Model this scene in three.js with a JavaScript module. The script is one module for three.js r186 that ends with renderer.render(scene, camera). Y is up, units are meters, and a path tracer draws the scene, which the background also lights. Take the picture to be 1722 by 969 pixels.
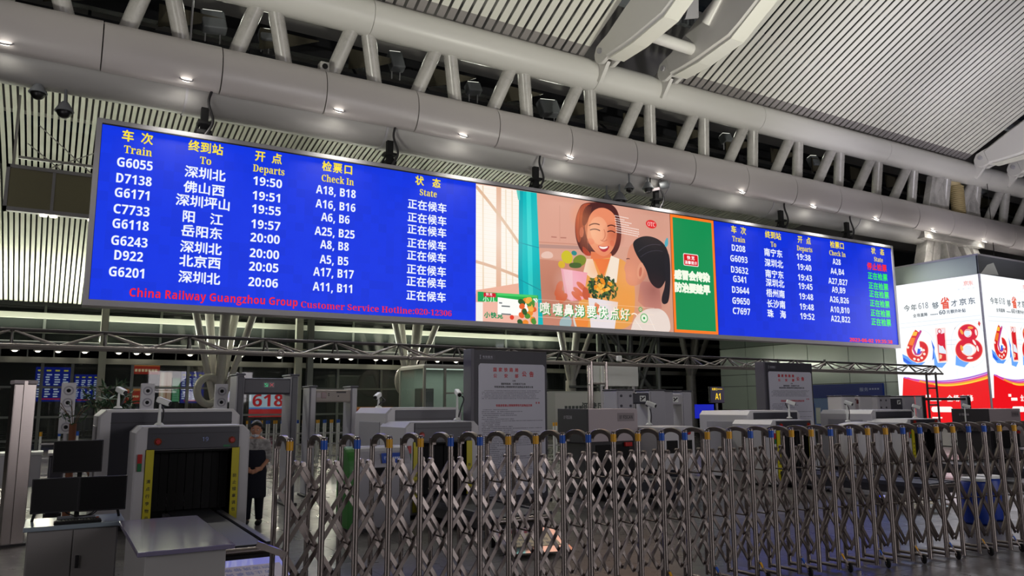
import * as THREE from 'three';
import { RoundedBoxGeometry } from 'three/addons/geometries/RoundedBoxGeometry.js';
import { mergeGeometries, mergeVertices } from 'three/addons/utils/BufferGeometryUtils.js';
import { MarchingCubes } from 'three/addons/objects/MarchingCubes.js';
import { RectAreaLightUniformsLib } from 'three/addons/lights/RectAreaLightUniformsLib.js';

// ---------------------------------------------------------------- camera, exposure, large lights
RectAreaLightUniformsLib.init();
const scene = new THREE.Scene();
scene.background = new THREE.Color(0.004, 0.005, 0.008);          // night outside the hall
const renderer = new THREE.WebGLRenderer({ antialias: true });
renderer.toneMapping = THREE.LinearToneMapping;
renderer.toneMappingExposure = 1.0;
renderer.shadowMap.enabled = true;

// world: +X runs along the big display board, -Z into the hall behind it, y up, camera 1.8 m above the floor
const rad = Math.PI / 180;
const camera = new THREE.PerspectiveCamera(2 * Math.atan(484.5 / 1294) / rad, 1722 / 969, 0.1, 300);
camera.position.set(0, 1.8, 0);
{
  const a = 59.443 * rad, p = 8.588 * rad, r = -0.285 * rad;
  const head = new THREE.Vector3(Math.cos(a), 0, -Math.sin(a)), side = new THREE.Vector3(Math.sin(a), 0, Math.cos(a)), up = new THREE.Vector3(0, 1, 0);
  const fwd = head.clone().multiplyScalar(Math.cos(p)).addScaledVector(up, Math.sin(p));
  const u = up.clone().multiplyScalar(Math.cos(p)).addScaledVector(head, -Math.sin(p));
  const right = side.clone().multiplyScalar(Math.cos(r)).addScaledVector(u, Math.sin(r));
  const top = u.clone().multiplyScalar(Math.cos(r)).addScaledVector(side, -Math.sin(r));
  camera.quaternion.setFromRotationMatrix(new THREE.Matrix4().makeBasis(right, top, fwd.clone().negate()));
}
function areaLight(name, color, intensity, w, h, pos, target) {
  const l = new THREE.RectAreaLight(color, intensity, w, h);
  l.name = name; l.position.set(...pos); scene.add(l); l.lookAt(...target);
  return l;
}
// strengths of the lamps, the added hall fill included, used where each is built
const LIGHT = { upFlood: 10, hallFlood: 40, projector: 330, downlight: 60, vaultWash: 36, balcony: 7, screen: 0.3, hallFill: 3.2, sign: 1.2 };

// ---------------------------------------------------------------- helpers
let seed = 7;
const rnd = () => { seed = (seed * 1664525 + 1013904223) % 4294967296; return seed / 4294967296; };
const V = (x, y, z) => new THREE.Vector3(x, y, z);
const used = new Map();
function numbered(name) { const n = used.get(name) ?? 0; used.set(name, n + 1); return n ? name + '_' + String(n).padStart(3, '0') : name; }
function tag(o, label, category, group, kind) {
  if (label) o.userData.label = label;
  if (category) o.userData.category = category;
  if (group) o.userData.group = group;
  if (kind) o.userData.kind = kind;
  return o;
}
function thing(name, label, category, pos = [0, 0, 0], turn = 0, group) {
  const o = new THREE.Group(); o.name = numbered(name); scene.add(o);
  o.position.set(...pos); o.rotation.y = turn;
  return tag(o, label, category, group);
}
function structure(name) { const o = new THREE.Group(); o.name = name; o.userData.kind = 'structure'; scene.add(o); return o; }
function part(name, geo, mat, parent) {
  const g = Array.isArray(geo) ? (geo.length > 1 ? merge(geo) : geo[0]) : geo;
  const m = new THREE.Mesh(g, mat); m.castShadow = true; m.receiveShadow = true;
  if (parent && parent !== scene) { m.name = name; parent.add(m); } else { m.name = numbered(name); scene.add(m); }
  return m;
}
function parts(name, list, mat, parent) { return list.map((g) => part(name, g, mat, parent)); }
function merge(list) {
  return mergeGeometries(list.map((g) => { const h = g.index ? g.toNonIndexed() : g.clone(); for (const k of Object.keys(h.attributes)) if (!['position', 'normal', 'uv'].includes(k)) h.deleteAttribute(k); return h; }));
}
const box = (w, h, d, x = 0, y = 0, z = 0) => new THREE.BoxGeometry(w, h, d).translate(x, y, z);
const span = (x0, x1, y0, y1, z0, z1) => box(Math.abs(x1 - x0), Math.abs(y1 - y0), Math.abs(z1 - z0), (x0 + x1) / 2, (y0 + y1) / 2, (z0 + z1) / 2);
const rbox = (w, h, d, r, x = 0, y = 0, z = 0, s = 2) => new RoundedBoxGeometry(w, h, d, s, r).translate(x, y, z);
const rspan = (x0, x1, y0, y1, z0, z1, r) => rbox(Math.abs(x1 - x0), Math.abs(y1 - y0), Math.abs(z1 - z0), r, (x0 + x1) / 2, (y0 + y1) / 2, (z0 + z1) / 2);
function bar(a, b, r0, r1 = r0, n = 12) {                          // round bar from a to b
  const d = b.clone().sub(a), g = new THREE.CylinderGeometry(r1, r0, d.length(), n, 1);
  return g.applyQuaternion(new THREE.Quaternion().setFromUnitVectors(V(0, 1, 0), d.normalize())).translate((a.x + b.x) / 2, (a.y + b.y) / 2, (a.z + b.z) / 2);
}
function strip(a, b, w, h, upHint = V(0, 1, 0)) {                   // rectangular bar from a to b: w across, h along the hint
  const d = b.clone().sub(a), L = d.length(), y = d.normalize(), x = V(0, 0, 0).crossVectors(upHint, y).normalize(), z = V(0, 0, 0).crossVectors(x, y);
  return new THREE.BoxGeometry(w, L, h).applyMatrix4(new THREE.Matrix4().makeBasis(x, y, z)).translate((a.x + b.x) / 2, (a.y + b.y) / 2, (a.z + b.z) / 2);
}
function tube(pts, r, n = 24, s = 8, tension = 0.5) { return new THREE.TubeGeometry(new THREE.CatmullRomCurve3(pts, false, 'catmullrom', tension), n, r, s, false); }
function extrude(points, depth, bevel = 0, holes = []) {             // outline in x,y; depth along +z
  const s = new THREE.Shape(points.map((p) => new THREE.Vector2(...p)));
  for (const h of holes) s.holes.push(new THREE.Path(h.map((p) => new THREE.Vector2(...p))));
  return new THREE.ExtrudeGeometry(s, { depth, bevelEnabled: bevel > 0, bevelSize: bevel, bevelThickness: bevel, bevelSegments: 1, bevelOffset: -bevel, curveSegments: 10 });
}
const sideways = (g, x0) => g.rotateY(-Math.PI / 2).translate(x0, 0, 0);   // outline (z,y) extruded along -x, ends at x0
const disc = (r, d, n = 20) => new THREE.CylinderGeometry(r, r, d, n).rotateX(Math.PI / 2);   // axis along z
// a sheet made of a profile in (z,y), drawn along X from x0 to x1, with thickness t
function profileSheet(profile, x0, x1, t) {
  const P = profile.map((p) => new THREE.Vector2(...p)), n = P.length, off = [];
  for (let i = 0; i < n; i++) {
    const d = P[Math.min(n - 1, i + 1)].clone().sub(P[Math.max(0, i - 1)]).normalize();
    off.push(new THREE.Vector2(P[i].x - d.y * t, P[i].y + d.x * t));
  }
  const pos = [], uv = [], idx = [], ring = [...P, ...off.slice().reverse()], m = ring.length;
  let len = 0; const acc = ring.map((p, i) => (len += i ? p.distanceTo(ring[i - 1]) : 0));
  for (const x of [x0, x1]) ring.forEach((p, i) => { pos.push(x, p.y, p.x); uv.push(x, acc[i]); });
  for (let i = 0; i < m; i++) { const j = (i + 1) % m; idx.push(i, j, m + i, j, m + j, m + i); }
  for (let i = 0; i < n - 1; i++) { const a = i, b = i + 1, c = m - 1 - i, d = m - 2 - i; idx.push(a, c, b, b, c, d, m + a, m + b, m + c, m + b, m + d, m + c); }
  let g = new THREE.BufferGeometry();
  g.setAttribute('position', new THREE.Float32BufferAttribute(pos, 3)); g.setAttribute('uv', new THREE.Float32BufferAttribute(uv, 2)); g.setIndex(idx);
  g = g.toNonIndexed(); g.computeVertexNormals();
  return g;
}
function smooth(g, angle = 0.7) {                                   // averaged normals between faces that meet at less than the angle
  const h = g.index ? g.toNonIndexed() : g, p = h.attributes.position, map = new Map(), fn = [], key = (i) => [0, 1, 2].map((c) => Math.round(p.getComponent(i, c) * 2000)).join();
  for (let f = 0; f < p.count / 3; f++) {
    const [a, b, c] = [0, 1, 2].map((k) => V(0, 0, 0).fromBufferAttribute(p, f * 3 + k)); fn.push(b.sub(a).cross(c.sub(a)));
    for (let k = 0; k < 3; k++) { const s = key(f * 3 + k); if (!map.has(s)) map.set(s, []); map.get(s).push(f); }
  }
  const nor = new Float32Array(p.count * 3), lim = Math.cos(angle);
  for (let i = 0; i < p.count; i++) {
    const f = (i / 3) | 0, n0 = fn[f].clone().normalize(), s = V(0, 0, 0);
    for (const o of map.get(key(i))) if (fn[o].clone().normalize().dot(n0) >= lim) s.add(fn[o]);
    s.normalize().toArray(nor, i * 3);
  }
  h.setAttribute('normal', new THREE.BufferAttribute(nor, 3));
  return h;
}

// ---------------------------------------------------------------- textures
function noiseTexture(size, octaves, base, amp, s0) {
  const data = new Uint8Array(size * size * 4), lay = [];
  let sd = s0; const r = () => { sd = (sd * 1103515245 + 12345) % 2147483648; return sd / 2147483648; };
  for (const n of octaves) lay.push([n, Float32Array.from({ length: n * n }, r)]);
  for (let y = 0; y < size; y++) for (let x = 0; x < size; x++) {
    let v = 0, w = 0;
    lay.forEach(([n, a], k) => {
      const fx = x / size * n, fy = y / size * n, ix = Math.floor(fx), iy = Math.floor(fy), tx = fx - ix, ty = fy - iy, sx = tx * tx * (3 - 2 * tx), sy = ty * ty * (3 - 2 * ty);
      const g = (i, j) => a[((j + n) % n) * n + ((i + n) % n)], wt = 1 / (1 + k);
      v += wt * ((g(ix, iy) * (1 - sx) + g(ix + 1, iy) * sx) * (1 - sy) + (g(ix, iy + 1) * (1 - sx) + g(ix + 1, iy + 1) * sx) * sy); w += wt;
    });
    const q = Math.max(0, Math.min(255, base + amp * (v / w - 0.5) * 2)), o = (y * size + x) * 4;
    data[o] = data[o + 1] = data[o + 2] = q; data[o + 3] = 255;
  }
  const t = new THREE.DataTexture(data, size, size); t.wrapS = t.wrapT = THREE.RepeatWrapping; t.magFilter = THREE.LinearFilter; t.needsUpdate = true;
  return t;
}
const SMUDGE = noiseTexture(256, [5, 11, 23, 60], 150, 110, 11), GRIME = noiseTexture(256, [7, 17, 41, 90], 205, 70, 29), STREAK = noiseTexture(256, [3, 9, 30, 110], 128, 100, 5);
function rep(t, x, y) { const c = t.clone(); c.repeat.set(x, y); c.needsUpdate = true; return c; }
const glyphs = new Map(`车:8 29 13 28 25 28 25 36 2 36 2 40 25 40 25 50 30 50 30 40 48 40 48 36 30 36 30 28 44 28 44 24 30 24 30 16 25 16 25 24 12 24 19 13 47 13 47 9 21 9 23 3 19 2 16 9 3 9 3 13 14 13 9 22 6 25;
次:2 8 12 15 15 12 4 5z1 42 5 44 15 28 12 26z23 2 18 16 14 23 18 25 23 14 43 14 39 24 42 26 48 12 45 10 25 11 27 3z29 17 28 25 27 31 25 36 20 42 12 47 15 50 20 46 27 39 31 32 36 40 39 44 42 47 46 49 49 46 44 43 40 40 37 35 33 24 33 17;
终:1 43 2 46 20 43 20 39z28 32 39 38 42 35 31 29z23 41 32 44 43 49 45 46 34 41 25 38z29 2 24 11 18 16 19 15 16 13 13 19 6 19 15 3 11 2 5 15 1 20 2 23 11 22 5 29 1 32 2 36 19 33 19 29 8 31 18 17 21 19 26 14 32 21 27 24 19 28 21 31 29 27 35 23 42 29 47 31 50 28 45 26 37 21 43 14 46 9 43 7 31 7 33 2z29 11 41 11 35 19;
到:32 6 32 38 36 38 36 6z43 3 43 44 42 45 35 45 36 48 44 48 46 47 46 45 46 3z2 43 3 47 29 42 29 38 18 41 18 32 28 32 28 29 18 29 18 23 14 23 14 29 4 29 4 32 14 32 14 41z5 23 25 20 27 23 30 22 22 10 19 12 23 17 9 18 15 9 30 9 30 5 3 5 3 9 11 9 7 17 4 19;
站:2 12 2 15 22 15 22 12z4 18 7 37 10 36 7 18z8 3 12 11 15 10 12 2z16 17 13 38 2 40 3 44 22 39 22 36 16 37 20 18z23 27 23 49 27 49 27 47 43 47 43 49 47 49 47 27 36 27 36 16 49 16 49 13 36 13 36 2 32 2 32 27z27 43 27 30 43 30 43 43;
开:33 9 33 24 18 24 18 9z2 24 2 27 14 27 12 36 10 40 7 43 2 47 5 50 10 46 14 42 16 37 18 27 33 27 33 50 37 50 37 27 48 27 48 24 37 24 37 9 47 9 47 5 4 5 4 9 14 9 14 24;
点:11 21 39 21 39 31 11 31z17 39 18 49 22 49 20 38z28 39 31 49 35 48 31 38z38 38 45 49 48 48 42 37z8 37 5 44 1 48 5 49 8 46 12 38z8 18 8 34 42 34 42 18 27 18 27 11 46 11 46 7 27 7 27 2 23 2 23 18;
检:23 18 23 21 41 21 41 18z20 27 23 40 26 39 23 26z30 26 32 38 35 37 33 25z8 2 8 12 2 12 2 15 8 15 4 28 1 34 3 38 5 34 8 24 8 49 12 49 12 22 16 30 18 27 12 17 12 15 17 15 17 12 12 12 12 2z32 1 26 10 23 13 15 19 18 23 27 14 32 8 41 17 47 22 49 18 43 14 36 8 34 5 35 3z17 44 17 47 48 47 48 44 38 44 46 26 43 25 35 44;
票:33 40 45 48 48 46 35 38z8 26 8 30 42 30 42 26z13 38 9 42 1 46 4 49 10 45 17 39z2 33 2 36 23 36 23 45 22 46 16 46 17 50 25 49 27 48 27 46 27 36 48 36 48 33z6 11 6 23 45 23 45 11 33 11 33 7 47 7 47 4 3 4 3 7 17 7 17 11z21 7 29 7 29 11 21 11z9 14 17 14 17 20 9 20z21 14 29 14 29 20 21 20z33 14 41 14 41 20 33 20;
口:6 7 6 48 10 48 10 44 40 44 40 48 45 48 45 7z10 40 10 11 40 11 40 40;
状:38 5 44 14 47 13 41 4z2 10 8 20 11 18 5 9z30 2 30 17 18 17 18 21 29 21 27 32 25 37 21 42 16 47 19 49 24 45 29 37 32 28 37 38 39 43 43 46 47 49 50 46 45 43 41 39 38 33 34 21 48 21 48 17 34 17 34 2z1 35 3 39 12 30 12 49 16 49 16 2 12 2 12 26;
态:19 24 27 31 31 28 22 22z13 33 13 45 15 48 21 48 33 48 37 47 38 46 40 40 36 39 36 43 34 45 17 44 17 33z20 32 29 41 32 39 23 30z38 33 42 42 44 47 48 46 46 41 41 32z7 33 5 41 2 46 5 47 8 42 11 34z23 2 22 9 2 9 2 13 21 13 19 17 17 20 13 23 8 26 2 28 4 31 11 29 16 26 20 22 23 17 25 13 28 18 31 22 36 26 40 29 46 31 49 28 44 26 39 24 35 21 32 17 29 13 48 13 48 9 26 9 27 2;
深:16 5 16 14 20 14 20 8 43 8 43 14 47 14 47 5z25 12 22 16 16 21 18 24 25 18 29 13z34 13 43 24 46 22 36 11z4 5 12 11 14 7 6 2z1 19 10 25 12 22 3 17z2 46 5 49 13 32 11 29z29 21 29 27 16 27 16 30 27 30 25 34 19 40 13 44 16 47 19 45 25 39 29 33 29 49 33 49 33 33 40 42 46 47 49 43 43 39 36 30 47 30 47 27 33 27 33 21;
圳:33 6 33 43 36 43 36 6z43 3 43 49 47 49 47 3z22 3 22 32 19 42 16 47 19 49 22 44 24 38 26 27 26 3z1 39 2 43 19 36 18 32 12 35 12 18 19 18 19 14 12 14 12 2 8 2 8 14 2 14 2 18 8 18 8 36;
北:1 39 3 43 16 37 16 49 20 49 20 3 16 3 16 15 2 15 2 19 16 19 16 33z45 11 33 20 33 3 28 3 29 44 29 46 32 48 46 48 48 47 49 44 50 36 46 34 45 41 44 44 34 44 33 43 33 24 48 14;
佛:24 2 24 9 15 9 15 13 24 13 24 20 16 20 14 33 24 33 22 40 20 42 13 47 16 50 20 47 25 41 27 33 34 33 34 49 37 49 37 33 45 33 44 41 39 42 39 45 44 45 47 44 47 43 48 30 37 30 37 23 47 23 47 9 37 9 37 2 34 2 34 9 28 9 28 2z19 23 24 23 24 30 18 30z34 23 34 30 28 30 28 23z34 13 34 20 28 20 28 13z37 13 43 13 43 20 37 20z13 2 6 16 0 23 2 27 7 20 7 49 11 49 11 14 17 3;
山:5 13 5 45 41 45 41 49 45 49 45 13 41 13 41 42 27 42 27 2 23 2 23 42 9 42 9 13;
西:2 5 2 9 18 9 18 16 5 16 5 49 9 49 9 46 42 46 42 49 46 49 46 16 32 16 32 9 48 9 48 5z9 42 9 33 11 36 15 33 18 30 20 27 21 20 29 20 29 30 30 33 42 34 42 42z9 33 9 20 18 20 16 26 15 28z21 16 21 9 29 9 29 16z32 20 42 20 42 30 33 29;
坪:42 11 39 24 42 25 46 12z20 12 23 25 26 24 23 11z18 4 18 8 31 8 31 27 17 27 17 31 31 31 31 49 35 49 35 31 49 31 49 27 35 27 35 8 48 8 48 4z1 38 2 41 17 35 17 32 11 34 11 18 16 18 16 14 11 14 11 2 8 2 8 14 2 14 2 18 8 18 8 35;
阳:23 5 23 49 27 49 27 45 42 45 42 49 46 49 46 5z27 41 27 26 42 26 42 41z27 23 27 9 42 9 42 23z4 4 4 49 7 49 7 7 15 7 10 19 12 22 15 26 16 31 15 33 9 34 10 37 14 37 17 36 19 33 20 30 19 26 16 21 14 19 20 5 18 4;
江:4 5 13 11 16 8 6 2z1 20 11 25 13 22 3 17z3 46 6 49 16 32 13 30z16 42 16 46 49 46 49 42 34 42 34 11 46 11 46 7 19 7 19 11 30 11 30 42;
岳:6 33 6 47 41 47 41 49 44 49 44 33 41 33 41 43 27 43 27 30 48 30 48 26 37 26 37 17 46 17 46 14 13 14 13 9 42 6 39 2 9 6 9 26 2 26 2 30 23 30 23 43 10 43 10 33z33 26 13 26 13 17 33 17;
东:12 32 9 38 3 45 6 47 13 39 16 33z34 33 44 47 48 45 44 40 37 32z3 9 3 12 16 12 10 22 7 24 8 28 14 28 25 28 25 44 24 45 18 45 19 49 28 48 29 45 29 28 45 28 45 24 29 24 29 16 25 16 25 24 13 24 20 12 47 12 47 9 22 9 25 3 21 2 18 9;
京:13 20 38 20 38 28 13 28z35 37 44 48 48 46 38 35z11 35 8 39 2 45 5 48 9 44 15 36z21 3 24 8 3 8 3 12 48 12 48 8 28 8 24 1z9 16 9 32 23 32 23 46 14 46 16 50 26 49 27 46 27 32 42 32 42 16;
正:9 19 9 43 2 43 2 47 48 47 48 43 28 43 28 27 45 27 45 23 28 23 28 9 47 9 47 6 4 6 4 9 24 9 24 43 13 43 13 19;
在:19 2 17 10 2 10 2 14 15 14 8 25 1 31 3 34 9 29 9 49 13 49 13 24 19 14 48 14 48 10 21 10 23 3z30 16 30 26 19 26 19 30 30 30 30 45 16 45 16 48 48 48 48 45 34 45 34 30 46 30 46 26 34 26 34 16;
候:15 13 15 39 18 39 18 13z20 33 20 36 32 36 29 41 27 43 19 47 21 50 29 46 31 44 35 39 38 44 43 48 47 49 49 46 42 43 39 40 37 36 49 36 49 33 36 33 36 26 47 26 47 22 28 22 30 18 26 18 23 25 20 29 23 31 27 26 32 26 32 33z23 4 23 8 40 8 39 14 20 14 20 17 48 17 48 14 43 14 44 4z11 2 6 16 1 23 3 27 7 22 7 50 10 50 10 15 15 3;
南:16 22 19 28 22 27 19 21z23 2 23 7 2 7 2 11 23 11 23 16 5 16 5 49 9 49 9 20 41 20 41 45 40 46 33 46 34 50 43 49 45 48 45 46 45 16 27 16 27 11 48 11 48 7 27 7 27 2z31 20 28 28 13 28 13 31 23 31 23 36 12 36 12 40 23 40 23 49 27 49 27 40 38 40 38 36 27 36 27 31 38 31 38 28 31 28 35 21;
宁:4 9 4 19 8 19 8 13 42 13 42 19 46 19 46 9z22 3 25 9 29 8 25 2z3 22 3 26 23 26 23 45 22 45 13 45 15 49 24 49 27 47 27 26 47 26 47 22;
梧:20 13 20 16 27 16 25 24 18 24 12 17 12 15 19 15 19 12 12 12 12 2 9 2 9 12 2 12 2 15 9 15 4 28 1 35 3 38 5 34 9 24 9 49 12 49 12 22 15 27 18 24 18 27 49 27 49 24 44 24 45 13 31 13 32 7 47 7 47 4 19 4 19 7 28 7 27 13z21 32 21 50 25 50 25 47 41 47 41 49 45 49 45 32z25 44 25 35 41 35 41 44z29 24 31 16 41 16 40 24;
州:11 3 11 25 11 30 9 36 6 42 2 46 5 49 10 44 13 38 14 32 15 25 15 3z26 4 26 46 30 46 30 4z42 3 42 49 46 49 46 3z6 15 3 23 1 28 4 30 6 25 9 16z17 17 20 30 24 28 20 15z31 16 37 29 40 28 34 15;
长:39 3 32 9 20 16 23 19 32 14 43 5z2 22 2 26 12 26 12 43 12 44 10 46 12 49 29 44 29 40 16 43 16 26 24 26 27 32 31 37 35 42 41 45 47 48 49 44 44 42 39 39 34 35 31 31 28 26 48 26 48 22 16 22 16 2 12 2 12 22;
沙:21 11 18 22 15 28 18 30 21 23 25 11z38 11 42 17 45 26 49 24 47 19 42 10z42 25 39 32 35 37 29 41 23 44 15 46 17 50 25 47 32 44 38 39 42 34 46 27z29 2 29 34 33 34 33 2z4 5 14 11 16 8 6 2z1 20 11 25 13 22 3 17z3 46 6 49 15 32 12 30;
珠:24 4 21 15 19 21 22 23 25 15 32 15 32 24 19 24 19 28 30 28 28 32 22 39 16 44 18 47 21 45 27 39 32 31 32 49 36 49 36 31 42 41 47 47 50 44 44 38 37 28 49 28 49 24 36 24 36 15 46 15 46 12 36 12 36 2 32 2 32 12 26 12 28 5z1 40 2 44 19 39 19 35 12 37 12 24 18 24 18 20 12 20 12 9 19 9 19 5 2 5 2 9 8 9 8 20 2 20 2 24 8 24 8 38;
海:4 5 13 11 15 8 6 3z1 20 10 26 12 23 3 18z3 47 6 49 13 32 10 30z28 21 34 27 23 27 24 20 42 20 41 27 34 27 36 25 30 20z14 27 14 30 19 30 17 42 40 42 39 45 37 46 31 46 32 49 40 49 42 47 44 42 48 42 48 39 44 39 45 30 49 30 49 27 45 27 45 16 21 16 19 27z22 30 41 30 41 39 21 39z27 32 33 39 35 37 29 31z22 2 17 12 13 18 17 20 22 11 48 11 48 8 24 8 26 3;
停:23 15 40 15 40 20 23 20z20 13 20 23 44 23 44 13z15 26 15 34 19 34 19 29 45 29 45 34 48 34 48 26z28 3 30 6 16 6 16 10 48 10 48 6 35 6 32 2z20 33 20 36 30 36 30 45 29 46 22 46 23 49 32 49 33 48 34 46 34 36 44 36 44 33z13 2 9 11 1 23 3 26 7 21 7 49 11 49 11 15 16 3;
止:9 13 9 43 2 43 2 47 48 47 48 43 29 43 29 23 46 23 46 19 29 19 29 2 25 2 25 43 13 43 13 13;
感:11 14 11 17 28 17 28 14z13 36 13 46 15 48 20 49 35 49 37 48 38 47 39 41 36 40 35 44 33 46 17 45 17 36z21 35 27 43 31 41 24 33z39 37 44 47 48 46 42 36z7 37 2 46 5 48 10 38z15 23 24 23 24 28 15 28z12 20 12 31 27 31 27 20z6 7 5 22 3 29 1 33 4 35 6 31 9 23 9 10 30 10 31 17 34 26 27 31 29 34 35 29 38 32 42 34 45 34 48 32 49 26 46 24 45 30 44 31 41 30 38 26 43 19 45 14 42 13 36 23 33 10 48 10 48 7 42 7 44 6 38 2 35 4 41 7 33 7 33 2 29 2 29 7;
冒:5 4 5 22 9 22 9 7 41 7 41 22 45 22 45 4z12 11 12 14 38 14 38 11z12 17 12 20 38 20 38 17z13 34 37 34 37 37 13 37z13 31 13 27 37 27 37 31z13 40 37 40 37 44 13 44z9 24 9 49 13 49 13 47 37 47 37 49 41 49 41 24;
会:7 48 40 45 43 49 46 47 42 42 34 34 31 35 37 42 13 44 24 32 47 32 47 28 4 28 4 32 19 32 10 42 6 44z25 2 18 10 13 14 1 20 4 23 13 18 13 22 38 22 38 18 14 18 21 12 25 8 35 16 46 22 49 19 44 17 35 12 27 5 29 3;
传:13 2 9 11 0 23 2 27 7 20 7 49 11 49 11 14 17 3z23 39 30 43 37 50 40 47 34 42 46 29 43 27 26 27 28 21 49 21 49 18 29 18 30 11 46 11 46 8 31 8 33 3 29 2 27 8 17 8 17 11 26 11 25 18 14 18 14 21 24 21 20 31 39 31 31 40 26 37;
染:1 12 10 16 12 13 3 10z5 5 14 9 16 6 7 2z3 26 6 28 15 19 12 16z23 25 23 30 2 30 2 34 20 34 13 39 1 45 4 49 12 44 16 42 23 35 23 49 27 49 27 35 34 42 38 44 47 48 49 45 37 39 30 34 48 34 48 30 27 30 27 25z26 2 26 8 17 8 17 11 25 11 22 18 20 21 13 25 16 27 20 25 26 19 29 11 36 11 36 22 37 25 40 26 46 26 48 24 49 18 45 16 45 21 44 22 40 23 40 8 29 8 30 2;
防:30 3 33 11 36 9 34 2z18 11 18 14 27 14 26 22 25 30 23 36 20 42 14 47 16 49 21 46 25 42 27 37 30 26 41 26 41 38 39 45 37 46 31 46 32 49 39 49 41 49 44 46 44 43 45 22 30 22 31 14 49 14 49 11z3 4 3 50 7 50 7 8 15 8 10 20 15 27 15 33 14 34 9 35 10 38 14 38 17 37 19 34 18 27 16 22 14 20 19 5 17 4;
治:5 5 14 11 17 8 7 2z1 20 11 25 13 22 3 17z3 46 6 49 15 32 12 30z18 29 18 50 22 50 22 47 41 47 41 49 45 49 45 29z22 44 22 32 41 32 41 44z16 24 43 22 45 25 48 23 45 18 37 9 34 10 41 19 21 20 32 3 28 2 22 13 19 17 15 21;
要:34 33 32 37 27 41 15 38 19 33z5 12 5 25 19 25 17 30 2 30 2 33 14 33 9 40 22 43 15 45 2 46 4 49 19 47 27 44 44 50 47 47 31 42 36 37 38 33 48 33 48 30 21 30 23 26 21 25 45 25 45 12 33 12 33 8 47 8 47 4 3 4 3 8 17 8 17 12z21 8 29 8 29 12 21 12z9 15 17 15 17 22 9 22z21 15 29 15 29 22 21 22z33 15 41 15 41 22 33 22;
趁:36 13 32 17 24 21 27 23 32 20 39 15z40 20 35 25 25 29 27 32 34 29 43 22z44 27 37 33 33 36 23 39 26 42 36 38 44 32 47 28z34 2 30 7 24 12 21 13 23 16 30 12 34 7 41 14 47 17 49 14 41 9 36 5 37 3z5 25 3 39 0 47 3 49 5 45 7 39 9 43 13 45 17 47 28 48 48 48 50 44 25 44 20 44 15 43 15 33 22 33 22 29 15 29 15 22 23 22 23 18 15 18 15 12 22 12 22 8 15 8 15 2 11 2 11 8 3 8 3 12 11 12 11 18 2 18 2 22 12 22 12 40 10 38 8 33 8 25;
早:11 17 39 17 39 22 11 22z11 8 39 8 39 13 11 13z2 33 2 37 23 37 23 50 27 50 27 37 49 37 49 33 27 33 27 26 43 26 43 4 7 4 7 26 23 26 23 33;
喷:21 23 21 41 24 41 24 27 41 27 41 41 45 41 45 23z31 30 31 38 29 40 27 43 22 45 15 46 17 49 25 47 30 45 33 42 34 39 34 30z36 40 35 42 48 50 50 46z19 6 19 10 31 10 31 13 34 13 34 10 47 10 47 6 34 6 34 2 31 2 31 6z39 12 39 15 27 15 27 12 23 12 23 15 17 15 17 19 23 19 23 22 27 22 27 19 39 19 39 22 42 22 42 19 49 19 49 15 42 15 42 12z3 7 3 41 6 41 6 36 15 36 15 7z6 10 12 10 12 32 6 32;
嚏:17 12 17 18 20 18 20 30 45 30 45 18 48 18 48 12 34 12 34 8 48 8 48 5 34 5 34 2 30 2 30 5 17 5 17 8 30 8 30 12z24 25 31 25 31 27 24 27z34 25 41 25 41 27 34 27z24 20 31 20 31 22 24 22z34 20 41 20 41 22 34 22z21 36 19 42 17 44 13 47 15 50 20 46 22 43 24 46 29 48 48 49 49 46 34 46 34 41 43 41 43 38 34 38 34 35 45 35 43 39 46 40 49 33 46 32 16 32 16 35 31 35 31 45 27 44 25 42 24 40 25 36z20 17 20 15 45 15 45 17z3 7 3 39 6 39 6 35 14 35 14 7z6 11 11 11 11 31 6 31;
鼻:5 24 5 35 45 35 45 24z14 12 36 12 36 15 14 15z14 17 36 17 36 19 14 19z14 8 36 8 36 10 14 10z2 37 2 41 14 41 12 44 9 45 2 47 4 50 12 47 15 46 18 41 32 41 32 50 36 50 36 41 48 41 48 37z9 30 23 30 23 33 9 33z27 30 41 30 41 33 27 33z9 26 23 26 23 28 9 28z27 26 41 26 41 28 27 28z23 2 21 6 10 6 10 22 40 22 40 6 26 6 28 2;
涕:4 6 13 12 15 9 6 3z1 19 10 25 13 22 4 16z3 46 6 48 14 32 11 30z19 20 17 32 27 32 19 41 13 44 16 47 25 41 30 35 30 50 34 50 34 32 44 32 42 41 36 41 37 45 42 45 45 43 47 38 48 29 34 29 34 23 46 23 46 11 39 11 43 3 39 2 35 11 26 11 29 9 24 2 21 3 25 11 17 11 17 14 30 14 30 20z22 23 30 23 30 29 21 29z34 14 42 14 42 20 34 20;
快:8 2 8 49 12 49 12 2z3 12 1 25 4 26 6 12z12 11 16 21 19 20 15 10z41 26 33 26 33 14 41 14z29 2 29 10 19 10 19 14 29 14 29 26 16 26 16 29 28 29 27 33 23 41 19 44 15 47 17 50 22 47 28 40 32 32 36 41 39 44 47 50 50 46 46 44 42 41 39 38 35 29 49 29 49 26 45 26 45 10 33 10 33 2;
好:2 30 11 37 7 41 1 46 3 49 10 44 14 39 19 45 22 42 16 36 20 23 21 13 19 12 11 12 12 2 9 2 7 12 1 12 1 16 6 16z17 16 16 24 13 33 7 29 10 16z33 18 33 24 21 24 21 28 33 28 33 45 32 46 26 46 27 50 35 49 37 47 37 28 49 28 49 24 37 24 37 19 42 15 47 7 45 5 24 6 24 9 41 9;
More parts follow.
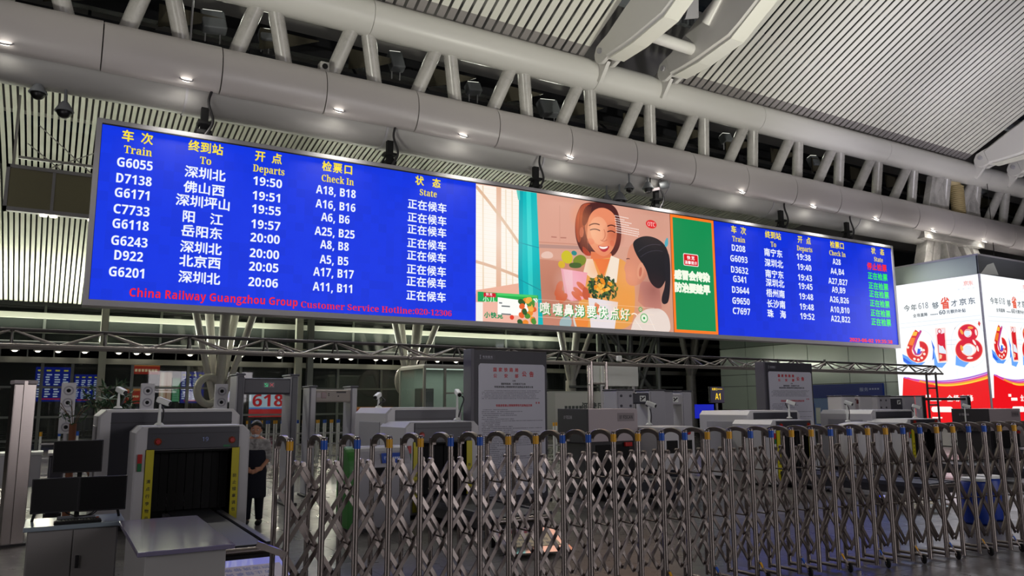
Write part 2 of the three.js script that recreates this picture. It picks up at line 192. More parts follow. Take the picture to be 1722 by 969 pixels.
小:23 3 23 45 22 46 13 45 15 50 25 49 27 48 27 46 27 3z36 16 43 30 46 39 50 37 47 29 39 14z10 15 6 28 1 36 5 38 9 30 14 15;
儿:13 4 12 26 12 32 10 37 6 42 1 47 4 50 9 45 13 39 15 33 16 27 16 4z32 4 32 42 33 47 35 49 46 49 47 47 48 45 49 36 46 34 45 42 44 45 38 45 36 44 36 4;
克:12 20 38 20 38 28 12 28z23 2 23 7 3 7 3 11 23 11 23 16 9 16 9 32 17 32 16 36 14 39 11 42 7 44 1 46 4 50 10 47 15 45 18 41 20 37 21 32 29 32 29 44 29 47 32 49 45 49 47 48 48 46 49 39 45 38 45 43 44 45 34 45 33 44 33 32 42 32 42 16 27 16 27 11 48 11 48 7 27 7 27 2;
温:22 16 40 16 40 21 22 21z22 7 40 7 40 12 22 12z19 4 19 24 44 24 44 4z4 5 14 11 16 8 6 2z1 19 11 25 13 22 3 17z2 46 6 49 15 32 12 30z12 45 12 48 49 48 49 45 46 45 46 28 17 28 17 45z20 45 20 32 25 32 25 45z29 45 29 32 34 32 34 45z37 45 37 32 42 32 42 45;
馨:13 2 13 4 3 4 3 7 13 7 13 9 4 9 4 12 25 12 25 9 16 9 16 7 26 7 26 4 16 4 16 2z30 3 29 7 25 10 27 12 31 10 32 9 33 5 39 5 39 10 41 11 48 11 48 8 42 8 42 3z27 17 34 20 24 22 26 24 37 21 46 25 48 23 40 19 44 16 45 13 44 12 27 12 27 15 41 15 37 18 29 15z13 16 13 20 8 20 8 16z16 16 21 16 21 20 16 20z5 14 5 21 3 25 1 27 4 29 6 26 8 22 24 22 24 14z3 30 3 33 18 33 12 36 1 39 3 42 10 39 10 50 14 50 14 48 37 48 37 49 40 49 40 40 47 41 49 39 38 36 32 33 47 33 47 30 27 30 27 27 41 26 38 23 28 24 10 25 11 28 23 27 23 30z23 33 23 37 16 37z27 33 34 37 27 37z14 44 37 44 37 46 14 46z14 42 14 39 37 39 37 42;
提:24 13 41 13 41 17 24 17z24 6 41 6 41 11 24 11z20 4 20 20 45 20 45 4z21 30 20 38 18 42 14 47 17 50 20 46 23 40 25 44 28 46 31 48 35 49 48 49 50 45 34 45 34 37 45 37 45 34 34 34 34 27 48 27 48 24 18 24 18 27 31 27 31 44 28 42 25 38 24 36 25 30z8 2 8 12 1 12 1 16 8 16 8 27 1 29 2 33 8 31 8 45 7 46 2 46 3 49 10 48 11 47 11 45 11 30 17 28 17 25 11 26 11 16 17 16 17 12 11 12 11 2;
示:11 27 6 37 1 42 5 45 12 36 15 28z35 29 41 39 44 45 48 43 45 37 38 27z7 6 7 9 43 9 43 6z2 18 2 22 23 22 23 45 22 45 14 45 15 49 25 49 27 47 27 22 48 22 48 18;
今:19 18 29 26 32 24 22 15z8 27 8 31 37 31 23 48 27 50 44 29 41 27z25 1 17 10 12 14 1 21 4 24 18 15 25 8 33 15 46 24 49 20 35 12 28 5 29 3;
年:2 34 2 38 26 38 26 50 30 50 30 38 49 38 49 34 30 34 30 23 45 23 45 20 30 20 30 12 46 12 46 8 15 8 17 3 14 2 7 13 2 20 5 22 13 12 26 12 26 20 10 20 10 34z14 34 14 23 26 23 26 34;
够:30 15 34 19 25 24 27 26 32 24 37 21 41 17 45 13 47 7 45 6 36 6 38 2 35 2 29 9 24 14 26 16 34 9 42 9 37 17 32 13z31 36 36 40 32 43 23 46 25 50 32 47 37 44 43 40 47 34 49 27 47 26 38 26 41 23 37 22 31 30 24 34 26 37 31 34 36 29 45 29 44 31 39 38 34 34z8 2 4 12 1 18 4 20 5 19 5 40 8 40 8 36 16 36 16 18 6 18 9 12 20 12 18 42 18 44 16 45 10 44 11 48 18 48 21 46 22 40 23 8 10 8 12 3z8 21 13 21 13 33 8 33;
省:13 5 10 10 3 17 6 19 13 12 17 6z34 6 41 13 45 18 48 16 44 11 37 4z23 2 23 19 15 22 1 24 4 28 11 26 11 49 15 49 15 47 38 47 38 49 42 49 42 23 22 23 33 18 39 13 36 11 32 14 27 18 27 2z15 33 38 33 38 37 15 37z15 30 15 26 38 26 38 30z15 40 38 40 38 44 15 44;
才:30 2 30 12 3 12 3 16 26 16 17 27 12 32 1 40 4 43 15 35 26 24 30 18 30 44 28 45 20 45 21 49 31 48 33 47 34 43 34 16 48 16 48 12 34 12 34 2;
全:25 1 17 11 12 15 1 21 3 25 9 21 9 24 23 24 23 33 10 33 10 36 23 36 23 45 3 45 3 48 47 48 47 45 27 45 27 36 41 36 41 33 27 33 27 24 41 24 41 21 47 25 50 22 36 12 27 4 28 3z10 21 19 13 25 7 31 13 41 21;
场:20 23 29 22 25 29 18 36 17 33 12 35 12 18 18 18 18 14 12 14 12 2 8 2 8 14 2 14 2 18 8 18 8 36 1 39 2 43 18 36 21 38 26 33 29 30 32 22 37 22 32 34 28 39 24 44 19 47 22 49 27 46 31 41 35 35 40 22 44 22 43 36 41 43 41 45 39 46 34 45 35 49 40 49 43 48 45 45 46 42 48 19 27 19 43 6 40 4 19 4 19 8 35 8 24 17 19 19;
直:9 14 9 44 2 44 2 48 49 48 49 44 42 44 42 14 25 14 26 10 47 10 47 6 26 6 27 2 23 2 22 6 3 6 3 10 22 10 21 14z13 25 38 25 38 29 13 29z13 22 13 17 38 17 38 22z13 32 38 32 38 36 13 36z13 44 13 39 38 39 38 44;
降:40 9 34 16 28 10 28 9z29 2 24 9 18 14 20 17 26 12 31 18 25 20 17 23 19 26 28 23 34 20 39 23 47 25 49 22 44 21 37 18 42 12 45 7 43 6 31 6 33 3z20 28 20 31 33 31 33 38 24 38 25 33 22 33 19 42 33 42 33 50 36 50 36 42 48 42 48 38 36 38 36 31 46 31 46 28 36 28 36 24 33 24 33 28z3 4 3 49 7 49 7 7 14 7 9 19 14 26 14 32 13 33 8 34 9 37 13 37 16 36 17 33 18 30 17 26 15 21 13 19 18 5 16 4;
每:19 22 29 27 13 27 14 19 38 19 38 27 29 27 31 25 22 19z1 27 1 31 9 31 7 43 37 43 35 46 34 47 28 46 29 49 35 49 38 49 39 48 40 43 47 43 47 39 41 39 41 31 49 31 49 27 42 27 42 16 11 16 9 27z37 39 28 39 30 37 20 31 38 31z18 33 27 39 11 39 13 31 20 31z13 2 7 13 1 19 5 21 13 11 47 11 47 7 15 7 17 3;
满:4 6 12 11 14 9 6 3z1 20 9 25 12 22 4 17z2 46 6 48 14 32 11 30z14 15 14 18 26 18 25 23 16 23 16 49 20 49 20 26 25 26 23 36 20 40 22 42 25 40 27 34 30 38 32 36 28 31 28 26 34 26 32 37 29 42 32 44 34 40 36 34 40 41 42 39 37 30 38 26 43 26 43 46 42 46 37 46 38 49 45 49 46 48 47 46 47 23 38 23 38 18 48 18 48 15z29 23 29 18 35 18 35 23z36 2 36 6 27 6 27 2 23 2 23 6 15 6 15 9 23 9 23 13 27 13 27 9 36 9 36 13 39 13 39 9 48 9 48 6 39 6 39 2;
减:39 4 45 10 48 8 41 2z20 18 20 21 33 21 33 18z2 6 8 18 11 16 5 4z1 45 4 47 11 29 8 27z21 25 21 42 24 42 24 40 33 40 33 25z24 28 30 28 30 36 24 36z34 2 34 10 14 10 14 34 12 43 9 48 12 50 15 45 17 34 18 14 34 14 37 36 31 43 26 47 29 49 33 46 38 41 40 46 43 49 46 49 48 46 50 39 47 37 46 44 45 45 43 44 40 37 44 30 48 19 44 18 39 32 38 14 49 14 49 10 37 10 37 2;
元:7 6 7 10 44 10 44 6z2 20 2 24 15 24 13 35 11 40 7 43 2 46 4 49 10 46 15 42 17 37 20 24 29 24 30 45 31 48 35 49 43 49 45 48 47 47 48 45 49 37 45 36 45 42 44 45 36 45 34 44 33 24 48 24 48 20;
额:35 20 34 35 32 40 29 44 23 47 25 50 31 47 35 42 37 37 39 20z37 41 47 49 50 47 40 39z27 14 27 38 30 38 30 17 43 17 43 38 47 38 47 14 37 14 39 8 49 8 49 5 26 5 26 8 35 8 34 14z10 3 12 7 2 7 2 15 6 15 6 10 21 10 21 15 25 15 25 7 16 7 14 2z6 33 6 49 9 49 9 47 18 47 18 49 22 49 22 33z9 44 9 36 18 36 18 44z7 24 11 26 1 31 3 34 10 31 14 28 23 33 25 30 17 25 21 20 23 17 21 15 12 15 14 12 10 12 6 18 1 22 4 25 10 18 18 18 14 24 9 21;
外:11 2 6 17 1 25 5 27 8 22 12 13 22 13 21 20 18 28 10 22 8 25 16 31 11 38 8 41 1 46 4 49 11 45 16 39 21 31 24 22 26 10 24 10 13 10 15 2z31 2 31 49 35 49 35 21 46 32 49 29 36 18 35 19 35 2;
补:8 4 13 11 16 9 11 2z2 11 2 15 17 15 12 23 4 30 1 33 3 36 11 29 11 49 15 49 15 28 23 37 25 34 20 29 26 23 23 21 18 27 15 24 23 12 20 11z30 2 30 49 34 49 34 21 46 31 49 29 35 17 34 19 34 2;
贴:11 12 11 30 10 35 8 39 6 43 1 47 3 50 8 46 11 41 13 36 14 31 14 12z13 39 19 48 22 46 16 37z4 5 4 36 7 36 7 8 18 8 18 36 21 36 21 5z24 27 24 50 28 50 28 47 44 47 44 49 47 49 47 27 36 27 36 16 49 16 49 12 36 12 36 2 33 2 33 27z28 43 28 30 44 30 44 43;
国:30 29 35 35 38 33 32 27z11 35 11 39 39 39 39 35 27 35 27 26 37 26 37 23 27 23 27 16 38 16 38 12 12 12 12 16 23 16 23 23 13 23 13 26 23 26 23 35z4 4 4 50 8 50 8 47 42 47 42 50 47 50 47 4z8 43 8 8 42 8 42 43;
家:21 3 23 6 4 6 4 17 7 17 7 10 43 10 43 17 47 17 47 6 28 6 25 1z40 20 29 29 26 24 23 21 27 18 40 18 40 15 10 15 10 18 22 18 15 22 3 26 5 29 20 23 23 26 16 30 3 35 5 38 17 33 25 29 26 32 18 38 7 42 2 44 4 47 18 41 27 36 27 41 25 45 21 46 17 46 18 49 23 49 26 48 29 46 30 43 31 36 30 32 32 31 37 39 40 42 47 47 49 44 42 40 39 36 35 29 43 23;
铁:9 2 6 8 1 14 3 18 8 11 21 11 21 8 10 8 12 3z2 28 2 31 10 31 10 43 8 46 10 49 22 42 21 39 14 43 14 31 21 31 21 28 14 28 14 21 20 21 20 17 5 17 5 21 10 21 10 28z34 2 34 11 28 11 30 4 26 4 24 14 21 20 24 22 27 15 34 15 33 25 22 25 22 29 33 29 32 33 28 40 25 44 20 47 23 49 27 47 32 40 35 33 39 41 41 44 47 49 49 46 43 41 41 37 38 29 49 29 49 25 37 25 37 15 47 15 47 11 37 11 37 2;
路:7 7 17 7 17 17 7 17z1 43 2 47 22 42 22 39 15 40 15 31 20 31 22 34 25 32 25 49 29 49 29 48 42 48 42 49 46 49 46 32 47 33 50 30 44 27 38 22 43 14 45 8 43 7 32 7 34 3 30 2 25 12 21 18 21 4 4 4 4 20 11 20 11 41 7 42 7 25 4 25 4 43z29 44 29 34 42 34 42 44z41 11 35 19 30 11 31 11z27 31 35 25 43 31z33 22 28 26 21 30 21 27 15 27 15 20 21 20 21 18 23 21 28 15;
局:7 5 7 28 4 40 1 46 4 48 6 44 9 35 11 26 43 26 42 38 40 45 38 46 32 46 33 49 40 49 43 48 44 46 45 43 47 22 11 22 11 18 43 18 43 5z11 8 39 8 39 15 11 15z15 30 15 46 19 46 19 43 35 43 35 30z19 33 31 33 31 40 19 40;
公:16 3 14 8 8 16 2 23 5 26 12 19 18 9 20 4z34 3 30 4 36 14 46 26 49 23 39 12z8 46 40 43 43 49 47 47 34 30 31 31 37 40 13 41 19 33 28 19 23 18 12 36 9 40 6 42;
安:21 3 23 8 4 8 4 18 8 18 8 11 42 11 42 18 46 18 46 8 28 8 25 2z33 26 31 30 26 36 15 32 19 26z15 26 9 34 23 39 16 42 3 46 6 49 20 45 27 41 43 49 47 46 30 38 34 34 38 26 48 26 48 22 21 22 25 14 21 14 17 22 3 22 3 26;
部:6 13 10 22 13 21 10 12z32 5 32 49 35 49 35 8 44 8 38 22 41 25 43 30 44 36 43 38 37 38 38 42 42 42 45 41 47 38 48 34 47 30 44 25 42 22 48 6 46 4z12 3 14 8 3 8 3 11 28 11 28 8 18 8 15 2z22 12 18 22 2 22 2 26 29 26 29 22 22 22 26 13z5 30 5 49 9 49 9 47 23 47 23 49 27 49 27 30z9 43 9 34 23 34 23 43;
告:12 2 7 12 3 18 6 20 11 13 24 13 24 21 2 21 2 25 48 25 48 21 28 21 28 13 44 13 44 9 28 9 28 2 24 2 24 9 13 9 16 3z9 30 9 50 13 50 13 47 38 47 38 50 42 50 42 30z13 43 13 33 38 33 38 43;
旅:9 3 12 10 15 9 12 2z28 2 24 12 20 18 24 20 29 12 48 12 48 9 30 9 32 2z44 14 38 16 26 19 26 42 25 44 24 46 26 49 38 43 37 40 29 43 29 22 34 21 37 34 40 40 43 45 46 49 49 46 45 41 40 32 48 25 45 23 39 29 37 20 47 17z2 10 2 14 7 14 7 27 6 37 4 42 1 47 4 49 7 45 10 34 11 24 17 24 16 44 15 45 14 46 10 45 11 49 17 49 18 47 20 43 20 21 11 21 11 14 22 14 22 10;
客:18 18 33 18 25 24z19 11 12 18 4 23 7 26 15 20 22 26 14 30 1 33 3 36 11 34 11 49 15 49 15 48 36 48 36 49 40 49 40 34 47 36 49 32 36 29 29 26 36 21 39 16 37 15 21 15 23 12z25 29 38 34 14 34z15 44 15 37 36 37 36 44z22 2 24 7 3 7 3 16 7 16 7 10 43 10 43 16 47 16 47 7 28 7 25 1;
禁:33 40 44 49 47 47 36 38z9 25 9 29 42 29 42 25z12 38 9 42 2 46 5 49 10 46 16 39z12 2 12 7 3 7 3 10 11 10 5 17 1 20 4 23 7 20 12 14 12 23 15 23 15 14 21 19 23 16 15 11 15 10 23 10 23 7 15 7 15 2z3 33 3 36 23 36 23 45 22 46 15 46 17 50 25 49 27 48 27 45 27 36 48 36 48 33z34 2 34 7 25 7 25 10 33 10 27 17 23 20 25 23 29 20 34 14 34 23 38 23 38 14 43 20 46 23 49 20 45 17 39 10 47 10 47 7 38 7 38 2;
限:4 4 4 49 7 49 7 7 15 7 11 19 15 26 15 32 14 33 10 34 11 37 14 37 17 36 19 33 18 26 14 19 20 5 17 4z41 17 41 23 26 23 26 17z41 14 26 14 26 8 41 8z22 50 35 45 35 42 26 44 26 27 31 27 35 38 38 43 42 46 47 49 49 46 45 43 39 38 48 31 46 29 37 35 34 27 45 27 45 4 22 4 22 43 22 45 20 46;
制:34 7 34 35 38 35 38 7z43 2 43 44 42 45 35 45 37 49 45 49 47 47 47 46 47 2z7 3 4 12 1 17 5 18 7 13 14 13 14 18 2 18 2 22 14 22 14 27 4 27 4 45 7 45 7 31 14 31 14 49 18 49 18 31 25 31 25 41 24 42 20 42 21 45 27 45 28 44 29 41 29 27 18 27 18 22 30 22 30 18 18 18 18 13 28 13 28 9 18 9 18 2 14 2 14 9 9 9 10 4;
携:17 31 17 34 25 34 22 41 21 43 15 47 17 50 24 45 26 42 28 34 35 34 34 39 44 39 42 46 34 46 36 49 42 49 45 48 46 47 47 44 48 36 38 36 40 31z30 3 33 8 25 8 26 3 23 2 19 10 16 15 16 12 11 12 11 2 7 2 7 12 2 12 2 16 7 16 7 27 1 29 2 33 7 31 7 45 6 46 2 46 3 49 9 49 10 48 11 45 11 30 16 28 15 24 11 26 11 16 15 16 17 18 21 15 21 30 24 30 24 28 48 28 48 25 36 25 36 22 45 22 45 20 36 20 36 16 45 16 45 14 36 14 36 10 47 10 47 8 36 8 37 7 34 2z33 22 33 25 24 25 24 22z33 20 24 20 24 16 33 16z33 14 24 14 24 10 33 10;
带:3 19 3 30 7 30 7 23 23 23 23 28 9 28 9 45 13 45 13 32 23 32 23 50 27 50 27 32 38 32 38 41 37 41 32 41 33 45 40 44 42 43 42 41 42 28 27 28 27 23 43 23 43 30 47 30 47 19z36 2 36 8 27 8 27 2 23 2 23 8 14 8 14 2 10 2 10 8 2 8 2 11 10 11 10 17 14 17 14 11 23 11 23 17 27 17 27 11 36 11 36 17 40 17 40 11 48 11 48 8 40 8 40 2;
和:27 7 27 47 30 47 30 43 42 43 42 47 46 47 46 7z30 39 30 10 42 10 42 39z22 2 15 4 2 7 3 10 12 9 12 17 2 17 2 21 11 21 5 32 1 38 3 42 7 37 12 26 12 49 16 49 16 27 22 35 25 32 16 22 16 21 25 21 25 17 16 17 16 8 25 5;
托:20 25 20 29 31 27 31 45 33 48 36 49 43 49 46 48 47 47 48 45 49 38 45 37 45 42 44 45 36 45 35 43 35 27 49 24 48 21 35 23 35 9 45 5 42 3 34 5 20 8 21 11 31 10 31 23z9 2 9 12 2 12 2 16 9 16 9 27 1 29 2 33 9 31 9 45 8 46 2 46 3 49 10 48 12 47 12 45 12 30 19 28 19 24 12 26 12 16 19 16 19 12 12 12 12 2;
运:19 5 19 9 45 9 45 5z3 7 12 14 15 11 5 5z19 39 42 37 44 41 47 39 38 23 35 24 40 33 23 35 31 21 49 21 49 17 15 17 15 21 26 21 20 32 17 35z12 20 1 20 1 24 8 24 8 40 1 46 4 50 8 45 11 43 18 47 23 49 48 49 49 44 30 45 24 45 19 44 12 40;
物:27 2 22 15 18 22 21 24 27 14 31 14 27 24 25 29 19 36 22 38 28 30 31 25 34 14 39 14 34 29 31 36 27 42 22 46 25 49 30 44 34 37 38 30 42 14 45 14 43 33 42 43 41 44 39 45 33 45 34 49 41 49 44 47 46 40 48 11 28 11 30 2z4 5 3 16 1 22 4 24 6 16 11 16 11 28 1 31 2 34 11 32 11 50 14 50 14 30 21 28 20 25 14 27 14 16 20 16 20 12 14 12 14 2 11 2 11 12 7 12 8 5;
品:15 8 36 8 36 18 15 18z11 4 11 21 40 21 40 4z3 27 3 50 7 50 7 47 18 47 18 49 22 49 22 27z7 43 7 31 18 31 18 43z28 27 28 50 31 50 31 47 43 47 43 49 47 49 47 27z31 43 31 31 43 31 43 43;
目:11 21 39 21 39 30 11 30z11 17 11 9 39 9 39 17z11 33 39 33 39 42 11 42z7 5 7 49 11 49 11 46 39 46 39 49 43 49 43 5;
录:6 29 16 36 18 33 9 27z6 5 6 8 38 8 37 13 8 13 8 17 37 17 37 21 3 21 3 25 23 25 23 34 3 43 5 46 23 38 23 45 22 46 15 46 17 50 26 49 27 47 27 33 33 40 37 43 46 47 49 44 42 42 34 36 45 29 41 26 32 34 27 26 27 25 48 25 48 21 41 21 42 5;
的:28 23 36 36 39 34 31 22z12 2 9 10 4 10 4 48 7 48 7 44 22 44 22 10 13 10 16 2z7 14 18 14 18 25 7 25z7 41 7 28 18 28 18 41z30 2 26 14 22 21 25 23 30 14 44 14 43 33 41 42 40 44 38 45 30 45 32 48 41 48 44 46 46 40 47 10 32 10 34 2;
关:11 4 16 13 6 13 6 17 23 17 23 26 3 26 3 30 22 30 21 33 18 37 14 40 9 43 2 46 4 49 12 47 17 43 21 40 26 33 32 41 36 45 46 49 49 45 44 44 39 41 35 38 31 34 28 30 48 30 48 26 27 26 27 17 45 17 45 13 35 13 40 3 36 2 30 13 16 13 20 11 14 2;
于:6 5 6 9 24 9 24 23 2 23 2 26 24 26 23 44 22 45 13 45 14 49 25 49 27 47 28 26 48 26 48 23 28 23 28 9 45 9 45 5;
布:20 2 17 10 2 10 2 14 15 14 8 25 1 31 3 34 11 28 11 45 15 45 15 27 26 27 26 50 30 50 30 27 41 27 41 40 40 41 33 41 34 44 43 44 44 43 45 41 45 23 30 23 30 16 26 16 26 23 14 23 20 14 48 14 48 10 21 10 24 3;
清:3 5 12 11 14 8 6 3z1 19 10 25 12 22 3 16z3 46 6 49 14 32 11 30z22 34 40 34 40 38 22 38z22 31 22 28 40 28 40 31z29 2 29 6 16 6 16 9 29 9 29 12 17 12 17 15 29 15 29 19 14 19 14 22 48 22 48 19 33 19 33 15 45 15 45 12 33 12 33 9 47 9 47 6 33 6 33 2z18 25 18 49 22 49 22 41 40 41 40 45 39 46 34 46 35 49 42 49 43 48 44 45 44 25;
行:22 5 22 9 47 9 47 5z13 2 9 7 1 13 3 16 12 9 17 3z19 19 19 23 37 23 37 45 36 46 27 46 29 49 39 48 41 47 41 45 41 23 49 23 49 19z15 13 10 20 0 29 3 32 9 27 9 50 13 50 13 22 19 14;
李:23 2 23 8 2 8 2 11 19 11 12 16 1 22 4 25 12 21 16 18 23 11 23 23 27 23 27 11 34 18 42 23 47 25 49 21 38 16 31 11 48 11 48 8 27 8 27 2z23 31 23 34 2 34 2 37 23 37 23 45 22 46 14 46 16 49 25 49 26 48 27 46 27 37 48 37 48 34 27 34 27 33 35 29 40 26 37 23 11 24 11 27 32 27;
错:8 2 5 10 1 14 3 18 8 12 20 12 20 8 10 8 12 3z2 28 2 31 10 31 9 43 7 46 9 49 20 42 19 39 13 42 13 31 20 31 20 28 13 28 13 21 19 21 19 17 5 17 5 21 10 21 10 28z38 2 38 9 31 9 31 2 27 2 27 9 22 9 22 12 27 12 27 19 21 19 21 22 49 22 49 19 42 19 42 12 48 12 48 9 42 9 42 2z31 12 38 12 38 19 31 19z28 38 42 38 42 44 28 44z28 35 28 30 42 30 42 35z24 27 24 49 28 49 28 47 42 47 42 49 45 49 45 27;
拿:13 19 37 19 37 22 13 22z9 16 9 25 41 25 41 16z40 26 28 27 6 28 7 31 23 30 23 33 5 33 5 36 23 36 23 39 2 39 2 42 23 42 23 46 22 47 15 46 16 50 26 49 27 47 27 42 48 42 48 39 27 39 27 36 45 36 45 33 27 33 27 30 43 28z25 1 18 6 13 9 1 12 3 15 13 12 13 13 37 13 37 12 47 15 49 12 35 8 27 3 29 2z35 11 16 11 25 5;
调:5 5 12 13 15 11 7 3z1 18 1 22 9 22 9 40 8 43 6 45 8 48 17 41 14 47 17 49 19 45 22 34 23 8 44 8 44 45 43 46 37 46 38 49 45 49 46 48 47 45 47 4 19 4 19 30 17 40 16 37 12 40 12 18z31 9 31 14 26 14 26 17 31 17 31 22 25 22 25 25 42 25 42 22 34 22 34 17 40 17 40 14 34 14 34 9z26 29 26 44 29 44 29 41 40 41 40 29z29 32 37 32 37 38 29 38;
包:15 2 13 6 7 13 1 20 4 22 13 13 40 13 40 26 38 33 37 34 31 34 33 38 39 38 41 37 43 34 43 31 45 9 16 9 19 3z13 21 27 21 27 30 13 30z9 18 9 41 10 44 11 46 13 48 16 48 40 48 46 47 47 46 49 40 45 38 44 43 42 45 20 45 14 44 13 41 13 33 31 33 31 18;
阅:17 22 33 22 33 28 17 28z4 13 4 50 8 50 8 13z5 4 11 12 14 9 8 2z16 12 20 19 14 19 14 32 19 32 18 37 16 40 10 43 13 46 16 44 19 42 21 39 23 32 27 32 27 43 28 44 31 45 36 45 38 44 40 38 37 37 36 41 31 42 30 41 30 32 36 32 36 19 30 19 35 12 31 11 26 19 20 19 23 18 19 11z17 5 17 8 43 8 43 45 42 46 36 46 38 49 45 49 46 48 46 45 46 5;
读:22 22 30 27 32 25 24 20z18 27 26 32 28 30 20 25z35 40 46 50 49 47 37 38z5 6 13 13 15 11 7 3z18 15 18 18 43 18 41 24 44 25 48 15 45 14 35 15 35 10 46 10 46 7 35 7 35 2 31 2 31 7 20 7 20 10 31 10 31 15z32 20 32 32 17 32 17 36 30 36 27 40 24 43 16 47 19 50 28 45 31 42 35 36 48 36 48 32 36 32 36 20z1 18 1 22 9 22 9 41 8 43 6 46 9 48 19 40 17 36 13 40 13 18;
区:47 5 4 5 4 48 49 48 49 44 8 44 8 8 47 8z13 15 25 26 17 34 11 38 14 41 20 36 28 29 39 41 42 38 31 26 41 12 37 11 28 23 15 13;
电:23 24 23 32 10 32 10 24z27 24 40 24 40 32 27 32z23 21 10 21 10 13 23 13z27 21 27 13 40 13 40 21z6 9 6 39 10 39 10 35 23 35 23 44 24 46 25 48 30 49 42 49 44 48 46 47 48 45 49 38 45 36 45 42 43 44 29 45 28 44 27 43 27 35 44 35 44 9 27 9 27 2 23 2 23 9;
信:19 18 19 21 44 21 44 18z19 25 19 28 44 28 44 25z15 10 15 14 48 14 48 10z27 3 31 10 34 9 31 2z18 33 18 50 22 50 22 47 41 47 41 49 45 49 45 33z22 44 22 36 41 36 41 44z12 2 6 15 1 23 3 26 8 20 8 50 12 50 12 13 16 3;
服:5 4 4 33 3 43 1 48 4 50 6 43 8 32 16 32 16 45 15 46 10 46 11 50 18 49 19 48 20 45 20 4z8 7 16 7 16 16 8 16z8 20 16 20 16 28 8 28z44 25 42 30 38 37 36 32 33 25z24 4 24 50 28 50 28 25 29 25 33 34 36 40 33 43 28 46 31 49 39 43 43 47 47 50 49 47 46 44 41 40 46 30 48 22 46 21 28 22 28 8 43 8 43 14 42 15 35 15 36 18 44 17 46 17 46 15 46 4;
务:22 26 21 31 6 31 6 34 20 34 18 38 15 41 12 43 2 46 4 49 15 45 19 42 22 39 24 34 40 34 39 41 37 45 35 46 27 45 28 49 36 49 40 48 41 46 43 41 44 31 25 31 26 26z38 10 34 14 26 18 19 14 16 11 17 10z19 2 12 10 4 15 6 18 13 13 21 20 13 22 2 23 3 27 17 24 26 22 33 24 47 26 49 23 37 21 30 20 39 14 44 9 42 7 20 7 23 3`.split(';').map((s) => { const t = s.trim(), i = t.indexOf(':'); return [t.slice(0, i), t.slice(i + 1).split('z').map((c) => c.trim().split(' ').map(Number))]; }));
// one Chinese character in a w x h box whose centre is x,y
function han(c, ch, x, y, w, h, bold = 0) {
  const g = glyphs.get(ch); if (!g) return;
  c.save(); c.translate(x - w / 2, y - h / 2); c.scale(w / 51, h / 51); c.beginPath();
  for (const p of g) { c.moveTo(p[0], p[1]); for (let i = 2; i < p.length; i += 2) c.lineTo(p[i], p[i + 1]); c.closePath(); }
  c.fill(); if (bold) { c.lineWidth = bold; c.lineJoin = 'round'; c.strokeStyle = c.fillStyle; c.stroke(); }
  c.restore();
}
function hanLine(c, s, x, y, pitch, w, h, bold) { [...s].forEach((ch, i) => han(c, ch, x + (i - (s.length - 1) / 2) * pitch, y, w, h, bold)); }
// latin line squeezed to width w around centre x,y; h is the capital height
function latin(c, s, x, y, w, h, font) {
  c.save(); c.font = font.replace('#', String(Math.round(h / 0.714))); c.textAlign = 'center'; c.textBaseline = 'alphabetic';
  const m = c.measureText(s).width; c.translate(x, y + h / 2); if (w) c.scale(w / m, 1); c.fillText(s, 0, 0); c.restore();
}
function canvas(w, h) { const k = document.createElement('canvas'); k.width = w; k.height = h; return [k, k.getContext('2d')]; }
function printed(k) { const t = new THREE.CanvasTexture(k); t.colorSpace = THREE.SRGBColorSpace; t.magFilter = THREE.LinearFilter; t.anisotropy = 8; return t; }

